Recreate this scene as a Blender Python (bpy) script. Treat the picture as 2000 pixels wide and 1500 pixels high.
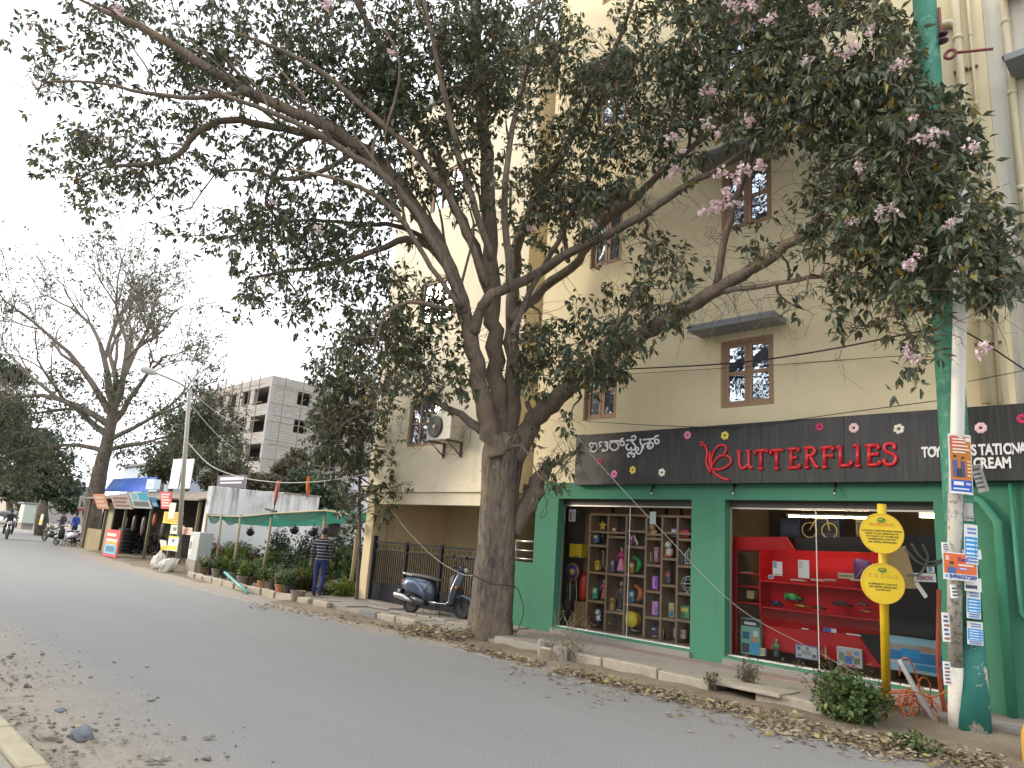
import bpy, bmesh, math, random
import numpy as np
from mathutils import Vector, Matrix, kdtree

for _o in list(bpy.data.objects):
    bpy.data.objects.remove(_o)
SC = bpy.context.scene
COL = SC.collection
random.seed(11)
RNG = np.random.default_rng(11)
R = math.radians

# ------------------------------------------------------------------ camera
# world: X along the shop front (right +), Y into the building, Z up; road surface z = 0
CAM_H, F_PX = 1.70, 1390.0
YAW, PITCH, ROLL = R(45.5), R(12.6), R(4.0)
_f0 = np.array([-math.sin(YAW), math.cos(YAW), 0]); _r0 = np.array([math.cos(YAW), math.sin(YAW), 0]); _u0 = np.array([0, 0, 1.0])
FW = math.cos(PITCH) * _f0 + math.sin(PITCH) * _u0
_up = -math.sin(PITCH) * _f0 + math.cos(PITCH) * _u0
RT = math.cos(ROLL) * _r0 + math.sin(ROLL) * _up
UP = -math.sin(ROLL) * _r0 + math.cos(ROLL) * _up
EYE = np.array([0, 0, CAM_H])
cam = bpy.data.cameras.new('camera'); cam_o = bpy.data.objects.new('camera', cam); COL.objects.link(cam_o)
cam_o.matrix_world = Matrix(((RT[0], UP[0], -FW[0], 0), (RT[1], UP[1], -FW[1], 0), (RT[2], UP[2], -FW[2], CAM_H), (0, 0, 0, 1)))
cam.sensor_width = 36; cam.lens = F_PX / 2000 * 36; cam.clip_end = 2000; cam.clip_start = 0.05
SC.camera = cam_o

# ------------------------------------------------------------------ sky, sun, exposure
SUN_EL, SUN_AZ = R(17), math.atan2(-0.62, -0.78)     # direction towards the sun, low behind the far side of the street
sd = np.array([math.cos(SUN_EL) * math.cos(SUN_AZ), math.cos(SUN_EL) * math.sin(SUN_AZ), math.sin(SUN_EL)])
W = bpy.data.worlds.new('World'); SC.world = W; W.use_nodes = True
nt = W.node_tree; nt.nodes.clear()
sky = nt.nodes.new('ShaderNodeTexSky'); sky.sky_type = 'NISHITA'; sky.sun_disc = False
sky.sun_elevation = R(24); sky.sun_rotation = math.atan2(sd[0], sd[1]); sky.dust_density = 7.0; sky.air_density = 1.0; sky.ozone_density = 1.0
hs = nt.nodes.new('ShaderNodeHueSaturation'); hs.inputs['Saturation'].default_value = 0.38
bg = nt.nodes.new('ShaderNodeBackground'); bg.inputs['Strength'].default_value = 0.15
wo = nt.nodes.new('ShaderNodeOutputWorld')
veil = nt.nodes.new('ShaderNodeMix'); veil.data_type = 'RGBA'; veil.inputs['Factor'].default_value = 0.82     # thin even overcast in front of the clear sky
veil.inputs['B'].default_value = (6.6, 6.75, 7.0, 1)
nt.links.new(sky.outputs[0], hs.inputs['Color']); nt.links.new(hs.outputs[0], veil.inputs['A']); nt.links.new(veil.outputs['Result'], bg.inputs['Color']); nt.links.new(bg.outputs[0], wo.inputs['Surface'])
sl = bpy.data.lights.new('sun', 'SUN'); sl.energy = 1.0; sl.angle = R(14); sl.color = (1.0, 0.84, 0.62)
so = bpy.data.objects.new('sun', sl); COL.objects.link(so); so.rotation_euler = Vector(-sd).to_track_quat('-Z', 'Y').to_euler()
SC.view_settings.view_transform = 'Standard'; SC.view_settings.look = 'None'
SC.view_settings.exposure = 1.22; SC.view_settings.gamma = 1.0; SC.view_settings.use_curve_mapping = False
SC.render.engine = 'CYCLES'
SC.cycles.use_denoising = True
try: SC.cycles.denoiser = 'OPENIMAGEDENOISE'
except Exception: pass
SC.cycles.max_bounces = 7; SC.cycles.diffuse_bounces = 3; SC.cycles.glossy_bounces = 3
SC.cycles.transparent_max_bounces = 12; SC.cycles.transmission_bounces = 4
SC.cycles.caustics_reflective = False; SC.cycles.caustics_refractive = False
SC.cycles.sample_clamp_indirect = 6.0

# ------------------------------------------------------------------ points in the place
def ray(x, y): return FW + RT * ((x - 1000) / F_PX) - UP * ((y - 750) / F_PX)
def at(x, y, depth): return ray(x, y) * depth + EYE
def onY(x, y, Y): d = ray(x, y); return d * (Y / d[1]) + EYE
def onX(x, y, X): d = ray(x, y); return d * (X / d[0]) + EYE
def onZ(x, y, Z=0.0): d = ray(x, y); return d * ((Z - CAM_H) / d[2]) + EYE

# ------------------------------------------------------------------ materials
MATS = {}
def newmat(name):
    m = bpy.data.materials.new(name); m.use_nodes = True
    n = m.node_tree.nodes; n.clear()
    out = n.new('ShaderNodeOutputMaterial'); b = n.new('ShaderNodeBsdfPrincipled')
    m.node_tree.links.new(b.outputs[0], out.inputs['Surface'])
    return m, n, m.node_tree.links, b, out
def rgba(c): return (c[0], c[1], c[2], 1)
def mixcol(n, l, fac, a, b):
    x = n.new('ShaderNodeMix'); x.data_type = 'RGBA'
    for s, v in ((x.inputs['Factor'], fac), (x.inputs['A'], a), (x.inputs['B'], b)):
        if hasattr(v, 'is_linked'): l.new(v, s)
        elif isinstance(v, (int, float)): s.default_value = v
        else: s.default_value = rgba(v)
    return x.outputs['Result']
def coords(n, l, kind='Object', scale=(1, 1, 1)):
    t = n.new('ShaderNodeTexCoord'); mp = n.new('ShaderNodeMapping'); mp.inputs['Scale'].default_value = scale
    l.new(t.outputs[kind], mp.inputs['Vector']); return mp.outputs[0]
def noise(n, l, vec, scale, detail=4, rough=0.6):
    t = n.new('ShaderNodeTexNoise'); t.inputs['Scale'].default_value = scale; t.inputs['Detail'].default_value = detail
    t.inputs['Roughness'].default_value = rough; l.new(vec, t.inputs['Vector']); return t.outputs['Fac']
def ramp(n, l, fac, lo, hi):
    t = n.new('ShaderNodeMapRange'); t.inputs['From Min'].default_value = lo; t.inputs['From Max'].default_value = hi
    t.clamp = True; l.new(fac, t.inputs['Value']); return t.outputs[0]
def bump(n, l, b, h, strength=0.3, dist=0.02):
    t = n.new('ShaderNodeBump'); t.inputs['Strength'].default_value = strength; t.inputs['Distance'].default_value = dist
    l.new(h, t.inputs['Height']); l.new(t.outputs[0], b.inputs['Normal'])
def mat(name, col, rough=0.75, var=0.12, scale=4.0, metal=0.0, bmp=0.0, bscale=60.0, dirt=0.0, dirtcol=(0.20, 0.16, 0.11), coat=0.0, emit=None, stretch=(1, 1, 1)):
    if name in MATS: return MATS[name]
    m, n, l, b, o = newmat(name)
    v = coords(n, l, 'Object', stretch)
    f = noise(n, l, v, scale)
    lo = tuple(c * (1 - var) for c in col); hi = tuple(min(1, c * (1 + var)) for c in col)
    c = mixcol(n, l, f, lo, hi)
    if dirt > 0:
        f2 = noise(n, l, v, scale * 0.6 + 0.7, 8, 0.7)
        mk = ramp(n, l, f2, 0.62 - 0.2 * dirt, 0.75); mu = n.new('ShaderNodeMath'); mu.operation = 'MULTIPLY'; mu.inputs[1].default_value = min(1, dirt * 1.2)
        l.new(mk, mu.inputs[0]); c = mixcol(n, l, mu.outputs[0], c, dirtcol)
    l.new(c, b.inputs['Base Color'])
    b.inputs['Roughness'].default_value = rough; b.inputs['Metallic'].default_value = metal
    if coat: b.inputs['Coat Weight'].default_value = coat; b.inputs['Coat Roughness'].default_value = 0.08
    if bmp: bump(n, l, b, noise(n, l, v, bscale, 5), bmp, 0.02)
    if emit: b.inputs['Emission Color'].default_value = rgba(col); b.inputs['Emission Strength'].default_value = emit
    MATS[name] = m; return m
def leafmat(name, cols, trans=0.25, rough=0.5, obj=False):
    """leaf colour picked per leaf from a short list of (position, colour)"""
    if name in MATS: return MATS[name]
    m, n, l, b, o = newmat(name)
    if obj: g = n.new('ShaderNodeObjectInfo'); fac = g.outputs['Random']
    else: g = n.new('ShaderNodeNewGeometry'); fac = g.outputs['Random Per Island']
    cr = n.new('ShaderNodeValToRGB'); e = cr.color_ramp.elements
    while len(e) > 1: e.remove(e[-1])
    for i, (p, c) in enumerate(cols):
        if i == 0: e[0].position = p; e[0].color = rgba(c)
        else: x = e.new(p); x.color = rgba(c)
    l.new(fac, cr.inputs[0]); l.new(cr.outputs[0], b.inputs['Base Color'])
    b.inputs['Roughness'].default_value = rough
    t = n.new('ShaderNodeBsdfTranslucent'); l.new(cr.outputs[0], t.inputs['Color'])
    mx = n.new('ShaderNodeMixShader'); mx.inputs[0].default_value = trans
    l.new(b.outputs[0], mx.inputs[1]); l.new(t.outputs[0], mx.inputs[2]); l.new(mx.outputs[0], o.inputs['Surface'])
    MATS[name] = m; return m
def glassmat(name, tint=(1, 1, 1), ior=1.45, rough=0.0, base=None, amount=1.0):
    if name in MATS: return MATS[name]
    m, n, l, b, o = newmat(name); n.remove(b)
    fr = n.new('ShaderNodeFresnel'); fr.inputs['IOR'].default_value = ior
    tr = n.new('ShaderNodeBsdfTransparent'); tr.inputs[0].default_value = rgba(tint)
    gl = n.new('ShaderNodeBsdfGlossy'); gl.inputs['Roughness'].default_value = rough
    mx = n.new('ShaderNodeMixShader'); l.new(fr.outputs[0], mx.inputs[0]); l.new(tr.outputs[0], mx.inputs[1]); l.new(gl.outputs[0], mx.inputs[2])
    l.new(mx.outputs[0], o.inputs['Surface']); MATS[name] = m; return m

# ------------------------------------------------------------------ mesh builder
WLOC = {}
class MB:
    def __init__(s): s.v = []; s.f = []; s.m = []
    def add(s, vs, fs, mi=0):
        k = len(s.v); s.v += [tuple(float(c) for c in p) for p in vs]; s.f += [tuple(i + k for i in q) for q in fs]; s.m += [mi] * len(fs); return s
    def box(s, x0, x1, y0, y1, z0, z1, mi=0):
        return s.add([(x0, y0, z0), (x1, y0, z0), (x1, y1, z0), (x0, y1, z0), (x0, y0, z1), (x1, y0, z1), (x1, y1, z1), (x0, y1, z1)],
                     [(0, 3, 2, 1), (4, 5, 6, 7), (0, 1, 5, 4), (1, 2, 6, 5), (2, 3, 7, 6), (3, 0, 4, 7)], mi)
    def obox(s, c, size, rot=(0, 0, 0), mi=0):
        M = Matrix.Rotation(rot[2], 3, 'Z') @ Matrix.Rotation(rot[1], 3, 'Y') @ Matrix.Rotation(rot[0], 3, 'X')
        a, b, d = size[0] / 2, size[1] / 2, size[2] / 2
        vs = [Vector(c) + M @ Vector(p) for p in ((-a, -b, -d), (a, -b, -d), (a, b, -d), (-a, b, -d), (-a, -b, d), (a, -b, d), (a, b, d), (-a, b, d))]
        return s.add(vs, [(0, 3, 2, 1), (4, 5, 6, 7), (0, 1, 5, 4), (1, 2, 6, 5), (2, 3, 7, 6), (3, 0, 4, 7)], mi)
    def prism(s, pts, ext, mi=0):
        n = len(pts); pts = [Vector(p) for p in pts]; e = Vector(ext)
        fs = [tuple(range(n - 1, -1, -1)), tuple(range(n, 2 * n))] + [(i, (i + 1) % n, n + (i + 1) % n, n + i) for i in range(n)]
        return s.add(pts + [p + e for p in pts], fs, mi)
    def tube(s, pts, rad, n=8, mi=0, cap=True, flat=1.0, flatax=None, wob=0.0):
        pts = [np.array(p, float) for p in pts]; N = len(pts)
        if not hasattr(rad, '__len__'): rad = [rad] * N
        vs = []; ref = None
        for i in range(N):
            t = pts[min(i + 1, N - 1)] - pts[max(i - 1, 0)]; t /= (np.linalg.norm(t) + 1e-9)
            if flatax is not None:
                b = np.array(flatax, float); a = np.cross(b, t); a /= (np.linalg.norm(a) + 1e-9)
            else:
                if ref is None: ref = np.array([0, 0, 1.0]) if abs(t[2]) < 0.9 else np.array([1.0, 0, 0])
                a = ref - t * (ref @ t); a /= (np.linalg.norm(a) + 1e-9); ref = a
                b = np.cross(t, a)
            for k in range(n):
                an = 2 * math.pi * k / n
                rr = rad[i] * (1 + (wob * (random.random() - .5) if wob else 0))
                vs.append(pts[i] + a * (rr * math.cos(an)) + b * (rr * math.sin(an) * flat))
        fs = [(i * n + k, i * n + (k + 1) % n, (i + 1) * n + (k + 1) % n, (i + 1) * n + k) for i in range(N - 1) for k in range(n)]
        if cap: fs += [tuple(range(n - 1, -1, -1)), tuple((N - 1) * n + k for k in range(n))]
        return s.add(vs, fs, mi)
    def lathe(s, prof, n=16, o=(0, 0, 0), ax='z', mi=0):
        vs = []
        for r, h in prof:
            for k in range(n):
                a = 2 * math.pi * k / n; c, d = r * math.cos(a), r * math.sin(a)
                p = (c, d, h) if ax == 'z' else ((h, c, d) if ax == 'x' else (d, h, c))
                vs.append((o[0] + p[0], o[1] + p[1], o[2] + p[2]))
        N = len(prof)
        fs = [(i * n + k, i * n + (k + 1) % n, (i + 1) * n + (k + 1) % n, (i + 1) * n + k) for i in range(N - 1) for k in range(n)]
        fs += [tuple(range(n - 1, -1, -1)), tuple((N - 1) * n + k for k in range(n))]
        return s.add(vs, fs, mi)
    def ball(s, c, r, nu=12, nv=8, mi=0):
        if not hasattr(r, '__len__'): r = (r, r, r)
        vs = []
        for i in range(1, nv):
            t = math.pi * i / nv
            for k in range(nu):
                a = 2 * math.pi * k / nu; vs.append((c[0] + r[0] * math.sin(t) * math.cos(a), c[1] + r[1] * math.sin(t) * math.sin(a), c[2] + r[2] * math.cos(t)))
        vs += [(c[0], c[1], c[2] + r[2]), (c[0], c[1], c[2] - r[2])]; T = len(vs) - 2
        fs = [(i * nu + k, (i + 1) * nu + k, (i + 1) * nu + (k + 1) % nu, i * nu + (k + 1) % nu) for i in range(nv - 2) for k in range(nu)]
        fs += [(T, k, (k + 1) % nu) for k in range(nu)] + [(T + 1, (nv - 2) * nu + (k + 1) % nu, (nv - 2) * nu + k) for k in range(nu)]
        return s.add(vs, fs, mi)
    def torus(s, c, Rr, r, ax='z', n=20, k=8, mi=0):
        pr = [(Rr + r * math.cos(2 * math.pi * i / k), r * math.sin(2 * math.pi * i / k)) for i in range(k + 1)]
        vs = []
        for a_ in range(n):
            a = 2 * math.pi * a_ / n
            for q, h in pr[:k]:
                x, y = q * math.cos(a), q * math.sin(a)
                p = (x, y, h) if ax == 'z' else ((h, x, y) if ax == 'x' else (y, h, x))
                vs.append((c[0] + p[0], c[1] + p[1], c[2] + p[2]))
        fs = [(a * k + b, ((a + 1) % n) * k + b, ((a + 1) % n) * k + (b + 1) % k, a * k + (b + 1) % k) for a in range(n) for b in range(k)]
        return s.add(vs, fs, mi)
    def loft(s, secs, n=16, mi=0, p=2.6):
        """secs: (x, y centre, half width, z low, z high) rings along local x"""
        vs = []
        for x, yc, hw, z0, z1 in secs:
            zc, hh = (z0 + z1) / 2, (z1 - z0) / 2
            for k in range(n):
                a = 2 * math.pi * k / n; c, d = math.cos(a), math.sin(a)
                vs.append((x, yc + hw * math.copysign(abs(c) ** (2 / p), c), zc + hh * math.copysign(abs(d) ** (2 / p), d)))
        N = len(secs)
        fs = [(i * n + k, i * n + (k + 1) % n, (i + 1) * n + (k + 1) % n, (i + 1) * n + k) for i in range(N - 1) for k in range(n)]
        fs += [tuple(range(n - 1, -1, -1)), tuple((N - 1) * n + k for k in range(n))]
        return s.add(vs, fs, mi)
    def sheet(s, P, mi=0):
        """P: rows of points"""
        h, w = len(P), len(P[0])
        return s.add([p for row in P for p in row], [(i * w + j, i * w + j + 1, (i + 1) * w + j + 1, (i + 1) * w + j) for i in range(h - 1) for j in range(w - 1)], mi)
    def build(s, name, mats, parent=None, smooth=False, bevel=0.0, local=False, loc=None):
        me = bpy.data.meshes.new(name)
        if parent is not None: off = (0, 0, 0) if local else WLOC.get(parent.name, (0, 0, 0))
        elif loc is not None: off = loc
        else:
            a = np.array(s.v); off = ((a[:, 0].min() + a[:, 0].max()) / 2, (a[:, 1].min() + a[:, 1].max()) / 2, a[:, 2].min())
        if local and parent is None: off = (0, 0, 0)
        me.from_pydata([(x - off[0], y - off[1], z - off[2]) for x, y, z in s.v], [], s.f)
        for q in (mats if isinstance(mats, (list, tuple)) else [mats]): me.materials.append(q)
        me.polygons.foreach_set('material_index', s.m)
        if smooth: me.polygons.foreach_set('use_smooth', [True] * len(s.f))
        me.update()
        return link(name, me, parent, off, bevel)
def link(name, me, parent=None, off=(0, 0, 0), bevel=0.0):
    o = bpy.data.objects.new(name, me); COL.objects.link(o)
    if parent is not None: o.parent = parent; WLOC[o.name] = WLOC.get(parent.name, (0, 0, 0))
    else: o.location = off; WLOC[o.name] = tuple(off)
    if bevel:
        b = o.modifiers.new('bevel', 'BEVEL'); b.width = bevel; b.segments = 2; b.limit_method = 'ANGLE'
    return o
def tag(o, label=None, cat=None, group=None, kind=None):
    if label: o['label'] = label
    if cat: o['category'] = cat
    if group: o['group'] = group
    if kind: o['kind'] = kind
    return o
def thing(name, label, cat, loc=(0, 0, 0), rotz=0.0, group=None):
    o = bpy.data.objects.new(name, None); COL.objects.link(o); o.empty_display_size = 0.2
    o.location = tuple(float(c) for c in loc); o.rotation_euler = (0, 0, rotz); WLOC[o.name] = tuple(float(c) for c in loc)
    return tag(o, label, cat, group)
def dup(root, loc, rotz=0.0, label=None, scale=None):
    r = root.copy(); COL.objects.link(r); r.location = tuple(float(c) for c in loc); r.rotation_euler = (0, 0, rotz); WLOC[r.name] = tuple(loc)
    if label: r['label'] = label
    if scale: r.scale = (scale, scale, scale)
    for ch in list(root.children):
        c = ch.copy(); COL.objects.link(c); c.parent = r
        for g in list(ch.children):
            d = g.copy(); COL.objects.link(d); d.parent = c
    return r
def text(name, s, size, origin, ux, uz, m, parent, depth=0.004, bold=0.0, align='LEFT', lift=0.003):
    """flat raised lettering standing on a plane spanned by ux (reading direction) and uz (up)"""
    cu = bpy.data.curves.new(name, 'FONT'); cu.body = s; cu.size = size; cu.extrude = depth; cu.offset = bold; cu.align_x = align; cu.resolution_u = 3
    tmp = bpy.data.objects.new('tmp', cu); COL.objects.link(tmp)
    dg = bpy.context.evaluated_depsgraph_get(); me = bpy.data.meshes.new_from_object(tmp.evaluated_get(dg))
    bpy.data.objects.remove(tmp); bpy.data.curves.remove(cu)
    ux = np.array(ux, float); uz = np.array(uz, float); nn = np.cross(ux, uz); nn /= np.linalg.norm(nn)
    off = np.array(WLOC.get(parent.name, (0, 0, 0))) if parent else np.zeros(3)
    o0 = np.array(origin, float) + nn * (lift + depth) - off
    M = Matrix(((ux[0], uz[0], nn[0], o0[0]), (ux[1], uz[1], nn[1], o0[1]), (ux[2], uz[2], nn[2], o0[2]), (0, 0, 0, 1)))
    me.transform(M); me.materials.clear(); me.materials.append(m); me.name = name
    return link(name, me, parent)
def smoothpath(P, k=4):
    """Catmull-Rom through points (any dimension)"""
    P = [np.array(p, float) for p in P]; out = []
    for i in range(len(P) - 1):
        a, b, c, d = P[max(i - 1, 0)], P[i], P[i + 1], P[min(i + 2, len(P) - 1)]
        for j in range(k):
            t = j / k; out.append(0.5 * ((2 * b) + (c - a) * t + (2 * a - 5 * b + 4 * c - d) * t * t + (3 * b - a - 3 * c + d) * t ** 3))
    out.append(P[-1]); return out

# ------------------------------------------------------------------ foliage
def leaf_arrays(C, D, L, Wd, fold=0.25, droop=0.25):
    """C base points, D unit directions, L lengths, Wd widths -> verts, quads (a folded leaf of four triangles each)"""
    n = len(C); up = RNG.normal(size=(n, 3)) * 0.55 + np.array([0, 0, 1.0])
    S = np.cross(D, up); S /= (np.linalg.norm(S, axis=1, keepdims=True) + 1e-9); N = np.cross(S, D)
    L = L[:, None]; Wd = Wd[:, None]
    base = C; mid = C + D * L * 0.45 - N * (Wd * fold)
    lf = C + D * L * 0.42 + S * Wd * 0.5; rt = C + D * L * 0.42 - S * Wd * 0.5
    tip = C + D * L - N * (L * droop)
    V = np.stack([base, lf, mid, rt, tip], 1).reshape(-1, 3)
    k = np.arange(n)[:, None] * 5
    F = np.concatenate([k + np.array([[0, 2, 1]]), k + np.array([[0, 3, 2]]), k + np.array([[1, 2, 4]]), k + np.array([[2, 3, 4]])], 1).reshape(-1, 3)
    return V, F
def mesh_np(name, V, F, m):
    me = bpy.data.meshes.new(name); me.vertices.add(len(V)); me.vertices.foreach_set('co', np.asarray(V, np.float32).ravel())
    k = F.shape[1]; me.loops.add(F.size); me.loops.foreach_set('vertex_index', F.astype(np.int32).ravel())
    me.polygons.add(len(F)); me.polygons.foreach_set('loop_start', np.arange(0, F.size, k, dtype=np.int32)); me.polygons.foreach_set('loop_total', np.full(len(F), k, np.int32))
    me.materials.append(m); me.update(calc_edges=True); return me
def unit(a): return a / (np.linalg.norm(a, axis=-1, keepdims=True) + 1e-9)
def whorls(centres, per=5, length=(0.10, 0.17), droop=0.6, spread=0.9, ratio=0.42):
    """clusters of leaflets that radiate from each centre and hang"""
    n = len(centres); C = np.repeat(centres, per, 0)
    ax = RNG.normal(size=(n, 3)) * 0.5 + np.array([0, 0, -droop]); ax = np.repeat(ax, per, 0)
    D = unit(ax + RNG.normal(size=(n * per, 3)) * spread * 0.75)
    L = RNG.uniform(length[0], length[1], n * per); C = C + D * (L * 0.25)[:, None]
    return leaf_arrays(C, D, L, L * RNG.uniform(ratio * 0.8, ratio * 1.2, n * per))
# ================================================================== ground, road, pavement
def yc(X): return 0.0 if X > -18 else 0.0042 * (X + 18) ** 2 if X > -70 else 0.0042 * 52 ** 2 + 0.437 * (-70 - X)
def ground_mat():
    m, n, l, b, o = newmat('dusty_earth'); v = coords(n, l)
    a = noise(n, l, v, 0.6, 6); c = mixcol(n, l, ramp(n, l, a, 0.35, 0.65), (0.16, 0.125, 0.085), (0.27, 0.22, 0.155))
    d = noise(n, l, v, 30, 6, 0.75); c = mixcol(n, l, ramp(n, l, d, 0.5, 0.72), c, (0.10, 0.085, 0.06))
    l.new(c, b.inputs['Base Color']); b.inputs['Roughness'].default_value = 0.95; bump(n, l, b, d, 0.6, 0.03); return m
M_EARTH = ground_mat()
def road_mat():
    m, n, l, b, o = newmat('worn_asphalt'); v = coords(n, l)
    fine = noise(n, l, v, 62, 4, 0.85); mid = noise(n, l, v, 9, 5); big = noise(n, l, coords(n, l, 'Object', (0.25, 1.0, 1)), 0.9, 5)
    c = mixcol(n, l, ramp(n, l, fine, 0.36, 0.64), (0.10, 0.10, 0.099), (0.32, 0.318, 0.31))
    hf = n.new('ShaderNodeMath'); hf.operation = 'MULTIPLY'; hf.inputs[1].default_value = .55; l.new(ramp(n, l, big, 0.35, 0.7), hf.inputs[0])
    c = mixcol(n, l, hf.outputs[0], c, (0.25, 0.246, 0.238))
    c = mixcol(n, l, ramp(n, l, noise(n, l, coords(n, l, 'Object', (.5, 1.4, 1)), 2.2, 7, .7), .66, .82), c, (.135, .133, .13))
    u = n.new('ShaderNodeUVMap'); u.uv_map = 'across'; sx = n.new('ShaderNodeSeparateXYZ'); l.new(u.outputs[0], sx.inputs[0])
    wob = n.new('ShaderNodeMath'); wob.operation = 'MULTIPLY_ADD'; wob.inputs[1].default_value = 1.1; wob.inputs[2].default_value = -0.55; l.new(noise(n, l, v, 0.75, 6, 0.65), wob.inputs[0])
    ad = n.new('ShaderNodeMath'); ad.operation = 'ADD'; l.new(sx.outputs[1], ad.inputs[0]); l.new(wob.outputs[0], ad.inputs[1])
    lo = n.new('ShaderNodeMapRange'); lo.inputs['From Min'].default_value = 2.95; lo.inputs['From Max'].default_value = 2.0; l.new(ad.outputs[0], lo.inputs['Value'])
    hi = n.new('ShaderNodeMapRange'); hi.inputs['From Min'].default_value = 7.6; hi.inputs['From Max'].default_value = 8.3; l.new(ad.outputs[0], hi.inputs['Value'])
    mx = n.new('ShaderNodeMath'); mx.operation = 'MAXIMUM'; l.new(lo.outputs[0], mx.inputs[0]); l.new(hi.outputs[0], mx.inputs[1])
    sp = n.new('ShaderNodeMath'); sp.operation = 'MULTIPLY'; l.new(mx.outputs[0], sp.inputs[0]); l.new(ramp(n, l, noise(n, l, v, 60, 4, 0.8), 0.25, 0.5), sp.inputs[1])
    sand = mixcol(n, l, ramp(n, l, noise(n, l, v, 5, 6, 0.7), 0.3, 0.7), (0.25, 0.215, 0.165), (0.36, 0.315, 0.25))
    sand = mixcol(n, l, ramp(n, l, noise(n, l, v, 45, 3, 0.7), 0.58, 0.7), sand, (0.13, 0.11, 0.085))
    c = mixcol(n, l, sp.outputs[0], c, sand)
    l.new(c, b.inputs['Base Color']); b.inputs['Roughness'].default_value = 0.88
    bump(n, l, b, fine, 0.45, 0.012); return m
M_ROAD = road_mat()
g = MB(); g.box(-420, 300, -300, 420, -0.6, -0.05); tag(g.build('ground', M_EARTH, loc=(0, 0, -0.6)), 'bare dusty earth under the whole street', 'ground', kind='structure')
g = MB(); xs = [14 - i for i in range(0, 150)]
VS = [-7.5, -2, 1.2, 1.8, 2.4, 3.2, 4.2, 5.4, 6.6, 7.6, 8.2, 8.95]
g.sheet([[(x, yc(x) + v, 0.015 * math.sin(x * 1.7 + v) * (1 if v < 2.6 and v > 1.5 else 0)) for x in xs] for v in VS])
ro = g.build('road', M_ROAD, loc=(0, 0, 0)); tag(ro, 'grey worn asphalt street with sandy edges curving away', 'road', kind='structure')
uv = ro.data.uv_layers.new(name='across')
for lp in ro.data.loops:
    vi = lp.vertex_index; uv.data[lp.index].uv = (ro.data.vertices[vi].co.x, VS[vi // len(xs)])
ro.data.polygons.foreach_set('use_smooth', [True] * len(ro.data.polygons))
M_LINE = mat('worn_white_paint', (0.42, 0.41, 0.38), 0.9, 0.25, 14, dirt=0.9, dirtcol=(0.2, 0.19, 0.17))
g = MB()
for a, b_ in ((-19.5, -16.2), (-15.9, -12.4), (-9.4, -7.7)):
    n_ = int((b_ - a) / 0.3) + 1
    for i in range(n_):
        x0, x1 = a + (b_ - a) * i / n_, a + (b_ - a) * (i + 1) / n_ - 0.012
        w = 0.03 + 0.02 * random.random(); y = 7.95 + yc((x0 + x1) / 2) + 0.012 * math.sin(i)
        g.add([(x0, y - w, 0.005), (x1, y - w, 0.005), (x1, y + w, 0.005), (x0, y + w, 0.005)], [(0, 1, 2, 3)])
tag(g.build('painted_line', M_LINE, loc=(0, 0, 0)), 'thin worn white line along the road edge', 'line', kind='structure')
# soil strip along the building side and the nursery plot
def strip(name, x0, x1, v0, v1, zf, m, label, nx=60, nv=8):
    g = MB(); g.sheet([[(x0 + (x1 - x0) * i / nx, yc(x0 + (x1 - x0) * i / nx) + v0 + (v1 - v0) * j / nv, zf(i / nx, j / nv)) for i in range(nx + 1)] for j in range(nv + 1)])
    return tag(g.build(name, m, smooth=True, loc=(0, 0, 0)), label, 'ground', kind='structure')
strip('verge', -16, 3, 8.2, 9.2, lambda a, b: -0.02 + 0.065 * min(1, b * 2.2) + 0.018 * math.sin(a * 171) * b, M_EARTH, 'strip of bare soil between road and kerb', 120, 8)
strip('soil_bed', -3.6, 3, 8.75, 9.8, lambda a, b: -0.03 + 0.13 * min(1, b * 1.8) + 0.012 * math.sin(a * 131 + b * 9), M_EARTH, 'bed of bare soil around the foot of the poles', 60, 8)
strip('plot', -45, -15.3, 8.6, 17, lambda a, b: -0.03 + 0.08 * min(1, b * 9) + 0.02 * math.sin(a * 57 + b * 21), M_EARTH, 'earth plot beside the street under the plants', 70, 24)
M_CONC = mat('grey_concrete', (0.30, 0.275, 0.235), 0.9, 0.22, 3, bmp=0.3, bscale=40, dirt=0.5, dirtcol=(0.22, 0.18, 0.13))
M_REDC = mat('reddish_concrete', (0.27, 0.205, 0.175), 0.9, 0.2, 4, bmp=0.25, bscale=40, dirt=0.45, dirtcol=(0.27, 0.23, 0.18))
M_KERB = mat('old_kerb_stone', (0.38, 0.335, 0.265), 0.92, 0.25, 7, bmp=0.6, bscale=25, dirt=0.55, dirtcol=(0.22, 0.18, 0.13))
g = MB(); g.box(-9.1, -4.95, 8.94, 10.0, -0.04, 0.148); g.box(-4.95, -4.0, 9.3, 10.0, -0.04, 0.128); g.box(-4.0, -3.55, 8.94, 10.0, -0.04, 0.148); g.box(-3.55, 2.0, 9.72, 10.0, -0.04, 0.146)
pv = g.build('pavement', M_CONC, loc=(-6, 9.5, 0), bevel=0.012); tag(pv, 'raised concrete pavement in front of the shop windows', 'pavement', kind='structure')
g = MB(); g.box(-9.6, 2.0, 9.998, 10.5, -0.04, 0.152); g.build('tile_band', M_REDC, pv, bevel=0.01)
x = -7.55
while x < -5.0:
    L = random.uniform(0.72, 0.95); g = MB(); dz = random.uniform(-0.015, 0.01)
    g.obox(((x + L / 2), 8.865 + random.uniform(-.015, .015), 0.055 + dz), (min(L, -4.97 - x) - 0.02, 0.13, 0.22), (random.uniform(-.04, .04), random.uniform(-.01, .01), random.uniform(-.015, .015)))
    g.build('kerb_stone', M_KERB, pv, bevel=0.018); x += L
for x in (-4.35,):
    g = MB(); g.obox((x + .42, 8.87, 0.05), (0.84, 0.13, 0.21), (0.03, 0, 0.01)); g.build('kerb_stone', M_KERB, pv, bevel=0.018)
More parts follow.
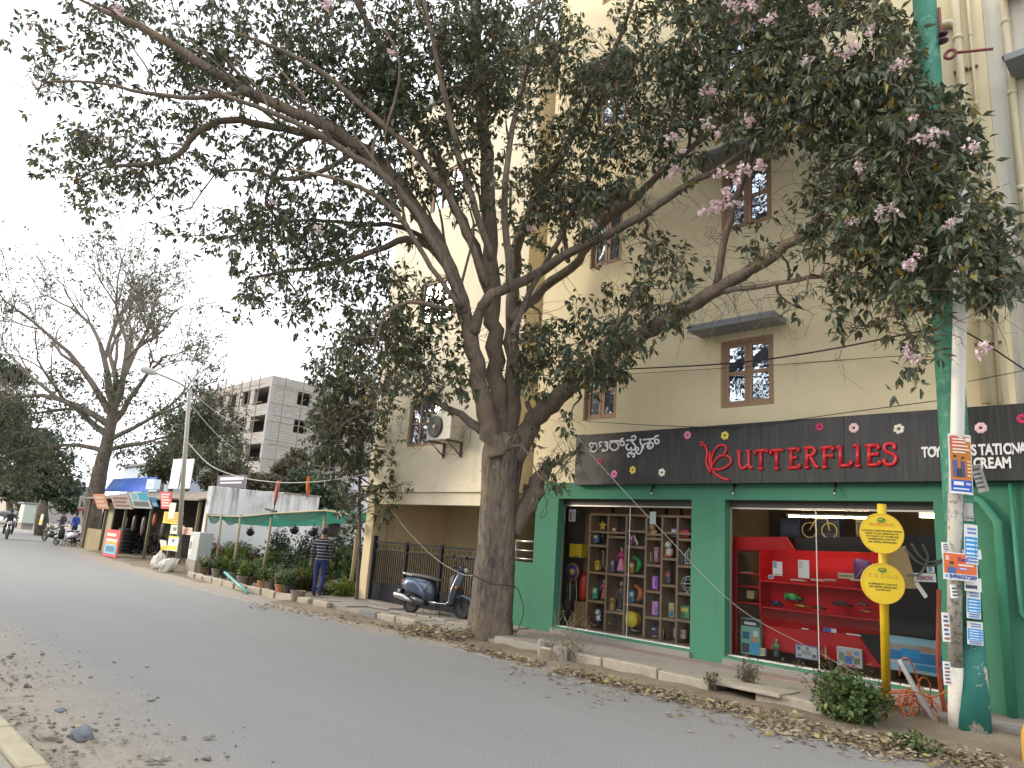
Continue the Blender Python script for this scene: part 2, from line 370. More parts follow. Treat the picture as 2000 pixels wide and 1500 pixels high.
g = MB(); g.obox((-4.5, 9.02, 0.148), (0.98, 0.62, 0.045), (-0.035, 0.012, 0.02)); g.build('cover_slab', M_KERB, pv, bevel=0.01)
# broken slabs in front of the carport
fp = thing('footpath', None, None, (-13, 9.6, 0)); fp['kind'] = 'structure'; fp['label'] = 'broken concrete slabs in front of the black gate'
g = MB(); g.box(-16.1, -9.1, 8.98, 10.9, -0.05, 0.085); g.build('bed', M_CONC, fp)
for r_, (y0, y1) in enumerate(((8.98, 9.6), (9.62, 10.2), (10.22, 10.86))):
    x = -16.1
    while x < -10.1:
        L = random.uniform(0.8, 1.3); x1 = min(x + L, -9.7)
        g = MB(); g.obox(((x + x1) / 2, (y0 + y1) / 2, 0.09 + 0.018 * r_ + random.uniform(-.012, .014)), (x1 - x - 0.03, y1 - y0 - 0.02, 0.05), (random.uniform(-.025, .02), random.uniform(-.02, .02), random.uniform(-.02, .02)))
        g.build('paving_slab', M_CONC, fp, bevel=0.01); x = x1
for x, m in ((-12.75, mat('grey_kerb_paint', (0.2, 0.2, 0.2), 0.9, 0.2, 9, bmp=.4, dirt=.4)), (-12.1, M_KERB), (-11.45, M_KERB), (-14.6, M_KERB), (-15.4, M_KERB)):
    g = MB(); g.obox((x, 8.9, 0.06), (0.6, 0.14, 0.2), (0.05, random.uniform(-.03, .03), random.uniform(-.04, .04))); g.build('kerb_stone', m, fp, bevel=0.02)
for i in range(9):
    x = -16.4 - i * 0.82; g = MB(); g.obox((x, 8.98 + yc(x) + 0.004 * i * i, 0.055), (0.74, 0.15, 0.2), (0.1 * random.uniform(-1, 1), random.uniform(-.04, .04), random.uniform(-.06, .06) - 0.02 * i)); g.build('kerb_stone', M_KERB, fp, bevel=0.02)
# kerb on the camera's side of the street
kb = thing('left_pavement', None, None, (-8, 1.2, 0)); kb['kind'] = 'structure'; kb['label'] = 'yellowed kerb and pavement on the near side of the street'
g = MB(); g.box(-40, 8, -2, 1.30, -0.05, 0.17); g.build('paving', M_CONC, kb)
M_YK = mat('yellowed_kerb', (0.42, 0.37, 0.25), 0.9, 0.2, 8, bmp=.4, dirt=.5)
for i in range(16):
    x = -16 + i * 1.02; g = MB(); g.obox((x, 1.385, 0.08), (0.98, 0.16, 0.24), (0, 0, random.uniform(-.01, .01))); g.build('kerb_stone', M_YK, kb, bevel=0.02)

# ================================================================== the yellow building
D = 10.44
def wall_paint(name, col, stain):
    m, n, l, b, o = newmat(name); v = coords(n, l)
    c = mixcol(n, l, ramp(n, l, noise(n, l, v, 0.45, 6, 0.65), 0.3, 0.7), tuple(q * 0.88 for q in col), tuple(q * 1.06 for q in col))
    st = noise(n, l, coords(n, l, 'Object', (2.2, 2.2, 0.16)), 2.0, 7, 0.7)
    mu = n.new('ShaderNodeMath'); mu.operation = 'MULTIPLY'; mu.inputs[1].default_value = stain; l.new(ramp(n, l, st, 0.55, 0.8), mu.inputs[0])
    c = mixcol(n, l, mu.outputs[0], c, tuple(q * 0.45 for q in col))
    c = mixcol(n, l, ramp(n, l, noise(n, l, v, 14, 5, 0.7), 0.66, 0.8), c, tuple(q * 0.7 for q in col))
    l.new(c, b.inputs['Base Color']); b.inputs['Roughness'].default_value = 0.85
    bump(n, l, b, noise(n, l, v, 70, 4), 0.12, 0.01); return m
M_CREAM = wall_paint('cream_yellow_paint', (0.745, 0.65, 0.43), 0.3)
M_CREAM2 = wall_paint('pale_cream_wall', (0.76, 0.685, 0.52), 0.5)  # paler cream than the main facade, for the left block
M_RECESS = wall_paint('recess_shade_cream', (0.50, 0.33, 0.10), 0.4)  # the recess's different light put into a darker wall colour
M_OFFW = wall_paint('weathered_white_paint', (0.66, 0.63, 0.55), 0.8)
M_GREEN = wall_paint('green_shop_paint', (0.055, 0.205, 0.125), 0.3)
M_GREY = mat('grey_slab_paint', (0.25, 0.265, 0.28), 0.85, 0.15, 6, dirt=0.35, dirtcol=(0.14, 0.14, 0.13))
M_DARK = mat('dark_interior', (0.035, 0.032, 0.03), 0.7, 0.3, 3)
M_WOOD = mat('brown_window_wood', (0.36, 0.225, 0.145), 0.55, 0.2, 9, stretch=(3, 3, .5))
def wall(mb, x0, x1, z0, z1, Y, holes, thick=0.22, mi=0):
    xs = sorted({x0, x1} | {h[0] for h in holes} | {h[1] for h in holes}); zs = sorted({z0, z1} | {h[2] for h in holes} | {h[3] for h in holes})
    for i in range(len(xs) - 1):
        for j in range(len(zs) - 1):
            cx, cz = (xs[i] + xs[i + 1]) / 2, (zs[j] + zs[j + 1]) / 2
            if any(h[0] < cx < h[1] and h[2] < cz < h[3] for h in holes): continue
            for yy, od in ((Y, (0, 1, 2, 3)), (Y + thick, (3, 2, 1, 0))):
                mb.add([(xs[i], yy, zs[j]), (xs[i + 1], yy, zs[j]), (xs[i + 1], yy, zs[j + 1]), (xs[i], yy, zs[j + 1])], [od], mi)
    for a, b_, c, d in holes:
        mb.add([(a, Y, c), (b_, Y, c), (b_, Y, d), (a, Y, d), (a, Y + thick, c), (b_, Y + thick, c), (b_, Y + thick, d), (a, Y + thick, d)],
               [(0, 4, 5, 1), (1, 5, 6, 2), (2, 6, 7, 3), (3, 7, 4, 0)], mi)
    mb.add([(x0, Y, z0), (x1, Y, z0), (x1, Y, z1), (x0, Y, z1), (x0, Y + thick, z0), (x1, Y + thick, z0), (x1, Y + thick, z1), (x0, Y + thick, z1)],
           [(0, 3, 7, 4), (1, 5, 6, 2), (3, 2, 6, 7)], mi)
def pane_mat():
    m, n, l, b, o = newmat('blue_window_glass'); v = coords(n, l)
    b.inputs['Base Color'].default_value = (0.02, 0.045, 0.10, 1); b.inputs['Roughness'].default_value = 0.3
    gl = n.new('ShaderNodeBsdfGlossy'); gl.inputs['Color'].default_value = (0.72, 0.82, 0.95, 1); gl.inputs['Roughness'].default_value = 0.03
    bp = n.new('ShaderNodeBump'); bp.inputs['Strength'].default_value = 0.10; bp.inputs['Distance'].default_value = 0.05; l.new(noise(n, l, v, 5, 2), bp.inputs['Height']); l.new(bp.outputs[0], gl.inputs['Normal'])
    mx = n.new('ShaderNodeMixShader'); mx.inputs[0].default_value = 0.55; l.new(b.outputs[0], mx.inputs[1]); l.new(gl.outputs[0], mx.inputs[2]); l.new(mx.outputs[0], o.inputs['Surface']); return m
M_PANE = pane_mat()
BL = thing('shop_building', 'tall cream yellow apartment building with a green painted shop front', 'building', (-6, 11, 0))
WIN = []     # x0,x1,z0,z1
for k in range(4):
    z = 4.08 + 3.1 * k
    WIN += [(-5.73, -4.82, z, z + 1.14), (-8.62, -7.84, z, z + 1.14)]
W1 = (-9.10, -6.22, 0.27, 2.60); W2 = (-5.63, -2.70, 0.27, 2.60)
g = MB(); wall(g, -9.85, -1.72, 2.9, 17.2, D, WIN); g.build('wall', M_CREAM, BL)
g = MB(); wall(g, -9.68, 0.6, 0.1, 2.9, D - 0.03, [W1, W2], 0.26); g.build('shop_front', M_GREEN, BL)
g = MB(); wall(g, -1.72, 1.5, 2.9, 17.2, D + 0.06, [(-1.32, 0.4, 6.9, 8.15), (-1.32, 0.4, 10, 11.2), (-1.32, 0.4, 3.95, 5.15)]); g.build('side_wall', M_OFFW, BL)
g = MB(); g.box(-9.84, 1.5, 15.5, 16, -0.1, 17.2); g.box(-9.845, -9.6, D + 0.23, 15.5, 2.9, 17.19); g.box(1.3, 1.52, D + .3, 15.5, 0, 17.19); g.build('rear_wall', M_CREAM, BL)
g = MB(); g.box(-9.9, 1.6, D + .02, 16.05, 17.2, 17.4); g.build('roof', M_GREY, BL)
for zz in (6.95, 8.2):
    g = MB(); g.box(-1.45, 0.6, 9.95, D + 0.05, zz + 1.28 - (0.0 if zz < 7 else 0), zz + 1.38); g.build('sunshade', M_GREY, BL, bevel=0.01)
for wi, (a, b_, c, d) in enumerate(WIN):
    f = MB(); t = 0.06; y0, y1 = D + 0.05, D + 0.12; ym = y0 + 0.012
    f.box(a, b_, y0, y1, c, c + t); f.box(a, b_, y0, y1, d - t, d); f.box(a, a + t, y0, y1, c + t, d - t); f.box(b_ - t, b_, y0, y1, c + t, d - t)
    mid = (a + b_) / 2; f.box(mid - 0.012, mid + 0.012, y0 + .02, y1, c + t, d - t)
    for s0, s1 in ((a + t, mid - 0.012), (mid + 0.012, b_ - t)):
        f.box(s0, s0 + 0.055, ym, y1 - .01, c + t, d - t); f.box(s1 - 0.055, s1, ym, y1 - .01, c + t, d - t)
        for zz in (c + t, (c + d) / 2 - 0.02, d - t - 0.06): f.box(s0 + .055, s1 - .055, ym + .004, y1 - .012, zz, zz + 0.06)
    wo_ = f.build('window', M_WOOD, BL, bevel=0.006)
    for s0, s1 in ((a + t + .05, mid - 0.06), (mid + 0.06, b_ - t - .05)):
        for z0, z1 in ((c + t + .05, (c + d) / 2 - .015), ((c + d) / 2 + .035, d - t - .05)):
            p = MB(); yy = y0 + 0.035 + random.uniform(-.002, .002); p.add([(s0, yy, z0), (s1, yy + random.uniform(-.004, .004), z0), (s1, yy, z1), (s0, yy + random.uniform(-.003, .003), z1)], [(0, 1, 2, 3)]); p.build('pane', M_PANE, wo_)
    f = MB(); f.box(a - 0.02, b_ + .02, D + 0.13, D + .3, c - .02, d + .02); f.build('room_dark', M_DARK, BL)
    if wi % 2 == 0 or wi > 1:
        f = MB(); f.box(a - 0.36, b_ + 0.22, 9.98, D - .001, d + 0.11, d + 0.17); f.box(a - 0.36, b_ + .22, 9.975, 10.03, d + 0.165, d + 0.215); f.box(b_ + .17, b_ + .225, 10.03, D - .001, d + .165, d + .21); f.build('sunshade', M_GREY, BL, bevel=0.008)
# windows of the side bay at the right-hand end
for c in (3.95, 6.9, 10.0):
    p = MB(); p.box(-1.34, 0.42, D + 0.2, D + .26, c - .02, c + 1.3); p.build('bay_glass', M_PANE, BL)
# step and sill below the shop windows
for (a, b_, c, d) in (W1, W2):
    g = MB(); g.box(a - 0.02, b_ + .02, D - 0.075, D + 0.3, 0.1, 0.235); g.build('step', mat('grey_granite', (0.25, 0.235, 0.21), 0.7, 0.3, 30, dirt=.4), BL, bevel=0.01)
    g = MB(); g.box(a + 0.003, b_ - .003, D + 0.06, D + 0.20, 0.237, 0.285); g.build('sill', mat('white_marble', (0.72, 0.70, 0.66), 0.4, 0.08, 8), BL, bevel=0.008)
    g = MB(); g.box(a + .003, b_ - .003, D + 0.12, D + 0.19, d - 0.10, d - 0.003); g.build('shutter_box', mat('dark_shutter_steel', (0.05, 0.045, 0.04), 0.5, 0.2, 9), BL)
    g = MB()
    for q in (a + 0.003, b_ - .028): g.box(q, q + .025, D + .125, D + .165, 0.286, d - 0.102)
    g.box(a + .03, b_ - .03, D + .128, D + .16, d - .128, d - .104); g.build('glass_frame', mat('brushed_aluminium', (0.5, 0.48, 0.45), 0.4, 0.1, 30, metal=.8), BL)
M_GLASS = glassmat('shop_glass', (0.97, 0.985, 0.98), 1.42)
for cuts in ((W1[0], -7.55, W1[1]), (W2[0], -4.28, W2[1])):
    for i in range(2):
        g = MB(); g.box(cuts[i] + .03 * (1 - i) + .006, cuts[i + 1] - .006 - .03 * i, D + 0.140, D + 0.150, 0.29, 2.46)
        g.f = [g.f[2]]; g.m = g.m[:1]; g.build('glass_pane', M_GLASS, BL)
    g = MB(); g.box(cuts[1] - .006, cuts[1] + .006, D + .138, D + .152, 0.288, 2.47); g.build('glass_joint', mat('glass_edge', (.55, .56, .52), .3), BL)
# inside of the shop
g = MB(); g.box(-9.58, 0.5, 14.4, 14.5, 0.15, 2.88); g.box(-9.6, -9.5, 10.68, 14.4, 0.15, 2.88); g.box(.4, .5, 10.68, 14.4, .15, 2.88); g.build('inner_wall', mat('inner_wall_paint', (0.22, 0.16, 0.11), 0.8, 0.2, 2), BL)
g = MB(); g.box(-9.6, .5, 10.67, 14.5, 2.82, 2.88); g.build('inner_ceiling', mat('inner_ceiling_paint', (0.4, 0.36, 0.3), .8), BL)
g = MB(); g.box(-9.6, .5, 10.67, 14.5, 0.12, 0.26); g.build('inner_floor', mat('dark_floor_tile', (0.14, 0.12, 0.1), .4), BL)
g = MB(); g.box(-6.1, -5.75, 10.68, 12.2, 0.26, 2.82); g.build('inner_pillar', mat('inner_wall_paint', (.3, .24, .18)), BL)
# left block with carport
LB = thing('carport_block', 'pale cream house block over a gated carport', 'building', (-13, 11, 0))
WC = [(-14.2, -12.95, 3.83 + 3.1 * k, 4.97 + 3.1 * k) for k in range(3)]
g = MB(); wall(g, -15.66, -10.4, 2.93, 13.4, D + .02, WC); g.box(-15.66, -15.45, D + .245, 15.5, 2.93, 13.39); g.box(-10.62, -10.4, D + .245, 12.0, 2.93, 13.39); g.box(-15.66, -10.4, 15.5, 15.7, 0, 13.4); g.build('wall', M_CREAM2, LB)
g = MB(); g.box(-15.70, -10.38, D - 0.07, D + 0.3, 2.72, 2.925); g.build('ledge', M_CREAM2, LB, bevel=0.01)
g = MB(); g.box(-15.62, -10.45, D, D + 0.25, 2.44, 2.715); g.build('beam', M_CREAM2, LB)
g = MB(); g.box(-15.55, -15.22, D, D + 0.42, 0.1, 2.438); g.build('pillar', wall_paint('stained_cream_paint', (0.70, 0.58, 0.36), 0.7), LB, bevel=0.008)
g = MB(); g.box(-11.32, -10.42, D, D + 0.3, 0.1, 2.438); g.build('pillar', M_CREAM2, LB)
g = MB(); g.box(-15.5, -15.38, D + 0.43, 13.0, 0.1, 2.6); g.box(-15.4, -10.9, 13.0, 13.1, 0.1, 2.6); g.box(-11.0, -10.85, D + .31, 13.0, .1, 2.6); g.build('carport_wall', mat('carport_plaster', (0.74, 0.61, 0.38), .85, .12, 1.5, dirt=.3), LB)
g = MB(); g.box(-15.55, -10.5, D + .25, 15, 2.6, 2.7); g.build('carport_ceiling', mat('carport_ceiling_plaster', (0.6, 0.52, 0.38), .9), LB)
g = MB(); g.box(-12.3, -11.1, 12.92, 12.998, 0.1, 2.15); g.build('rear_doorway', mat('dark_doorway', (0.02, 0.022, 0.025), .5), LB)  # flat dark panel filling the rear doorway
g = MB(); g.box(-12.52, -12.3, 12.94, 12.998, 0.1, 2.3); g.build('door_post', M_CREAM2, LB)
g = MB(); g.box(-15.5, -10.5, D + .1, 15, 0.05, 0.14); g.build('carport_floor', M_CONC, LB)
g = MB(); g.box(-15.8, -10.3, D - .1, 15.8, 13.4, 13.58); g.build('roof', M_GREY, LB)
for a, b_, c, d in WC:
    f = MB(); t = 0.07; y0, y1 = D + 0.06, D + 0.14
    f.box(a, b_, y0, y1, c, c + t); f.box(a, b_, y0, y1, d - t, d); f.box(a, a + t, y0, y1, c + t, d - t); f.box(b_ - t, b_, y0, y1, c + t, d - t)
    for q in (1, 2): f.box(a + (b_ - a) * q / 3 - .03, a + (b_ - a) * q / 3 + .03, y0 + .01, y1, c + t, d - t)
    for q in range(3): f.box(a + (b_ - a) * q / 3 + .03 + (.04 if q == 0 else 0), a + (b_ - a) * (q + 1) / 3 - .03 - (.04 if q == 2 else 0), y0 + .014, y1 - .01, (c + d) / 2 - .03, (c + d) / 2 + .03)
    wo_ = f.build('window', M_WOOD, LB, bevel=0.006)
    for q in range(3):
        for z0, z1 in ((c + t - .01, (c + d) / 2 - .02), ((c + d) / 2 + .02, d - t + .01)):
            p = MB(); yy = y0 + .04; p.add([(a + (b_ - a) * q / 3 + .02, yy, z0), (a + (b_ - a) * (q + 1) / 3 - .02, yy + random.uniform(-.004, .004), z0), (a + (b_ - a) * (q + 1) / 3 - .02, yy, z1), (a + (b_ - a) * q / 3 + .02, yy + random.uniform(-.003, .003), z1)], [(0, 1, 2, 3)]); p.build('pane', M_PANE, wo_)
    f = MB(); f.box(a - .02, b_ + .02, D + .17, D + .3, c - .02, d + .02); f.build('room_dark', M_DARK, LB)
# recess between the blocks: stair wall, low green wall and steel rail
g = MB(); g.box(-10.6, -9.6, 11.5, 11.6, 0.1, 13.4); g.build('stair_wall', M_RECESS, LB)
g = MB(); g.box(-10.39, -9.70, D + .05, D + .17, 0.1, 1.36); g.build('low_wall', M_GREEN, BL)
RL = thing('stair_rail', 'short steel pipe railing above the low green wall', 'railing', (-10.05, D + .11, 1.36))
M_STEEL = mat('stainless_steel', (0.62, 0.6, 0.57), 0.3, 0.08, 20, metal=0.9)
for z in (1.42, 1.58, 1.76):
    g = MB(); g.tube([(-10.38, D + .11, z), (-9.71, D + .11, z)], 0.016 if z < 1.7 else 0.022, 8); g.build('rail', M_STEEL, RL, smooth=True)
for x in (-10.30, -9.76):
    g = MB(); g.tube([(x, D + .11, 1.36), (x, D + .11, 1.75)], 0.014, 8); g.build('post', M_STEEL, RL, smooth=True)
# pipes on the wall
M_PIPE = mat('cream_painted_pipe', (0.66, 0.58, 0.40), 0.6, 0.1, 6); M_GPIPE = mat('green_painted_pipe', (0.04, 0.21, 0.125), 0.55, 0.15, 6)
for x, r_, y in ((-2.02, 0.055, D - .07), (-1.87, 0.022, D - .04), (-1.46, 0.05, D - 0.02)):
    g = MB(); g.tube([(x, y, 3.82), (x, y, 14)], r_, 12)
    for z in (4.9, 6.6, 8.0, 9.1, 11): g.tube([(x, y, z), (x, y, z + 0.06)], r_ * 1.16, 12)
    po = g.build('drain_pipe', M_PIPE, BL, smooth=True)
    for z in (4.6, 8.6): g = MB(); g.box(x - r_ - .03, x + r_ + .03, y - r_ * .2, y + r_ + .03, z, z + .025); g.build('clamp', mat('rusty_clamp', (.2, .13, .08), .7), po)
g = MB(); g.tube(smoothpath([(-2.02, D - .07, 9.32), (-2.09, D - .07, 9.42), (-2.25, D - .06, 9.45)]), 0.05, 10); g.build('pipe_branch', M_PIPE, BL, smooth=True)
g = MB(); g.tube([(-2.0, D - .12, 0.15), (-2.0, D - .12, 2.35), (-2.16, D - .1, 2.6), (-2.3, D - .08, 2.68)], 0.055, 12); g.build('drain_pipe', M_GPIPE, BL, smooth=True)
g = MB(); g.tube([(-1.84, D - .09, 2.82), (-1.84, D - .09, 1.32), (-1.82, D - .09, 1.27), (-1.62, D - .09, 1.26)], 0.026, 10); g.build('water_pipe', M_GPIPE, BL, smooth=True)
# air conditioner
AC = thing('air_conditioner', 'white outdoor air conditioner unit on a bracket beside the window', 'air conditioner', (-12.35, D, 3.8))
M_ACW = mat('aged_white_enamel', (0.55, 0.53, 0.47), 0.5, 0.1, 6, dirt=.4)
g = MB(); g.box(-12.82, -11.98, 9.98, 10.3, 3.85, 4.45); g.build('casing', M_ACW, AC, bevel=0.015)
g = MB(); g.lathe([(0.25, 9.978), (0.25, 9.95), (0.235, 9.945)], 28, (-12.52, 0, 4.15), 'y'); g.build('fan_recess', mat('ac_dark', (.03, .03, .03), .6), AC)
for i in range(7):
    g = MB(); g.torus((-12.52, 9.94, 4.15), 0.05 + .03 * i, 0.0055, 'y', 24, 5); g.build('grille_ring', mat('ac_grille', (.3, .29, .27), .5), AC, smooth=True)
g = MB(); g.lathe([(0.04, 9.945), (0.04, 9.925), (.01, 9.92)], 12, (-12.52, 0, 4.15), 'y'); g.build('hub', M_ACW, AC)
for x in (-12.7, -12.1):
    g = MB(); g.box(x - .02, x + .02, 9.96, D + .02, 3.81, 3.848); g.box(x - .015, x + .015, D - .04, D + .019, 3.5, 3.809); g.prism([(x - .01, 10.0, 3.82), (x - .01, 10.03, 3.809), (x - .01, D - .03, 3.53), (x - .01, D - .03, 3.57)], (.02, 0, 0)); g.build('bracket', mat('rusty_bracket', (.13, .1, .08), .8), AC)
# gate
GT = thing('carport_gate', 'black steel gate with vertical bars closing the carport', 'gate', (-13.2, D + .1, 0.14))
M_GATE = mat('black_gate_paint', (0.009, 0.010, 0.017), 0.6, 0.3, 7)
M_GATE.node_tree.nodes['Principled BSDF'].inputs['Specular IOR Level'].default_value = .2
gx0, gx1, gy = -15.2, -11.34, D + .1
for x in (gx0, -13.9, -12.62, gx1 - .07):
    g = MB(); g.box(x, x + .07, gy - .035, gy + .035, 0.14, 1.56 if x > gx0 else 1.66); g.build('post', M_GATE, GT)
for z, h in ((0.16, .05), (0.52, .04), (1.30, .035), (1.49, .045)):
    for a, b_ in ((gx0 + .07, -13.9), (-13.83, -12.62), (-12.55, gx1 - .07)):
        g = MB(); g.box(a, b_, gy - .02, gy + .02, z, z + h); g.build('rail', M_GATE, GT)
for a, b_ in ((gx0 + .07, -13.9), (-13.83, -12.62), (-12.55, gx1 - .07)):
    g = MB(); g.box(a, b_, gy - .006, gy + .006, 0.21, 0.52); g.build('kick_panel', M_GATE, GT)
    n_ = 15
    for i in range(n_):
        x = a + (b_ - a) * (i + .5) / n_; g = MB(); g.tube([(x, gy, 0.56), (x, gy, 1.30)], 0.012, 6, cap=False); g.build('bar', M_GATE, GT)
    for i in range(7):
        x = a + (b_ - a) * (i + .5) / 7; g = MB(); s = 1 if i % 2 else -1
        g.tube(smoothpath([(x + s * (.06 * math.cos(q) * (1 - q / 9)), gy, 1.41 + .06 * math.sin(q) * (1 - q / 9)) for q in np.linspace(0, 6.5, 9)], 2), 0.008, 5); g.build('scroll', M_GATE, GT)
    g = MB()
    for i in range(3): g.ball((a + (b_ - a) * (i + .5) / 3, gy - .012, 0.37), .018, 8, 6)
    g.build('stud', M_GATE, GT)
# ================================================================== sign board
SY = 10.25
SG = thing('shop_sign', 'long black shop sign reading BUTTERFLIES in red with scattered flowers', 'sign', (-5, 10.35, 2.85))
def sign_mat():
    m, n, l, b, o = newmat('black_sign_panel'); v = coords(n, l)
    st = noise(n, l, coords(n, l, 'Object', (9, 1, 0.5)), 3.0, 6, .7)
    c = mixcol(n, l, ramp(n, l, st, 0.45, 0.8), (0.016, 0.017, 0.019), (0.06, 0.058, 0.053)); l.new(c, b.inputs['Base Color'])
    b.inputs['Roughness'].default_value = 0.42; bump(n, l, b, noise(n, l, v, 2.5, 3), 0.15, 0.03); return m
M_SIGN = sign_mat()
sx = -8.60
while sx < 1.0:
    e = min(sx + 1.22, 1.0); g = MB(); g.box(sx, e - .004, SY, SY + .15, 2.84, 3.77); g.build('sign_panel', M_SIGN, SG, bevel=0.004); sx = e
M_RED = mat('red_acrylic_letter', (0.55, 0.016, 0.025), 0.32, 0.12, 5, dirt=0.35, dirtcol=(0.62, 0.22, 0.16)); M_WLET = mat('white_acrylic_letter', (0.72, 0.72, 0.72), 0.4, 0.05)
def glyph(name, strokes, zo, zs, rad, m):
    g = MB()
    for i, st in enumerate(strokes):
        pts = [onY(zo[0] + p[0] * zs, zo[1] + p[1] * zs, SY) for p in st]
        if len(pts) > 2: pts = smoothpath(pts, 3)
        g.tube([(p[0], SY - .012 - .0006 * i, p[2]) for p in pts], rad, 8, flat=0.7, flatax=(0, 1, 0))
    return g.build(name, m, SG, smooth=True)
def circ(cx, cy, rx, ry, n=12): return [(cx + rx * math.cos(2 * math.pi * i / n), cy + ry * math.sin(2 * math.pi * i / n)) for i in range(n + 1)]
K = (1130, 830); kz = 0.09
for st in ([[(262, 520), (310, 480), (322, 430), (295, 393), (258, 405), (250, 445), (280, 480)], [(335, 398), (392, 412), (406, 470), (400, 540), (368, 580), (315, 580), (265, 540)]],
           [[(530, 375), (470, 385), (455, 420), (500, 455), (458, 490), (458, 540), (500, 568), (580, 565), (640, 530), (640, 470), (600, 440), (650, 410), (620, 375), (570, 385)], [(545, 515), (545, 560)]],
           [circ(785, 460, 96, 92), [(685, 362), (770, 352), (860, 352), (912, 350), (935, 315), (992, 292)], circ(958, 402, 44, 48)],
           [[(1040, 342), (1200, 328)], [(1162, 290), (1172, 252), (1218, 240), (1250, 268), (1240, 312), (1190, 342), (1150, 368)], [(1095, 420), (1050, 442), (1046, 500), (1080, 540), (1140, 530), (1150, 480)], [(1150, 490), (1160, 540), (1205, 545), (1240, 500), (1238, 440), (1195, 405), (1182, 368)]],
           [[(1120, 692), (1080, 680), (1082, 632), (1118, 602), (1150, 640), (1150, 570)], [(1150, 600), (1170, 640), (1205, 612), (1226, 650), (1212, 690), (1185, 692)]],
           [[(1350, 300), (1350, 380), (1380, 440), (1385, 520), (1360, 600), (1300, 630), (1258, 590), (1245, 530), (1290, 490), (1312, 540), (1270, 562)]],
           [[(1402, 327), (1640, 302)], [(1425, 520), (1412, 470), (1432, 422), (1490, 402), (1548, 380), (1560, 330)], [(1500, 440), (1515, 500), (1570, 515), (1625, 470), (1610, 400), (1560, 390), (1530, 440), (1570, 475)], [(1640, 312), (1680, 252), (1750, 240)], circ(1710, 362, 46, 46)]):
    glyph('letter', st, K, kz, 0.0165, M_WLET)
Z2 = (1360, 845); Z3 = (1550, 850); L2 = []; 
glyph('letter', [[(85, 205), (150, 195)], [(90, 265), (160, 240), (205, 310), (220, 420), (198, 540), (220, 650), (290, 780)], [(285, 375), (262, 480), (272, 600), (310, 745)], [(312, 725), (298, 560), (330, 420), (400, 300), (490, 245), (580, 270), (592, 345), (545, 430)], [(320, 650), (380, 540), (470, 462), (580, 448), (672, 500), (680, 590), (600, 670), (480, 720), (345, 722)], [(330, 750), (400, 822), (520, 890), (655, 930)]], Z2, .1, 0.021, M_RED)
for zo, zs, st in ((Z2, .1, [[(795, 372), (875, 370)], [(842, 370), (846, 600), (870, 675), (925, 700), (985, 660), (1032, 590)], [(985, 367), (1065, 365)], [(1032, 365), (1032, 600), (1055, 690), (1112, 678)]]),
                   (Z2, .1, [[(1148, 358), (1392, 345)], [(1150, 352), (1160, 435)], [(1390, 342), (1382, 395)], [(1266, 352), (1268, 700)], [(1222, 706), (1312, 706)]]),
                   (Z2, .1, [[(1450, 354), (1692, 340)], [(1452, 348), (1466, 440)], [(1690, 336), (1688, 372)], [(1575, 350), (1575, 700)], [(1532, 706), (1618, 706)]]),
                   ((0, 0), 1, [[(1546, 879), (1546, 913)], [(1539, 878), (1560, 876)], [(1560, 876), (1560, 883)], [(1546, 894.5), (1558, 893.5)], [(1541, 914), (1563, 913)], [(1563, 913), (1562, 906)]]),
                   (Z3, .11, [[(238, 235), (246, 568)], [(195, 232), (330, 222), (388, 280), (340, 350), (250, 370)], [(300, 372), (400, 556), (452, 552)], [(205, 574), (286, 574)]]),
                   (Z3, .11, [[(552, 228), (560, 560)], [(480, 236), (702, 206)], [(702, 206), (702, 290)], [(562, 372), (682, 360)], [(682, 345), (690, 402)], [(518, 570), (602, 570)]]),
                   (Z3, .11, [[(770, 232), (830, 190)], [(836, 198), (840, 532)], [(818, 540), (1020, 540)], [(1020, 540), (1032, 455)]]),
                   (Z3, .11, [[(1058, 190), (1140, 182)], [(1140, 190), (1146, 540)], [(1108, 550), (1192, 550)]]),
                   (Z3, .11, [[(1345, 196), (1350, 524)], [(1278, 190), (1512, 178)], [(1512, 178), (1512, 262)], [(1362, 346), (1490, 340)], [(1490, 302), (1490, 372)], [(1320, 530), (1532, 526)], [(1532, 526), (1542, 450)]]),
                   (Z3, .11, [[(1795, 255), (1790, 172), (1720, 150), (1640, 170), (1620, 232), (1652, 290), (1740, 322), (1810, 370), (1822, 440), (1770, 510), (1680, 526), (1622, 498), (1622, 420)]])):
    glyph('letter', st, zo, zs, 0.026, M_RED)
for s_, px, py in (('TOYS', 1801, 893), ('STATIONARY', 1898, 889), ('ICE', 1850, 918), ('CREAM', 1902, 915)):
    p = onY(px, py, SY); x_ = p[0]
    for ch in s_:
        wd = {'I': 0.052, 'T': 0.090, 'M': 0.128, 'E': .088, 'C': .098}.get(ch, 0.104)
        text('letter', ch, 0.185, (x_, SY, p[2]), (0.66, 0, 0), (0, 0, 1), M_WLET, SG, 0.005, 0.0065); x_ += wd * 0.76
PET = {'pink': (0.75, 0.22, 0.45), 'yellow': (0.75, 0.62, 0.10), 'magenta': (0.62, 0.04, 0.16), 'white': (0.75, 0.72, 0.6), 'blush': (0.78, 0.52, 0.56)}
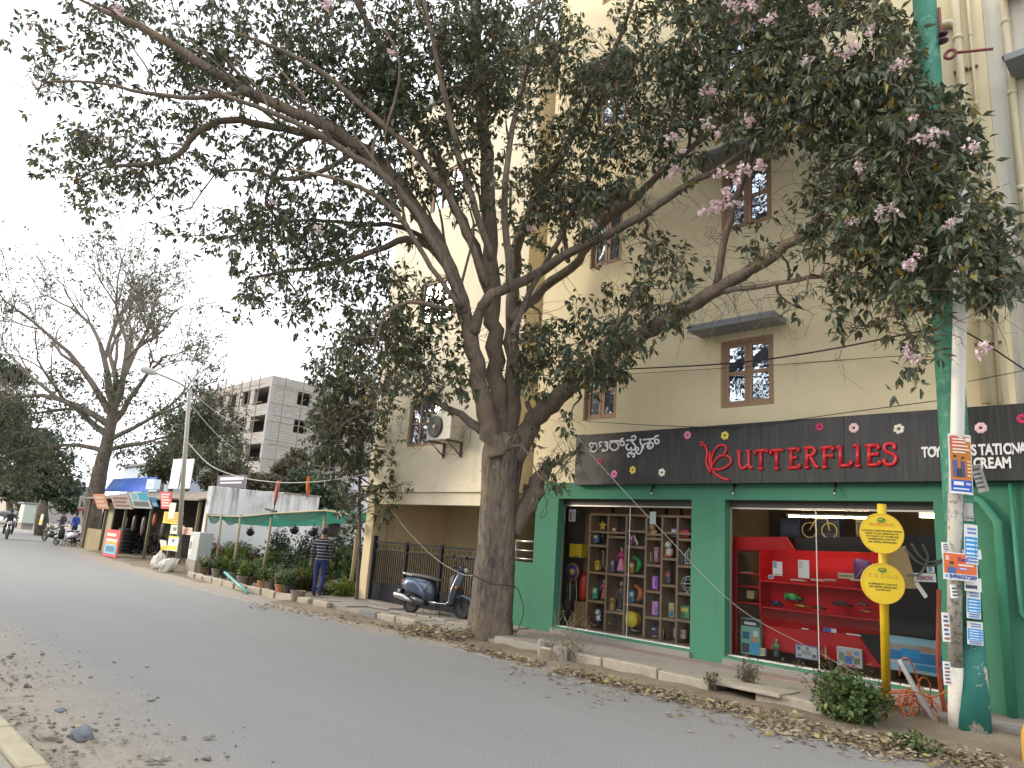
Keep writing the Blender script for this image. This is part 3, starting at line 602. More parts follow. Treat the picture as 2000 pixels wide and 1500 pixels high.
for (px, py), c, np_ in (((1343, 850), 'pink', 7), ((1416, 851), 'yellow', 6), ((1601, 834), 'magenta', 10), ((1668, 836), 'blush', 8), ((1756, 838), 'white', 6), ((1172, 901), 'magenta', 9), ((1200, 926), 'pink', 7), ((1236, 918), 'yellow', 6), ((1293, 923), 'white', 6), ((1916, 836), 'blush', 8), ((1997, 818), 'magenta', 10)):
    p = onY(px, py, SY); g = MB(); r_ = 0.075
    for i in range(np_):
        a = 2 * math.pi * i / np_ + .3; w = 0.028 if np_ < 9 else 0.014
        g.ball((p[0] + math.cos(a) * r_ * .58, SY - .006 - .0004 * (i % 3), p[2] + math.sin(a) * r_ * .58), (w, .006, w), 8, 6)
        g.tube([(p[0] + math.cos(a) * r_ * .25, SY - .005, p[2] + math.sin(a) * r_ * .25), (p[0] + math.cos(a) * r_ * .8, SY - .006, p[2] + math.sin(a) * r_ * .8)], w * .75, 6, flat=.3, flatax=(0, 1, 0))
    fo = g.build('flower', mat('petal_' + c, PET[c], .5, .08), SG, smooth=True)
    g = MB(); g.ball((p[0], SY - .008, p[2]), (.016, .008, .016), 8, 6); g.build('centre', mat('petal_centre', (.12, .06, .03), .6), fo)
for px in (1277, 1436, 1633):
    p = onY(px, 958, D - .04); g = MB(); g.tube([(p[0], D - .04, 2.83), (p[0], D - .1, 2.78), (p[0] + .01, D - .12, 2.72)], .018, 8); lo_ = g.build('sign_lamp', mat('black_lamp', (.03, .03, .03), .5), SG, smooth=True)
    g = MB(); g.ball((p[0] + .01, D - .125, 2.69), .022, 8, 6); g.build('lamp_head', M_STEEL, lo_, smooth=True)
# ================================================================== the big flowering street tree
def bark_mat(name, a, b_, sc=1.0):
    m, n, l, b, o = newmat(name); v = coords(n, l, 'Object', (9 * sc, 9 * sc, 1.6 * sc))
    f = noise(n, l, v, 1.6, 8, 0.75); f2 = noise(n, l, coords(n, l), 1.3, 4)
    c = mixcol(n, l, ramp(n, l, f, 0.33, 0.66), a, b_); c = mixcol(n, l, ramp(n, l, f2, 0.5, 0.75), c, (b_[0] * 1.05, b_[1] * .98, b_[2] * .8))
    l.new(c, b.inputs['Base Color']); b.inputs['Roughness'].default_value = 0.95; bump(n, l, b, f, 1.0, 0.05); return m
M_BARK = bark_mat('grey_brown_fissured_bark', (0.05, 0.041, 0.034), (0.27, 0.225, 0.18))
M_LIMB = bark_mat('smooth_brown_bark', (0.10, 0.078, 0.062), (0.27, 0.215, 0.165), 1.5)
M_TWIG = mat('twig_bark', (0.13, 0.10, 0.075), 0.9, 0.3, 6)
LEAFC = [(0.0, (0.044, 0.060, 0.038)), (0.35, (0.074, 0.094, 0.055)), (0.65, (0.10, 0.122, 0.070)), (0.86, (0.125, 0.145, 0.078)), (0.94, (0.14, 0.15, 0.05)), (0.985, (0.26, 0.17, 0.035)), (1.0, (0.20, 0.11, 0.03))]
M_LEAF = leafmat('tabebuia_leaf', LEAFC, 0.28, 0.42)
M_LEAFO = leafmat('tabebuia_leaf_single', [(0, (0.03, 0.05, 0.024)), (0.5, (0.055, 0.082, 0.036)), (0.8, (0.085, 0.12, 0.045)), (0.93, (0.16, 0.16, 0.04)), (1, (0.30, 0.19, 0.03))], 0.25, 0.42, obj=True)
def tp(x, y, dd=0.0):
    """a point of the crown: along the street front on the right, in the plane of the trunk on the left"""
    if x <= 1000: p = at(x, y, 12.62 + dd)
    else:
        q = onY(x, y, 9.32 - 0.00065 * (x - 1000)); p = EYE + (q - EYE) * (1 + dd / 12.6)
    if p[0] > -16.0 and p[1] > 10.2:      # stays in front of the wall
        p = EYE + (p - EYE) * (10.2 / p[1])
    return p
TREE = thing('flowering_street_tree', 'big spreading street tree with pink blossom and dark drooping leaves by the kerb', 'tree', (-9.6, 9.35, 0.1))
NODES = []       # (point, radius)
def twig(mb, a, b_, r0, r1, seg=5, bend=.12, n=4, sag=0.0):
    a = np.array(a); b_ = np.array(b_); L = np.linalg.norm(b_ - a); pts = []
    o1, o2 = RNG.normal(size=3) * L * bend, RNG.normal(size=3) * L * bend
    for i in range(seg + 1):
        t = i / seg; p = a + (b_ - a) * t + o1 * math.sin(math.pi * t) + o2 * math.sin(2 * math.pi * t) * .5; p = p + np.array([0, 0, 1]) * sag * L * math.sin(math.pi * t); pts.append(p)
    mb.tube(pts, [r0 + (r1 - r0) * i / seg for i in range(seg + 1)], n, cap=False); return pts
def limb(name, path, m=M_LIMB, n=10, k=4, jit=0.0, parent=TREE, wob=.10):
    """path: (px, py, width in px, depth offset)"""
    P = [np.concatenate([tp(a, b_, d), [w * np.linalg.norm(tp(a, b_, d) - EYE) / F_PX / 2]]) for a, b_, w, d in path]
    P = smoothpath(P, k); pts = [p[:3] for p in P]; rad = [max(0.006, p[3]) for p in P]
    for i in range(1, len(pts) - 1): pts[i] = pts[i] + RNG.normal(size=3) * rad[i] * 0.18
    g = MB(); g.tube(pts, rad, n, wob=wob); o = g.build(name, m, parent, smooth=True)
    for p, r_ in zip(pts, rad): NODES.append((p, r_))
    return o
# trunk: fluted base
tb = [(959, 1264, 106, 0), (959, 1242, 94, 0), (961, 1200, 85, 0), (967, 1130, 79, 0), (972, 1050, 73, 0), (976, 980, 72, 0), (980, 920, 78, 0), (984, 880, 80, 0), (988, 850, 62, 0)]
P = smoothpath([np.concatenate([tp(a, b_, d), [w * 12.6 / F_PX / 2]]) for a, b_, w, d in tb], 4)
PX = smoothpath(P, 3); NS = 120; ang = np.arange(NS) * 2 * math.pi / NS; ph = RNG.uniform(0, 6.28, 9); vs = []
for i, p in enumerate(PX):
    t = i / len(PX); a = ang + .12 * math.sin(t * 9) + .05 * np.sin(t * 31 + 3 * ang)
    fl = .085 * np.sin(3 * a + 1 + t * 2) * (1 - .4 * t) + .05 * np.sin(5 * a + ph[0] + t * 4)
    rid = .018 * np.abs(np.sin(14 * a + ph[1] + 2.2 * np.sin(t * 17 + a * 2))) + .014 * np.abs(np.sin(23 * a + ph[2] + 2.6 * np.sin(t * 29 + a * 3))) + .010 * np.sin(41 * a + t * 60) * np.sin(t * 90 + a * 7)
    r_ = p[3] * (.97 + fl + rid * 1.5 + .008 * RNG.normal(size=NS))
    vs += [(p[0] + r_[k] * math.cos(ang[k]), p[1] + r_[k] * math.sin(ang[k]), p[2] + .01 * math.sin(9 * ang[k])) for k in range(NS)]
P = PX; g = MB()
g.add(vs, [(i * NS + k, i * NS + (k + 1) % NS, (i + 1) * NS + (k + 1) % NS, (i + 1) * NS + k) for i in range(len(P) - 1) for k in range(NS)] + [tuple((len(P) - 1) * NS + k for k in range(NS))])
g.build('trunk', M_BARK, TREE, smooth=True)
LIMBS = [
    [(1000, 900, 46, -.1), (1040, 830, 40, -.2), (1075, 790, 36, -.2), (1112, 758, 33, -.2), (1140, 735, 30, -.2), (1190, 692, 29, 0), (1260, 650, 28, 0), (1330, 608, 27, 0), (1390, 572, 25, 0), (1470, 528, 22, 0), (1560, 465, 17, 0), (1640, 440, 13, 0), (1740, 425, 10, 0), (1850, 395, 7, 0), (1930, 400, 5, 0)],
    [(926, 650, 22, -.5), (938, 605, 21, -.6), (962, 575, 20, -.7), (1040, 540, 19, -.8), (1120, 490, 18, -.8), (1200, 452, 17, -.7), (1270, 410, 15, -.7), (1330, 370, 13, -.6), (1400, 332, 11, -.5), (1460, 290, 8, -.5), (1540, 240, 6, -.5)],
    [(975, 890, 44, -.25), (950, 830, 38, -.3), (935, 745, 33, -.35), (922, 665, 31, -.4), (905, 600, 28, -.4), (885, 540, 27, -.3), (850, 470, 25, -.2), (805, 400, 24, -.2), (760, 340, 23, -.3), (700, 288, 22, -.4), (640, 245, 20, -.5), (560, 212, 19, -.6), (480, 178, 17, -.7), (400, 130, 16, -.8), (330, 85, 14, -.9), (270, 50, 12, -1), (200, 20, 8, -1)],
    [(890, 545, 20, -.2), (850, 455, 18, 0), (800, 385, 18, .1), (740, 312, 17, .1), (690, 280, 16, .1), (620, 265, 15, 0), (540, 250, 13, 0), (450, 235, 12, -.1), (390, 255, 11, -.2), (350, 300, 10, -.2), (300, 320, 8, -.3), (210, 325, 5, -.3)],
    [(985, 890, 42, .1), (972, 760, 36, .15), (965, 650, 32, .2), (962, 560, 30, .2), (958, 450, 28, .2), (952, 350, 26, .2), (944, 250, 23, .3), (936, 150, 20, .3), (930, 50, 17, .3), (924, -80, 12, .3), (930, -220, 6, .3)],
    [(995, 890, 36, .2), (1000, 760, 32, .2), (1000, 640, 28, .1), (1002, 550, 25, 0), (1012, 470, 21, 0), (1045, 395, 18, 0), (1080, 330, 16, 0), (1130, 245, 13, 0), (1180, 140, 10, 0), (1230, 20, 7, 0), (1260, -80, 5, 0)],
    [(1000, 625, 20, -.2), (1060, 565, 19, 0), (1130, 508, 17, 0), (1165, 450, 16, 0), (1250, 380, 14, 0), (1300, 325, 12, 0), (1390, 255, 10, 0), (1450, 180, 8, 0), (1530, 80, 6, 0), (1580, 0, 4, 0)],
    [(1398, 560, 14, 0), (1418, 455, 13, 0), (1442, 375, 12, 0), (1470, 300, 10, 0), (1500, 200, 8, 0), (1540, 120, 6, 0), (1620, 40, 5, 0)],
    [(965, 600, 22, .3), (925, 480, 20, .4), (880, 385, 19, .4), (850, 300, 17, .4), (800, 205, 15, .4), (750, 105, 12, .3), (700, 10, 10, .2), (660, -80, 6, .1)],
    [(885, 545, 13, .1), (840, 485, 14, .2), (790, 468, 13, .2), (735, 490, 11, .2), (650, 515, 9, .2), (560, 530, 7, .1), (480, 545, 4, .1)],
    [(1400, 570, 12, 0), (1480, 560, 10, -.1), (1560, 545, 8, -.2), (1640, 540, 7, -.2), (1720, 560, 5, -.3), (1770, 640, 4, -.3), (1795, 720, 3, -.3)],
    [(1560, 465, 9, 0), (1600, 420, 9, 0), (1630, 380, 8, -.1), (1680, 330, 7, -.1), (1760, 280, 6, -.2), (1850, 260, 4, -.2)],
    [(1000, 1040, 34, -.05), (1030, 985, 36, 0), (1052, 940, 30, .1), (1066, 915, 22, .15), (1072, 900, 12, .2)],
    [(940, 840, 20, -.2), (900, 812, 15, -.3), (860, 790, 11, -.4), (820, 770, 7, -.4), (770, 740, 4, -.4)],
    [(1085, 340, 9, -.3), (1105, 480, 9, -.6), (1110, 510, 10, -.75)],
    [(700, 290, 11, -.4), (640, 330, 9, -.3), (560, 350, 7, -.2), (480, 330, 5, -.2), (420, 340, 4, -.2)],
    [(620, 262, 9, 0), (560, 300, 8, .2), (520, 390, 6, .3), (560, 440, 5, .3), (600, 470, 4, .3)],
    [(840, 470, 10, .4), (770, 440, 9, .6), (700, 440, 8, .6), (620, 430, 6, .5), (520, 440, 5, .4), (430, 470, 3, .3)],
    [(480, 180, 9, -.7), (380, 190, 8, -.8), (280, 180, 6, -.9), (180, 160, 4, -1), (90, 160, 3, -1)],
    [(910, 610, 12, -.5), (860, 600, 10, -.8), (800, 590, 8, -1), (750, 620, 6, -1.1), (730, 690, 4, -1.1)],
    [(1115, 758, 14, -.2), (1150, 720, 12, -.5), (1180, 670, 10, -.7), (1230, 600, 8, -.8), (1270, 540, 5, -.8)],
    [(905, 600, 15, -.7), (862, 505, 14, -.7), (815, 420, 13, -.7), (760, 352, 13, -.8), (690, 305, 12, -.9), (600, 252, 10, -1), (500, 208, 8, -1.1), (380, 168, 5, -1.2)],
    [(952, 560, 15, -.5), (902, 432, 14, -.6), (860, 360, 13, -.7), (790, 280, 12, -.7), (720, 218, 11, -.8), (640, 150, 9, -.9), (555, 100, 7, -1), (450, 60, 4, -1)],
    [(960, 510, 14, -.4), (922, 385, 13, -.6), (895, 300, 12, -.7), (872, 200, 11, -.8), (850, 100, 9, -.8), (828, 0, 7, -.8)],
    [(1000, 570, 14, -.4), (986, 430, 13, -.5), (992, 310, 11, -.6), (1012, 200, 9, -.6), (1040, 100, 8, -.6), (1062, 0, 6, -.6)],
    [(898, 600, 11, -.8), (842, 522, 10, -.9), (792, 442, 10, -1), (738, 385, 9, -1), (660, 350, 7, -1.1), (560, 330, 4, -1.1)],
    [(1000, 650, 12, -.6), (1040, 562, 11, -.8), (1090, 470, 10, -.9), (1122, 400, 9, -.9), (1162, 330, 7, -.9), (1220, 258, 5, -.9)],
    [(1640, 440, 7, 0), (1700, 470, 6, -.1), (1800, 520, 5, -.2), (1900, 540, 4, -.2), (1960, 560, 3, -.2)]]
for lb in LIMBS: limb('limb', lb)
for _ in range(46):      # secondary limbs fanning out through the crown
    i_ = RNG.integers(40, len(NODES)); p0, r0_ = NODES[i_]
    if r0_ < .03 or p0[2] < 4.6: continue
    dr = unit(np.array([RNG.normal() * .5, RNG.normal() * .3, 0]) + unit(p0 - np.array([-9.6, 9.35, 3.5])) * .9 + np.array([0, 0, .5])); L_ = RNG.uniform(1.2, 2.6); q0 = p0 + dr * L_
    if q0[0] > -15.9 and q0[1] > 10.1: q0 = EYE + (q0 - EYE) * (10.1 / q0[1])
    g = MB(); pp_ = twig(g, p0, q0, min(.035, r0_ * .55), .010, 8, .08, 7); g.build('branch', M_LIMB, TREE, smooth=True); NODES += [(z_, .014) for z_ in pp_[3:]]
# stub cut ends on the low right limb
g = MB(); p = tp(1042, 838, -.2); g.tube([p, p + np.array([-.05, -.05, .32]), p + np.array([-.16, -.06, .5])], [.06, .05, .045], 8); g.build('pruned_stub', M_LIMB, TREE, smooth=True)
BLOBS = [(130, 60, 110, 60, .6), (300, 60, 140, 80, .9), (500, 80, 160, 110, .95), (700, 80, 160, 120, 1.05), (110, 150, 80, 50, .28), (330, 190, 150, 65, .65), (500, 230, 130, 60, .6), (650, 180, 130, 90, .95),
         (140, 310, 75, 60, .7), (220, 310, 110, 75, .85), (330, 320, 60, 60, .4), (240, 390, 110, 45, .4), (340, 445, 45, 35, .35), (480, 320, 100, 50, .6), (600, 310, 110, 60, .7), (730, 330, 80, 80, .6),
         (860, 120, 130, 140, 1.3), (780, 200, 110, 100, .9), (1000, 60, 130, 90, .9), (700, 200, 90, 80, .5), (850, 280, 100, 100, .9), (960, 100, 100, 100, .8), (1060, 150, 100, 120, .85), (1140, 330, 110, 85, 1.1), (1080, 400, 95, 80, 1.2), (1190, 200, 90, 90, .6),
         (1300, 70, 120, 90, .85), (1280, 190, 100, 80, .8), (1320, 270, 65, 65, .65), (1450, 90, 150, 110, .95), (1620, 90, 150, 110, .95), (1500, 200, 140, 70, .95), (1650, 200, 130, 80, 1.0), (1745, 130, 60, 90, .6),
         (1780, 260, 90, 90, .85), (1850, 310, 65, 85, .65), (1700, 330, 120, 75, .6), (1800, 420, 105, 85, .8), (1680, 450, 110, 60, .65), (1720, 535, 115, 55, .55), (1850, 540, 100, 60, .55),
         (1930, 470, 65, 75, .5), (1960, 560, 35, 45, .5), (1700, 620, 90, 30, .22), (1785, 690, 35, 50, .35), (1572, 590, 28, 22, .25), (1500, 470, 60, 45, .22), (1480, 260, 70, 40, .35), (1590, 400, 70, 50, .22),
         (1235, 605, 105, 55, .6), (1130, 680, 115, 65, 1.0), (1075, 725, 85, 50, .8), (1030, 690, 45, 55, .6), (1190, 715, 60, 40, .6), (1290, 560, 60, 55, .4), (1260, 480, 80, 35, .35), (1090, 860, 45, 70, .3), (1075, 930, 28, 28, .6), (1330, 500, 60, 40, .2),
         (500, 450, 105, 60, .9), (600, 440, 110, 65, .9), (560, 555, 100, 50, .8), (485, 600, 45, 28, .5), (680, 500, 80, 75, .85), (620, 610, 60, 38, .5), (760, 420, 60, 60, .45), (770, 600, 85, 75, .95), (840, 650, 75, 75, .95), (740, 690, 75, 75, .95),
         (840, 740, 85, 45, .75), (780, 775, 65, 40, .45), (900, 740, 35, 50, .5), (990, 230, 70, 90, .6), (930, 380, 60, 70, .45), (1010, 560, 40, 50, .25),
         (400, -90, 240, 70, .5), (800, -100, 240, 80, .5), (1250, -100, 240, 80, .5), (1600, -90, 200, 70, .5), (700, 400, 60, 50, .4), (420, 130, 90, 60, .7)]
TW = MB(); CL = []
def kd_build():
    kd = kdtree.KDTree(len(NODES))
    for i, (p, r_) in enumerate(NODES): kd.insert(p, i)
    kd.balance(); return kd
kd = kd_build(); SUB = []
for bx, by, rx, ry, dn in BLOBS:
    k = max(2, int(rx * ry / 2600))
    for _ in range(k):
        q = tp(bx + RNG.uniform(-.75, .75) * rx, by + RNG.uniform(-.75, .75) * ry, RNG.uniform(-1.5, .8) if bx < 1000 else RNG.uniform(-1.3, .5))
        co, i, ds = kd.find(q); r0 = min(NODES[i][1] * .7, .03)
        for j, p in enumerate(twig(TW, NODES[i][0], q, max(r0, .012), .007, 6, .13, 5, .08)): SUB.append((p, .012 - .0008 * j))
NODES += SUB; kd = kd_build()
for bx, by, rx, ry, dn in BLOBS:
    area = math.pi * rx * ry; k = int(area * dn * 0.0050 * (.85 if bx > 1350 and by > 300 else .62 if bx < 620 and by < 260 else .68 if bx < 1000 and by < 360 else .86) + 1)
    for _ in range(k):
        a, r_ = RNG.uniform(0, 2 * math.pi), math.sqrt(RNG.uniform(0, 1.15))
        q = tp(bx + rx * r_ * math.cos(a), by + ry * r_ * math.sin(a), RNG.uniform(-.9, 1.8) if bx < 1000 else RNG.uniform(-1.6, .8))
        co, i, ds = kd.find(q)
        pts = twig(TW, NODES[i][0], q, .006, .003, 4, .16, 3, .1)
        CL.append(q); CL.append(pts[3] + RNG.normal(size=3) * .06); CL.append(q + RNG.normal(size=3) * .14)
# bare twigs without leaves
for bx, by, rx, ry, kk in ((1480, 430, 190, 120, 70), (1400, 620, 110, 70, 26), (1700, 600, 120, 80, 40), (150, 170, 120, 90, 45), (330, 380, 110, 80, 40), (1760, 480, 140, 100, 50), (1100, 880, 40, 80, 22), (1230, 500, 100, 60, 30), (1900, 620, 60, 80, 14), (800, 850, 80, 50, 14), (900, 900, 60, 40, 6)):
    for _ in range(kk):
        q = tp(bx + RNG.normal() * rx * .6, by + RNG.normal() * ry * .6, RNG.uniform(-.8, .3)); co, i, ds = kd.find(q)
        pts = twig(TW, NODES[i][0], q, .006, .0025, 6, .2, 3)
        for p in pts[2:5:2]: twig(TW, p, p + RNG.normal(size=3) * .22, .003, .0018, 3, .2, 3)
tw = TW.build('twigs', M_TWIG, TREE, smooth=True); tw['kind'] = 'stuff'
CL = np.array(CL); V, F = whorls(CL, 5, (0.095, 0.165), 0.75, 1.0, .40)
cr = link('crown', mesh_np('crown', V - np.array(WLOC[TREE.name]), F, M_LEAF), TREE); cr['kind'] = 'stuff'
print('leaflets', len(F) // 4)
# the leaves that show largest, each its own
lv, lf = leaf_arrays(np.zeros((1, 3)), np.array([[0, 0, -1.0]]), np.array([1.0]), np.array([.42]), .2, .12)
lme = mesh_np('leaf', lv, lf, M_LEAFO)
dep = (CL - EYE) @ FW; order = np.argsort(dep)[:1400]; RNG.shuffle(order)
for j in order[:290]:
    o = bpy.data.objects.new('leaf', lme); COL.objects.link(o); o.parent = TREE
    o.location = tuple(CL[j] - np.array(WLOC[TREE.name])); o.rotation_euler = (RNG.normal() * .6, RNG.normal() * .6, RNG.uniform(0, 6.28)); q_ = RNG.uniform(.12, .18); o.scale = (q_, q_, q_)
# pink blossom
M_PINK = leafmat('pink_blossom', [(0, (0.60, 0.40, 0.45)), (.4, (0.74, 0.58, 0.61)), (1, (0.82, 0.72, 0.74))], .3, .6)
FL = [(1385, 175, 20), (1465, 233, 16), (1383, 243, 17), (1402, 262, 8), (1310, 272, 14), (1333, 298, 8), (1315, 338, 18), (1410, 335, 14), (1440, 345, 10), (1455, 330, 20), (1482, 322, 14), (1413, 378, 12), (1438, 358, 8), (1378, 410, 14), (1402, 402, 20), (1428, 393, 14), (1470, 10, 20), (1430, 8, 16), (1660, 100, 16), (1575, 115, 9), (1760, 125, 14), (1815, 272, 20), (1780, 235, 8), (1725, 412, 20), (1678, 330, 9), (1668, 430, 12), (1640, 105, 8), (1895, 285, 9), (1775, 515, 14), (1770, 690, 10), (1850, 438, 7), (1160, 440, 8), (1037, 447, 10), (765, 100, 8), (640, 8, 16), (230, 20, 12), (620, 450, 10), (530, 395, 8), (1920, 680, 10), (1500, 40, 14), (1590, 20, 10), (1790, 700, 8), (1700, 60, 9)]
for px, py, r_ in FL:
    c = tp(px, py, -1.55 if px > 1000 else -1.6); n_ = max(4, int(r_ * .7)); rr = r_ * 8 / F_PX
    cs = c + RNG.normal(size=(n_, 3)) * np.array([rr, rr, rr * .7]) * .55; co, i, ds = kd.find(c)
    V, F = whorls(cs, 6, (.035, .055), -.2, 1.3, .9)
    o = link('blossom', mesh_np('blossom', V - np.array(WLOC[TREE.name]), F, M_PINK), TREE)
# ================================================================== poles, posters and plants at the shop's kerb
def peel_mat(name, base, patch, amount, sc=5):
    m, n, l, b, o = newmat(name); v = coords(n, l)
    c = mixcol(n, l, noise(n, l, v, 3, 5), tuple(q * .8 for q in base), tuple(q * 1.15 for q in base))
    c = mixcol(n, l, ramp(n, l, noise(n, l, v, sc, 9, .7), .66 - amount, .68 - amount), c, patch)
    c = mixcol(n, l, ramp(n, l, noise(n, l, coords(n, l, 'Object', (8, 8, 1)), 3, 6, .7), .6, .75), c, tuple(q * .55 for q in base))
    l.new(c, b.inputs['Base Color']); b.inputs['Roughness'].default_value = .65; bump(n, l, b, noise(n, l, v, 30, 5), .25, .01); return m
M_GPOLE = peel_mat('worn_green_pole_paint', (0.035, 0.20, 0.13), (0.10, 0.26, 0.19), 0.12, 7)
M_GPOLEP = peel_mat('green_pole_with_paper_scraps', (0.02, 0.16, 0.13), (0.45, 0.42, 0.38), 0.10, 4)
M_WPOLE = mat('white_pvc_pipe', (0.66, 0.65, 0.61), 0.45, 0.06, 5); M_WOLD = peel_mat('paper_scarred_concrete', (0.42, 0.40, 0.35), (0.22, 0.20, 0.17), 0.12, 16)
GP = thing('green_utility_pole', 'thick green painted utility pole with peeling paint', 'pole', (-2.2, 9.45, 0.04))
def pole_axis(pb, pt, d): return at(*pb, d), at(*pt, d)
gx, gy_ = -2.19, 9.45
g = MB(); g.tube([(gx, gy_, 1.15), (gx, gy_, 3), (gx, gy_, 7), (gx, gy_, 11.5)], [.158, .152, .145, .135], 20); g.build('shaft', M_GPOLE, GP, smooth=True)
g = MB(); g.tube([(gx, gy_, 0.0), (gx, gy_, .6), (gx, gy_, 1.149)], [.168, .164, .159], 20); g.build('shaft_base', M_GPOLEP, GP, smooth=True)
g = MB(); g.tube([(gx + .17, gy_ - .03, 8.45), (gx + .17, gy_ - .03, 9.0)], .02, 8); g.build('conduit', mat('maroon_pipe', (.22, .05, .05), .5), GP, smooth=True)
for z in (8.45, 8.55):
    g = MB(); g.lathe([(.03, z), (.06, z + .015), (.06, z + .035), (.02, z + .05)], 12, (gx + .2, gy_ - .05, 0)); g.build('insulator', mat('maroon_insulator', (.05, .02, .05), .3), GP, smooth=True)
g = MB(); g.torus((gx + .27, gy_ - .08, 8.22), .06, .022, 'y', 14, 6); g.tube([(gx + .31, gy_ - .08, 8.22), (gx + .72, gy_ - .04, 8.1)], .018, 8); g.build('bracket_arm', mat('maroon_pipe', (.22, .05, .05)), GP, smooth=True)
g = MB()
for z in (4.3, 5.7): g.torus((gx, gy_, z), .158, .006, 'z', 20, 5)
gb = g.build('wire_band', mat('dark_wire', (.03, .03, .03), .6), GP)
WP = thing('white_conduit_pole', 'slim white pipe on a poster covered concrete stub leaning beside the green pole', 'pole', (-2.13, 8.55, 0.0))
wp = [at(1868, 1478, 7.72), at(1866, 1300, 7.72), at(1864, 1090, 7.72), at(1866, 965, 7.72), at(1870, 840, 7.72), at(1875, 600, 7.72), at(1879, 372, 7.72)]
g = MB(); g.tube(wp[:2], [.078, .074], 16); g.build('whitewashed_base', mat('whitewash', (.60, .575, .5), .8, .15, 5, dirt=.4), WP, smooth=True)
g = MB(); g.tube(wp[1:4], [.073, .072, .072], 16); g.build('stub', M_WOLD, WP, smooth=True)
g = MB(); g.tube(wp[3:], [.068, .068, .068, .066], 16); g.build('pipe', M_WPOLE, WP, smooth=True)
g = MB(); g.tube([wp[-1] - UP * .22, wp[-1] - UP * .01], .076, 16); g.build('socket', M_WPOLE, WP, smooth=True)
# posters: curved sheets that wrap the front of a pole; u runs to the reader's right
def poster(name, label, c, w, h, m, tilt=0.0, curl=0.03, group=None, back=0.0):
    """c: centre point; the sheet faces the street"""
    c = np.array(c); nx = np.array([RT[0], RT[1], 0]); nx /= np.linalg.norm(nx); ny = np.array([-nx[1], nx[0], 0.0])
    ux = nx * math.cos(tilt) + np.array([0, 0, 1]) * math.sin(tilt); uz = -nx * math.sin(tilt) + np.array([0, 0, 1]) * math.cos(tilt)
    g = MB(); nn = 8
    def S(u, v, off=0): return c + ux * (u * w) + uz * (v * h) + ny * (back + curl * (2 * u) ** 2 + off)
    for off, s in ((0, 1), (.003, -1)):
        g.sheet([[S(-.5 + i / nn, s * (-.5 + j / 4), off) for i in range(nn + 1)] for j in range(5)])
    th = g.build(name, m); tag(th, label, 'poster', group)
    def bit(nm, u0, u1, v0, v1, col, lift=.003):
        q = MB(); k = 6; q.sheet([[S(u0 + (u1 - u0) * i / k, v0 + (v1 - v0) * j, -lift) for i in range(k + 1)] for j in (0, 1)]); return q.build(nm, mat('print_%02d_%02d_%02d' % tuple(int(99 * z) for z in col), col, .6, .06), th)
    def words(s, size, u, v, col, bold=0.001, sx=1.0, nm='print'):
        return text(nm, s, size, S(u, v, -.004), ux * sx, uz, mat('ink_%02d_%02d_%02d' % tuple(int(99 * z) for z in col), col, .6, 0), th, .0006, bold, lift=.003)
    return th, bit, words, S
M_PAPER = mat('white_paper', (.72, .72, .72), .7, .06, 6)
pd = 7.60
th, bit, words, S = poster('school_poster', 'orange and blue printed poster of two people tied high on the white pole', at(1878, 906, pd), .245, .64, M_PAPER, -.03, .02)
bit('orange_field', -.45, .46, -.27, .47, (.52, .17, .02)); bit('blue_band', -.45, .46, -.46, -.27, (.02, .09, .42)); bit('red_band', -.45, .15, .24, .46, (.55, .10, .05), .006)
for k, (u1, v) in enumerate(((.2, .40), (.2, .35), (.3, .29), (.38, .23), (.15, .18))): bit('text_bar', -.36, u1, v, v + .022, (.78, .74, .66), .009)
bit('emblem', .2, .42, .38, .45, (.75, .7, .62), .009)
for u, hgt, c in ((-.28, 0, (.06, .10, .26)), (.05, -.02, (.05, .07, .18))):
    bit('figure_body', u - .09, u + .09, -.22, .06 + hgt, c, .008); bit('figure_head', u - .05, u + .05, .06 + hgt, .115 + hgt, (.36, .19, .11), .009); bit('figure_hair', u - .06, u + .06, .105 + hgt, .14 + hgt, (.02, .015, .012), .011)
bit('figure_card', -.22, -.02, -.22, -.08, (.03, .03, .035), .011)
for k in range(5): bit('text_bar', .24, .40, -.2 + .06 * k, -.18 + .06 * k, (.8, .72, .5), .008)
bit('brand_bar', -.35, .05, -.36, -.30, (.75, .75, .8), .006); bit('text_bar', -.38, .3, -.43, -.405, (.6, .65, .8), .006); bit('text_bar', .15, .4, -.35, -.31, (.45, .5, .8), .006)
th, bit, words, S = poster('broadband_poster', 'orange poster reading Excitel with a phone number on white', at(1876, 1107, pd - .02), .365, .285, M_PAPER, -.035, .006)
bit('orange_field', -.47, .47, -.26, .46, (.66, .13, .03)); words('Excitel', .062, -.07, .20, (.12, .03, .25), .0016); bit('text_bar', -.07, .38, .03, .09, (.78, .7, .62), .006); bit('button', -.07, .2, -.12, -.03, (.25, .18, .52), .006); bit('text_bar', -.03, .16, -.09, -.055, (.72, .7, .78), .009)
bit('figure_body', -.38, -.14, -.255, -.05, (.06, .12, .32), .006); bit('figure_head', -.30, -.21, -.05, .12, (.33, .18, .10), .007); bit('figure_hair', -.31, -.20, .09, .16, (.02, .015, .015), .009); bit('logo', -.43, -.33, .2, .38, (.75, .5, .4), .006); words('8496057289', .058, -.33, -.435, (.02, .05, .30), .0016); bit('phone_icon', -.44, -.38, -.42, -.32, (.1, .3, .55), .006)
blu = (.03, .26, .58)
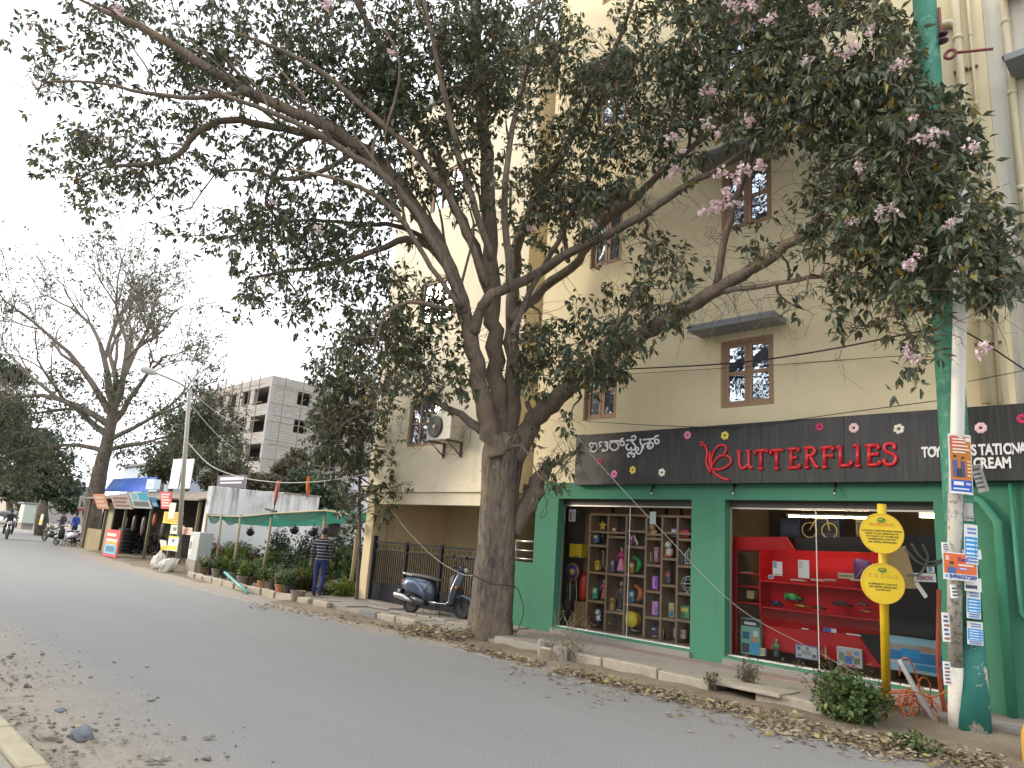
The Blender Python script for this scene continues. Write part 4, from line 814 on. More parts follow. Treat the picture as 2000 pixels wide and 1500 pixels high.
for i, (px, py, w, h, rowv) in enumerate(((1898, 1063, .145, .42, 1), (1903, 1180, .15, .30, 1), (1906, 1237, .17, .24, 1))):
    th, bit, words, S = poster('blue_flyer', ('blue lined flyer under the tiny grey notice on the green pole', 'blue lined flyer below the hand lettered number sheet', 'lowest blue lined flyer on the green pole')[i], at(px, py, 7.62), w, h, M_PAPER, -.05, .012)
    bit('blue_field', -.46, .46, -.30, .18, blu)
    for k in range(4): bit('text_bar', -.40, .2, -.26 + .11 * k, -.21 + .11 * k, (.55, .7, .85), .006); bit('text_bar', .26, .42, -.26 + .11 * k, -.21 + .11 * k, (.4, .6, .85), .006)
    for k in range(2): bit('text_bar', -.4, .4, -.46 + .08 * k, -.41 + .08 * k, (.12, .22, .5), .004); bit('heading_bar', -.3, .35, .26 + .1 * k, .31 + .1 * k, (.12, .25, .5), .004)
th, bit, words, S = poster('number_sheet', 'white sheet with large dark hand lettered numbers on the green pole', at(1901, 1142, 7.60), .18, .14, M_PAPER, -.03, .006); words('63604045', .05, -.46, -.3, (.03, .03, .10), .003, .62)
th, bit, words, S = poster('torn_number_sheet', 'torn white sheet reading 7015 above the orange poster', at(1899, 1083, 7.63), .2, .10, M_PAPER, .06, .006); words('7015', .07, -.42, -.3, (.02, .02, .10), .003, .8)
th, bit, words, S = poster('flapping_notice', 'loose grey notice with a flapping corner beside the school poster', at(1908, 935, 7.75), .12, .30, mat('grey_news_paper', (.42, .42, .39), .8, .15, 9), .25, -.05)
for k in range(5): bit('text_bar', -.3, .35, -.35 + .16 * k, -.29 + .16 * k, (.08, .08, .08), .004)
words('OT AV', .05, -.4, .36, (.03, .03, .03), .001, .7)
th, bit, words, S = poster('grey_notice', 'small plain grey notice pasted on the green pole', at(1895, 1000, 7.66), .11, .19, mat('grey_news_paper', (.42, .42, .39)), 0, .03); bit('text_bar', -.4, .4, -.4, -.33, (.1, .1, .1)); bit('text_bar', -.4, .3, -.28, -.24, (.2, .2, .2))
for i, (px, py, h) in enumerate(((1848, 1075, .17), (1849, 1225, .30), (1851, 1315, .24))):
    th, bit, words, S = poster('side_flyer', ('little white flyer with red and black lines beside the orange poster', 'long white flyer with hand written letters on the concrete stub', 'lowest white lettered flyer on the concrete stub')[i], at(px, py, 7.66), .085, h, M_PAPER, 0, .01)
    for k in range(6): bit('text_bar', -.36 + .05 * (k % 2), .38 - .1 * (k % 3), -.42 + .15 * k, -.35 + .15 * k, (.08, .08, .16) if k % 3 else (.35, .08, .08), .004)
th, bit, words, S = poster('stub_label', 'small white label with sideways numbers on the concrete stub', at(1865, 1155, 7.62), .075, .14, M_PAPER, 0.05, .02)
for k in range(3): bit('text_bar', -.35, .35, -.35 + .25 * k, -.22 + .25 * k, (.1, .1, .14), .004)
# yellow gas marker
YP = thing('gas_marker_post', 'yellow gas pipeline marker post with two round warning discs', 'marker post', (-2.95, 9.09, 0))
M_YEL = mat('yellow_enamel', (0.66, 0.44, 0.015), .5, .1, 6, dirt=.35, dirtcol=(.34, .2, .04)); M_YEL2 = mat('yellow_disc', (0.70, 0.49, 0.012), .45, .06, 4, dirt=.25, dirtcol=(.5, .32, .03))
a, b_ = at(1733, 1425, 8.45), at(1722, 985, 8.45); c = a + (b_ - a) * .145
g = MB(); g.tube([c, b_], .05, 16); g.build('post', M_YEL, YP, smooth=True)
g = MB(); g.tube([a, c], .0505, 16); g.build('black_foot', mat('black_grey_paint', (.05, .05, .05), .7, .3, 9, dirt=.5), YP, smooth=True)
nrm = np.array([.45, -.89, 0]); nrm = unit(nrm - 0); ux = np.array([.89, .45, 0.0])
def disc(px, py, r_):
    c = at(px, py, 8.36); M = MB(); N = 36; uz = np.array([0, 0, 1.0])
    ring = lambda rr, o: [c + (ux * math.cos(t) + uz * math.sin(t)) * rr + nrm * o for t in np.linspace(0, 2 * math.pi, N, endpoint=False)]
    vs = ring(r_, 0) + ring(r_, .006) + ring(r_ * .985, .008); fs = [tuple(range(2 * N, 3 * N)), tuple(range(N - 1, -1, -1))] + [(k * N + i, k * N + (i + 1) % N, (k + 1) * N + (i + 1) % N, (k + 1) * N + i) for k in (0, 1) for i in range(N)]
    M.add(vs, fs); o = M.build('disc', M_YEL2, YP)
    M = MB(); R_ = [c + (ux * math.cos(t) + uz * math.sin(t)) * r_ * .965 + nrm * .009 for t in np.linspace(0, 2 * math.pi, 37)]; M.tube(R_, .0035, 5, cap=False); M.build('rim', mat('tan_rim', (.62, .36, .06), .6), o)
    return c + nrm * .009, o
M_INK = mat('faded_black_ink', (.07, .055, .02), .7, .1); M_INKR = mat('faded_red_ink', (.62, .26, .04), .7, .1); M_INKG = mat('green_emblem', (.06, .22, .04), .6)
for (px, py, head, lines) in ((1722, 1042, 'WARNING', ('CONTRACT MUST BE GIVEN NOTICE', 'PRIOR TO ANY OPERATION IN', 'THE VICINITY OF THE PIPE LINE', 'IN EMERGENCY CONTACT', 'GAS LIMITED, BENGALURU')), (1724, 1140, '', ('IN EMERGENCY CONTACT', 'GAS LIMITED, BENGALURU', 'GAS PIPE LINE'))):
    c, o = disc(px, py, .236); uz = np.array([0, 0, 1.0])
    M = MB(); M.tube([c + (ux * .042 * math.cos(t) + uz * (.155 + .024 * math.sin(t))) + nrm * .002 for t in np.linspace(0, 6.28, 16)], .006, 5, cap=False); M.tube([c + ux * -.02 + uz * .15 + nrm * .003, c + uz * .145 + nrm * .003, c + ux * .03 + uz * .165 + nrm * .003], .006, 5); M.build('emblem', M_INKG, o)
    if head:
        text('heading', head, .058, c + uz * .085, ux, uz, M_INKR, o, .0006, 0, 'CENTER', .001)
    else:
        for k in range(5):
            q = c + ux * (-.13 + .065 * k) + uz * .09; M = MB(); M.tube([q + (ux * math.cos(t) + uz * math.sin(t)) * .018 + nrm * .002 for t in np.linspace(.6 * k, 5 + .6 * k, 9)], .003, 4); M.build('heading_glyph', mat('faded_ochre_ink', (.48, .34, .03), .7), o)
    for k, s in enumerate(lines): text('line', s, .027, c + uz * (.02 - .032 * k - (0 if head else .035)), ux * .92, uz, M_INK, o, .0005, .0006, 'CENTER', .001)
# loose pipes and cable by the poles
M_ORG = mat('orange_duct', (.42, .10, .03), .5, .15, 6); M_GPVC = mat('grey_pvc', (.30, .30, .30), .5, .15, 8, dirt=.4)
g = MB(); g.tube([at(1834, 1152, 8.3), at(1832, 1290, 8.3), at(1838, 1350, 8.3), at(1852, 1425, 8.2)], .026, 10); tag(g.build('duct_pipe', mat('red_oxide_pipe', (.36, .075, .03), .6, .15, 6), smooth=True), 'upright red oxide pipe behind the concrete stub', 'pipe')
g = MB(); g.tube(smoothpath([at(1757, 1288, 8.25), at(1790, 1350, 8.05), at(1835, 1420, 7.9), at(1888, 1484, 7.6)]), .03, 10); tag(g.build('loose_pipe', M_GPVC, smooth=True), 'grey plastic pipe leaning across the orange cables', 'pipe')
g = MB(); g.tube([at(1880, 1425, 8.0), at(1912, 1478, 7.7)], .028, 10); tag(g.build('short_pipe', M_GPVC, smooth=True), 'short grey pipe end lying at the foot of the white pole', 'pipe')
CB = thing('cable_coil', 'tangle of orange cable ducts heaped between the marker post and poles', 'cable', at(1800, 1430, 8.2))
for k in range(13):
    c = at(1790 + RNG.normal() * 22, 1385 + RNG.normal() * 16, 8.2 + RNG.normal() * .12); e1 = unit(RNG.normal(size=3)); e2 = unit(np.cross(e1, RNG.normal(size=3))); ra, rb = RNG.uniform(.1, .32), RNG.uniform(.08, .2)
    g = MB(); pp = [c + e1 * ra * math.cos(t) * (1 + .1 * math.sin(3 * t)) + e2 * rb * math.sin(t) for t in np.linspace(0, RNG.uniform(3.5, 6.8), 18)]
    pp = [np.array([p[0], p[1], max(p[2], .04)]) for p in pp]; g.tube(pp, .009, 6); g.build('strand', M_ORG, CB, smooth=True)
g = MB(); g.tube(smoothpath([at(1742, 1354, 8.3), at(1790, 1352, 8.2), at(1820, 1362, 8.0), at(1860, 1345, 7.7)]), .009, 6); g.build('strand', M_ORG, CB, smooth=True)
g = MB(); g.tube(smoothpath([at(1886, 1290, 8.1), at(1905, 1275, 8.05), at(1922, 1285, 8.02), at(1930, 1320, 8.05), at(1928, 1365, 8.15)]), .010, 6); tag(g.build('bent_cable', mat('brown_cable', (.16, .06, .04), .6), smooth=True), 'brown cable looping down the face of the green pole', 'cable')
g = MB(); g.tube(smoothpath([at(1757, 1320, 8.3), at(1760, 1290, 8.25), at(1776, 1288, 8.2), at(1790, 1320, 8.2), at(1797, 1345, 8.2)]), .009, 6); tag(g.build('bent_duct', M_ORG, smooth=True), 'thin orange duct arching out of the leaning grey pipe', 'cable')
# cut cables and torn signs poking out behind the green pole
for i, pp in enumerate((((1780, 1062), (1795, 1085), (1815, 1098), (1842, 1093)), ((1768, 1072), (1790, 1096), (1815, 1106), (1840, 1098)), ((1772, 1124), (1795, 1122), (1808, 1104), (1812, 1085), (1802, 1064)))):
    g = MB(); g.tube(smoothpath([at(*p, 8.35) for p in pp]), .013, 7); tag(g.build('cut_cable', mat('dull_grey_cable', (.13, .125, .12), .6), smooth=True), ('upper cut grey cable curling out behind the green pole', 'middle cut grey cable touching the plywood sheet', 'hooked cut grey cable curling above the torn sign')[i], 'cable')
M_PLY = mat('plywood_sheet', (.52, .37, .19), .7, .15, 3, stretch=(1, 1, 8))
q = [at(1733, 1075, 8.62), at(1768, 1066, 8.62), at(1792, 1150, 8.62), at(1738, 1148, 8.62)]
g = MB(); g.prism(q, (0.0, .012, 0)); tag(g.build('plywood_sheet', M_PLY), 'tan plywood sheet fixed behind the yellow marker discs', 'board')
th, bit, words, S = poster('copy_shop_sign', 'torn white sign scrap reading XEROX beside the plywood', at(1807, 1128, 8.5), .26, .10, M_PAPER, .03, .003); words('XEROX', .07, -.42, -.28, (.32, .05, .06), .001, .85)
th, bit, words, S = poster('torn_sign_piece', 'torn white strip hanging below the XEROX scrap', at(1800, 1152, 8.48), .05, .2, M_PAPER, .6, .01)
th, bit, words, S = poster('small_blue_sign', 'small pale scrap with blue letters JR by the green pole', at(1818, 1112, 8.52), .09, .08, M_PAPER, 0, .002); words('JR', .06, -.35, -.25, (.03, .2, .45), .001)
# yellow block at the right-hand edge
YB = MB(); YB.loft([(-1.62, 8.74, .11, -.05, .30), (-1.58, 8.74, .13, -.05, .42), (-1.45, 8.72, .14, -.05, .46), (-1.1, 8.72, .14, -.05, .46)], 20, 0, 4); tag(YB.build('yellow_kerb_block', mat('ochre_kerb_paint', (.55, .32, .04), .7, .2, 7, dirt=.5), smooth=True), 'yellow painted concrete kerb block beside the green pole foot', 'kerb block')
# ------------------------------------------------------------------ planter, shrubs, weeds
def shrub(name, label, cat, base, rx, ry, rz, n, length, m, stems=14, group=None, droop=-.3, lean=(0, 0), parent=None, per=4, stemmat=None, ratio=.5):
    base = np.array(base, float); th = parent if parent is not None else thing(name, label, cat, base, 0, group)
    ends = []
    g = MB()
    for _ in range(stems):
        a = RNG.uniform(0, 6.28); r_ = math.sqrt(RNG.uniform(0, 1)); e = base + np.array([rx * r_ * math.cos(a) + lean[0], ry * r_ * math.sin(a) + lean[1], rz * RNG.uniform(.55, 1.0) * (1.1 - .45 * r_)])
        pts = twig(g, base + np.array([RNG.normal() * rx * .12, RNG.normal() * ry * .12, 0]), e, .006, .0025, 5, .1, 4); ends += pts[1:]
    g.build('stems', stemmat or M_TWIG, th)
    ends = np.array(ends); C = ends[RNG.integers(len(ends), size=n)] + RNG.normal(size=(n, 3)) * np.array([rx, ry, rz * .6]) * .16; C[:, 2] = np.maximum(C[:, 2], base[2] + .015)
    V, F = whorls(C, per, length, droop, 1.2, ratio)
    V[:, 2] = np.maximum(V[:, 2], base[2] + .004)
    link('foliage', mesh_np('foliage', V - np.array(WLOC[th.name]), F, m), th); return th
M_WEED = leafmat('green_weed_leaf', [(0, (.045, .085, .025)), (.5, (.075, .13, .035)), (.85, (.12, .18, .05)), (1, (.22, .22, .07))], .3, .5)
M_WEEDD = leafmat('dusty_dry_weed_leaf', [(0, (.10, .10, .055)), (.5, (.15, .145, .08)), (1, (.26, .23, .14))], .3, .7)
p = onZ(1650, 1412, .0); shrub('leafy_bush', 'dense green leafy bush growing at the kerb beside the yellow post', 'bush', (p[0], p[1] - .02, .03), .44, .30, .50, 620, (.035, .085), M_WEED, 30, droop=-.2, ratio=.8)
p = onZ(1610, 1370, .1); shrub('trailing_weed', 'dusty trailing weed spreading behind the leafy bush', 'weed', (p[0] + .15, p[1] + .02, .1), .55, .25, .55, 380, (.02, .05), M_WEEDD, 34, droop=-.1)
p = onZ(1460, 1335, .15); shrub('pavement_weed', 'wispy weed sprouting from the pavement below the second window', 'weed', (p[0], p[1], .15), .16, .13, .36, 170, (.02, .045), M_WEEDD, 22, droop=-.1)
p = onZ(1392, 1338, .15); shrub('small_weed', 'little weed clump at the edge of the kerb', 'weed', (p[0], p[1], .15), .11, .08, .16, 80, (.02, .04), M_WEEDD, 12)
p = onZ(1790, 1470, .02); shrub('low_weed', 'low green weed in the litter under the leaning pipe', 'weed', (p[0], p[1], .02), .22, .14, .2, 150, (.025, .06), M_WEED, 14)
p = onZ(1760, 1340, .15); shrub('post_weed', 'small leafy weed between the marker post and cables', 'weed', (p[0], p[1], .15), .12, .1, .3, 90, (.03, .06), M_WEED, 10)
PLN = thing('broken_planter', 'broken grey concrete planter ring by the kerb', 'planter', onZ(1065, 1300, 0))
c = onZ(1068, 1292, 0)
for i in range(7):
    a0 = .2 + i * .8; g = MB(); rr = .36
    pr = [(c[0] + q * math.cos(t), c[1] + .26 + q * .75 * math.sin(t), -.02) for q, ts in ((rr, np.linspace(a0, a0 + .72, 4)), (rr - .11, np.linspace(a0 + .72, a0, 4))) for t in ts]
    g.prism(pr, (0, 0, .26 + .05 * math.sin(i * 2.1))); g.build('ring_segment', M_KERB if i % 2 else M_CONC, PLN, bevel=.02)
g = MB(); g.lathe([(.30, 0.0), (.27, .17), (.05, .20)], 14, (c[0], c[1] + .24, 0)); g.build('soil', M_EARTH, PLN)
M_DRY = mat('dry_stalk', (.24, .20, .13), .9, .25, 8)
DP = thing('dry_shrub', 'dry half dead shrub with pale stalks in the broken planter', 'shrub', (c[0] + .3, c[1] + .2, .12))
g = MB(); ends = []
for _ in range(34):
    b0 = np.array([c[0] + .22 + RNG.normal() * .1, c[1] + .2 + RNG.normal() * .08, .1]); e = b0 + np.array([RNG.normal() * .16, RNG.normal() * .12, RNG.uniform(.25, .75)])
    ends += twig(g, b0, e, .009 if _ < 6 else .004, .002, 5, .1, 4)
g.build('stalks', M_DRY, DP)
ends = np.array(ends); C = ends[RNG.integers(len(ends), size=170)] + RNG.normal(size=(170, 3)) * .03; V, F = whorls(C, 3, (.02, .05), .3, 1.2, .35); link('foliage', mesh_np('foliage', V - np.array(WLOC[DP.name]), F, M_WEEDD), DP)
# ------------------------------------------------------------------ fallen leaves, gravel, stones
M_LIT = leafmat('fallen_dry_leaf', [(0, (.11, .08, .05)), (.3, (.22, .17, .11)), (.6, (.31, .25, .17)), (.85, (.38, .32, .23)), (.95, (.40, .33, .10)), (1, (.12, .10, .05))], .1, .8)
def litter(areas):
    C = []
    for x0, y0, x1, y1, w, n, hgt in areas:        # world segment with width
        t = RNG.uniform(0, 1, n); s = RNG.normal(size=n) * w * .5; dx, dy = x1 - x0, y1 - y0; L = math.hypot(dx, dy) + 1e-6
        X = x0 + dx * t - dy / L * s; Y = y0 + dy * t + dx / L * s; Z = np.abs(RNG.normal(size=n)) * hgt * np.exp(-(s / w) ** 2 * 2) + .012
        C.append(np.stack([X, Y, Z], 1))
    C = np.concatenate(C); n = len(C); a = RNG.uniform(0, 6.28, n); D_ = unit(np.stack([np.cos(a), np.sin(a), RNG.normal(size=n) * .25], 1)); L = RNG.uniform(.045, .12, n)
    V, F = leaf_arrays(C, D_, L, L * RNG.uniform(.3, .55, n), RNG.uniform(-.3, .3), .1); V[:, 2] = np.maximum(V[:, 2], .008); return V, F
e = lambda px, py: onZ(px, py, .02)[:2]
seg = lambda a, b_, w, n, h: (*e(*a), *e(*b_), w, n, h)
V, F = litter([seg((800, 1232), (920, 1252), .42, 1300, .10), seg((760, 1222), (860, 1240), .3, 350, .03), seg((905, 1262), (1060, 1300), .22, 420, .03), seg((1090, 1308), (1330, 1362), .24, 620, .04), seg((1300, 1358), (1560, 1408), .3, 620, .035), seg((1480, 1405), (1780, 1470), .42, 850, .04), seg((1700, 1450), (1960, 1500), .4, 900, .05), seg((1000, 1300), (1700, 1470), .7, 260, .003), seg((500, 1180), (800, 1230), .5, 350, .01), seg((1150, 1330), (1500, 1430), 1.1, 30, .002), seg((20, 1380), (70, 1490), .35, 50, .02), seg((620, 1180), (780, 1205), .8, 160, .01)])
tag(link('fallen_leaves', mesh_np('fallen_leaves', V, F, M_LIT)), 'drift of dry brown fallen leaves along the kerb', 'leaves', kind='stuff')
pl = litter([(-46, 11.9 , -41, 10.6, .8, 900, .10)]); tag(link('leaf_heap', mesh_np('leaf_heap', *pl, M_LIT)), 'heap of dry leaves at the foot of the bare topped tree', 'leaves', kind='stuff')
def pebbles(n, area, size, m, name, label):
    V = []; F = []
    base = np.array([(1, 0, 0), (-1, 0, 0), (0, 1, 0), (0, -1, 0), (0, 0, 1), (0, 0, -.4)], float); fc = np.array([(0, 2, 4), (2, 1, 4), (1, 3, 4), (3, 0, 4), (2, 0, 5), (1, 2, 5), (3, 1, 5), (0, 3, 5)])
    for i in range(n):
        x, y = area(); s = RNG.exponential(size) + .004; s = min(s, .05); a = RNG.uniform(0, 6.28); q = base * RNG.uniform(.6, 1.2, (6, 1)) * s * np.array([1, .8, .6]); R2 = np.array([[math.cos(a), -math.sin(a), 0], [math.sin(a), math.cos(a), 0], [0, 0, 1]])
        V.append(q @ R2.T + np.array([x, y, s * .25])); F.append(fc + 6 * i)
    tag(link(name, mesh_np(name, np.concatenate(V), np.concatenate(F), m)), label, 'gravel', kind='stuff')
M_GRAV = leafmat('mixed_gravel', [(0, (.12, .11, .10)), (.5, (.22, .20, .17)), (1, (.34, .31, .27))], 0, .9)
pebbles(2200, lambda: (-RNG.uniform(3.5, 13), 1.55 + abs(RNG.normal()) * .55), .008, M_GRAV, 'gravel', 'loose gravel scattered along the sandy near side of the road')
pebbles(900, lambda: (-RNG.uniform(1, 16), 8.35 + RNG.normal() * .3), .007, M_GRAV, 'roadside_grit', 'fine grit along the building side of the road')
def stone(name, label, px, py, sx, sy, sz, m):
    c = onZ(px, py, 0); bm = bmesh.new(); bmesh.ops.create_icosphere(bm, subdivisions=3, radius=1)
    for v in bm.verts:
        f = 1 + .22 * math.sin(v.co.x * 3.1 + 1) * math.cos(v.co.y * 2.7) + .1 * math.sin(v.co.z * 7 + v.co.x * 5) + random.uniform(-.03, .03); v.co = Vector((v.co.x * sx * f, v.co.y * sy * f, max(v.co.z, -.35) * sz * f))
    me = bpy.data.meshes.new(name); bm.to_mesh(me); bm.free(); me.materials.append(m); me.polygons.foreach_set('use_smooth', [True] * len(me.polygons))
    tag(link(name, me, None, (c[0], c[1], sz * .3)), label, 'stone')
stone('grey_rock', 'rough blue grey rock lying on the sandy road edge', 160, 1442, .12, .08, .065, mat('blue_grey_rock', (.17, .18, .205), .9, .3, 14, bmp=.8, bscale=30))
stone('flat_stone', 'flat pale brown stone next to the blue grey rock', 88, 1440, .14, .08, .04, mat('pale_brown_stone', (.30, .26, .21), .9, .3, 10, bmp=.6, bscale=30))
stone('broken_asphalt', 'small broken lump of grey asphalt above the flat stone', 118, 1392, .07, .05, .03, mat('blue_grey_rock', (.17, .18, .205)))
# ------------------------------------------------------------------ wires on this side
M_WIRE = mat('black_wire', (.025, .024, .023), .6, .1); M_WIREP = mat('pale_wire', (.33, .31, .27), .6, .1)
def wire(label, pts, r_=.008, m=M_WIRE, name='overhead_wire'):
    g = MB(); g.tube(smoothpath(pts, 6), r_, 6); return tag(g.build(name, m, smooth=True), label, 'wire', None)
wire('thick black cable strung across the facade to the green pole', [onY(1120, 728, 10.3), onY(1205, 722, 10.2), onY(1420, 710, 10.0), onY(1600, 686, 9.8), onY(1830, 640, 9.5)], .012)
wire('thin wire below the thick black cable on the facade', [onY(1150, 735, 10.38), onY(1480, 715, 10.38), onY(1660, 702, 10.38), onY(1830, 690, 9.6)], .005)
wire('sagging wire running along the top of the shop sign', [onY(1145, 823, 10.38), onY(1370, 834, 10.2), onY(1530, 822, 10.2), onY(1660, 805, 10.2), onY(1850, 780, 9.7)], .006)
wire('pale wire slanting from the tree down to the yellow post', [tp(1105, 825, -.2), at(1170, 905, 11.0), at(1300, 1045, 10.2), at(1440, 1185, 9.5), at(1600, 1275, 9.0), at(1735, 1350, 8.4)], .004, M_WIREP)
wire('wire stay slanting from the green pole towards the right', [onY(1862, 636, 9.5), onY(1920, 668, 9.6), onY(2010, 728, 9.9)], .010)
wire('rope slung from the carport front to the tree trunk', [onY(752, 975, 10.3), onY(790, 1030, 10.1), onY(850, 1090, 9.8), onY(900, 1120, 9.4), tp(925, 1124, -.35)], .006, M_WIREP)
wire('black cable wrapped around the trunk and hanging to the ground', [tp(918, 1120, -.4), tp(960, 1140, -.42), tp(1005, 1146, -.25), tp(1018, 1170, 0), tp(1022, 1200, 0), tp(1005, 1245, -.1)], .008, M_WIRE)
wire('thin wire crossing the wall behind the window canopy', [onY(1200, 565, 10.4), onY(1390, 560, 10.4), onY(1500, 548, 10.4)], .004)
wire('twisted wires hanging at the pruned stub by the green wall', [tp(1050, 985, .2), tp(1062, 960, .3), tp(1068, 1000, .3), tp(1055, 1010, .2), tp(1072, 975, .3)], .005)
wire('thin wire running from the pipes to the far right', [onY(1890, 745, 10.3), onY(2010, 722, 10.3)], .005)
# ================================================================== things behind the shop windows
ZA = (1060, 960, .18)      # picture window of the first shop window, ZB of the second
ZB = (1400, 960, .23)
def wz(z, x, y, Y): return onY(z[0] + x * z[2], z[1] + y * z[2], Y)
M_OLDW = mat('rough_brown_board', (.36, .245, .16), .8, .35, 5, dirt=.25, stretch=(1, 1, 1)); M_SHB = mat('shelf_back_dark', (.075, .06, .05), .8, .3, 4)
YS = 10.80
SH = thing('cubby_shelf', 'rough wooden cubby shelf full of toys behind the first window', 'shelf', (-7.7, 11, .26))
def xs_(zx): return wz(ZA, zx, 900, YS)[0]
def zs_(zx, zy): return wz(ZA, zx, zy, YS)[2]
cols = [490, 690, 890, 1110, 1285, 1455, 1660]; X_ = [xs_(c) for c in cols]
rows = {0: [285, 575, 870, 1185], 1: [480, 890, 1300], 2: [590, 900, 1220], 3: [500, 790, 1075, 1360], 4: [720, 1010, 1375], 5: [510, 800, 1100, 1395]}
zb = .285; zt = 2.32
for i, x in enumerate(X_):
    g = MB(); g.box(x - .022, x + .022, YS, YS + .28, zb, zt + (.0 if i else .0)); g.build('upright', M_OLDW, SH, bevel=.004)
for c, ys in rows.items():
    for y in ys:
        if y < 300: continue
        z = zs_((cols[c] + cols[c + 1]) / 2, y); g = MB(); g.box(X_[c] + .023, X_[c + 1] - .023, YS + .002, YS + .28, z - .045, z); g.build('shelf_board', M_OLDW, SH, bevel=.004)
z = zs_(1000, 285); g = MB(); g.box(X_[0] - .02, X_[-1] + .02, YS + .003, YS + .28, zt + .001, zt + .045); g.build('shelf_board', M_OLDW, SH, bevel=.004)
zl = zt - .30
for c in range(6): g = MB(); g.box(X_[c] + .023, X_[c + 1] - .023, YS + .002, YS + .28, zl - .02, zl + .022) if c in (0, 1, 3) else g.box(X_[c] + .023, X_[c + 1] - .023, YS + .002, YS + .28, zl + .02, zl + .06); g.build('shelf_board', M_OLDW, SH, bevel=.004)
g = MB(); g.box(X_[0], X_[-1], YS + .285, YS + .30, zb, 2.55); g.build('back_panel', M_SHB, SH)
g = MB(); g.box(X_[0] - .02, X_[-1] + .02, YS - .02, YS + .3, .262, zb - .002); g.build('plinth', M_OLDW, SH)
for k in range(6): g = MB(); g.box(X_[k] + .03, X_[k + 1] - .03, YS + .12, YS + .15, zt + .05, zt + .2 + .03 * (k % 2)); g.build('top_board', mat('reddish_board', (.22, .11, .06), .7, .3, 4), SH)
g = MB(); g.box(-9.06, X_[0] - .03, 11.2, 11.25, .27, 2.5); g.build('side_panel', mat('brown_partition', (.25, .16, .09), .7, .25, 3), SH)
g = MB(); g.box(-9.04, X_[0] - .04, 10.95, 11.19, .27, .72); g.build('cabinet', mat('tan_cabinet', (.34, .22, .11), .6, .2, 3, stretch=(6, 6, 1)), SH, bevel=.006)
YT = 10.86
def pm(c, r_=.45):
    c = tuple(min(.8, q * 1.25 + .004) for q in c); return mat('toy_%02d_%02d_%02d' % tuple(int(99 * q) for q in c), c, r_, .1, 9)
def toybox(label, z, x, y, w, h, d, c, bands=(), Y=YT, name='toy_box', cat='box'):
    """x,y: bottom centre in the view of the window; w,h in metres"""
    p = wz(z, x, y, Y); th = thing(name, label, cat, (p[0], Y + d / 2, p[2]))
    g = MB(); g.box(p[0] - w / 2, p[0] + w / 2, Y, Y + d, p[2], p[2] + h); g.build('carton', pm(c), th, bevel=.003)
    for k, (u0, u1, v0, v1, cc) in enumerate(bands):
        g = MB(); yy = Y - .0015 - .0006 * k; g.add([(p[0] + (u0 - .5) * w, yy, p[2] + v0 * h), (p[0] + (u1 - .5) * w, yy, p[2] + v0 * h), (p[0] + (u1 - .5) * w, yy, p[2] + v1 * h), (p[0] + (u0 - .5) * w, yy, p[2] + v1 * h)], [(0, 1, 2, 3)]); g.build('printed_panel', pm(cc, .6), th)
    return th
def parts(label, name, cat, base, items):
    """items: list of (part name, builder(MB, p), colour)"""
    th = thing(name, label, cat, base); k_ = 1.3 if cat in ('doll', 'toy', 'ornament') else 1.0; th.scale = (k_, k_, k_)
    for nm, fn, c in items: g = MB(); fn(g, np.array(base)); g.build(nm, pm(c), th, smooth=True)
    return th
p = wz(ZA, 350, 715, YT); g = MB(); 
toybox('bright yellow plastic crate with black lettering', ZA, 350, 712, .30, .25, .2, (.72, .50, .01), [(.35, .95, .15, .9, (.78, .42, .01)), (.4, .9, .06, .12, (.03, .03, .03))], name='yellow_crate', cat='crate')
c = wz(ZA, 325, 870, YT + .02)
parts('round blue and yellow target board on a tripod', 'target_board', 'target', (c[0], c[1], .75), [('rim', lambda g, b: g.lathe([(.16, YT), (.17, YT + .02), (.16, YT + .04)], 28, (c[0], 0, c[2]), 'y'), (.22, .10, .06)), ('blue_ring', lambda g, b: g.lathe([(.125, YT - .004), (.125, YT)], 24, (c[0], 0, c[2]), 'y'), (.02, .03, .20)), ('orange_ring', lambda g, b: g.lathe([(.065, YT - .007), (.065, YT - .003)], 20, (c[0], 0, c[2]), 'y'), (.70, .25, .02)), ('bullseye', lambda g, b: g.lathe([(.03, YT - .010), (.03, YT - .006)], 14, (c[0], 0, c[2]), 'y'), (.7, .55, .03)), ('leg', lambda g, b: g.tube([(c[0] - .07, YT + .05, c[2] - .1), (c[0] - .04, YT + .02, .73)], .008, 6), (.5, .5, .5)), ('leg', lambda g, b: g.tube([(c[0] + .07, YT + .05, c[2] - .1), (c[0] + .13, YT + .02, .73)], .008, 6), (.5, .5, .5))])
q = wz(ZA, 430, 1040, 11.0); parts('red rubber ball sack beside the target board', 'red_bag', 'bag', (q[0], q[1], .73), [('bag', lambda g, b: g.loft([(q[0] - .11, 11.05, .02, .8, 1.1), (q[0] - .05, 11.05, .09, .74, 1.22), (q[0] + .04, 11.05, .1, .73, 1.25), (q[0] + .11, 11.05, .03, .8, 1.15)], 14), (.42, .03, .02)), ('tie', lambda g, b: g.ball((q[0], 11.05, 1.26), .03), (.3, .02, .02))])
toybox('white sheet of sketches taped in the top corner', ZA, 315, 325, .17, .23, .006, (.62, .62, .62), [(.15, .5, .1, .8, (.25, .25, .25)), (.6, .85, .2, .9, (.38, .38, .38))], Y=10.66, name='paper_sheet', cat='paper')
toybox('pale mint rounded board hung inside the window', ZA, 1192, 355, .125, .215, .012, (.55, .68, .60), [], Y=10.66, name='hanging_board', cat='board')
def star(g, b):
    for k in range(5):
        a = 2 * math.pi * k / 5 + 1.57; g.tube([b, b + np.array([math.cos(a) * .07, -.01, math.sin(a) * .07])], [.035, .006], 6)
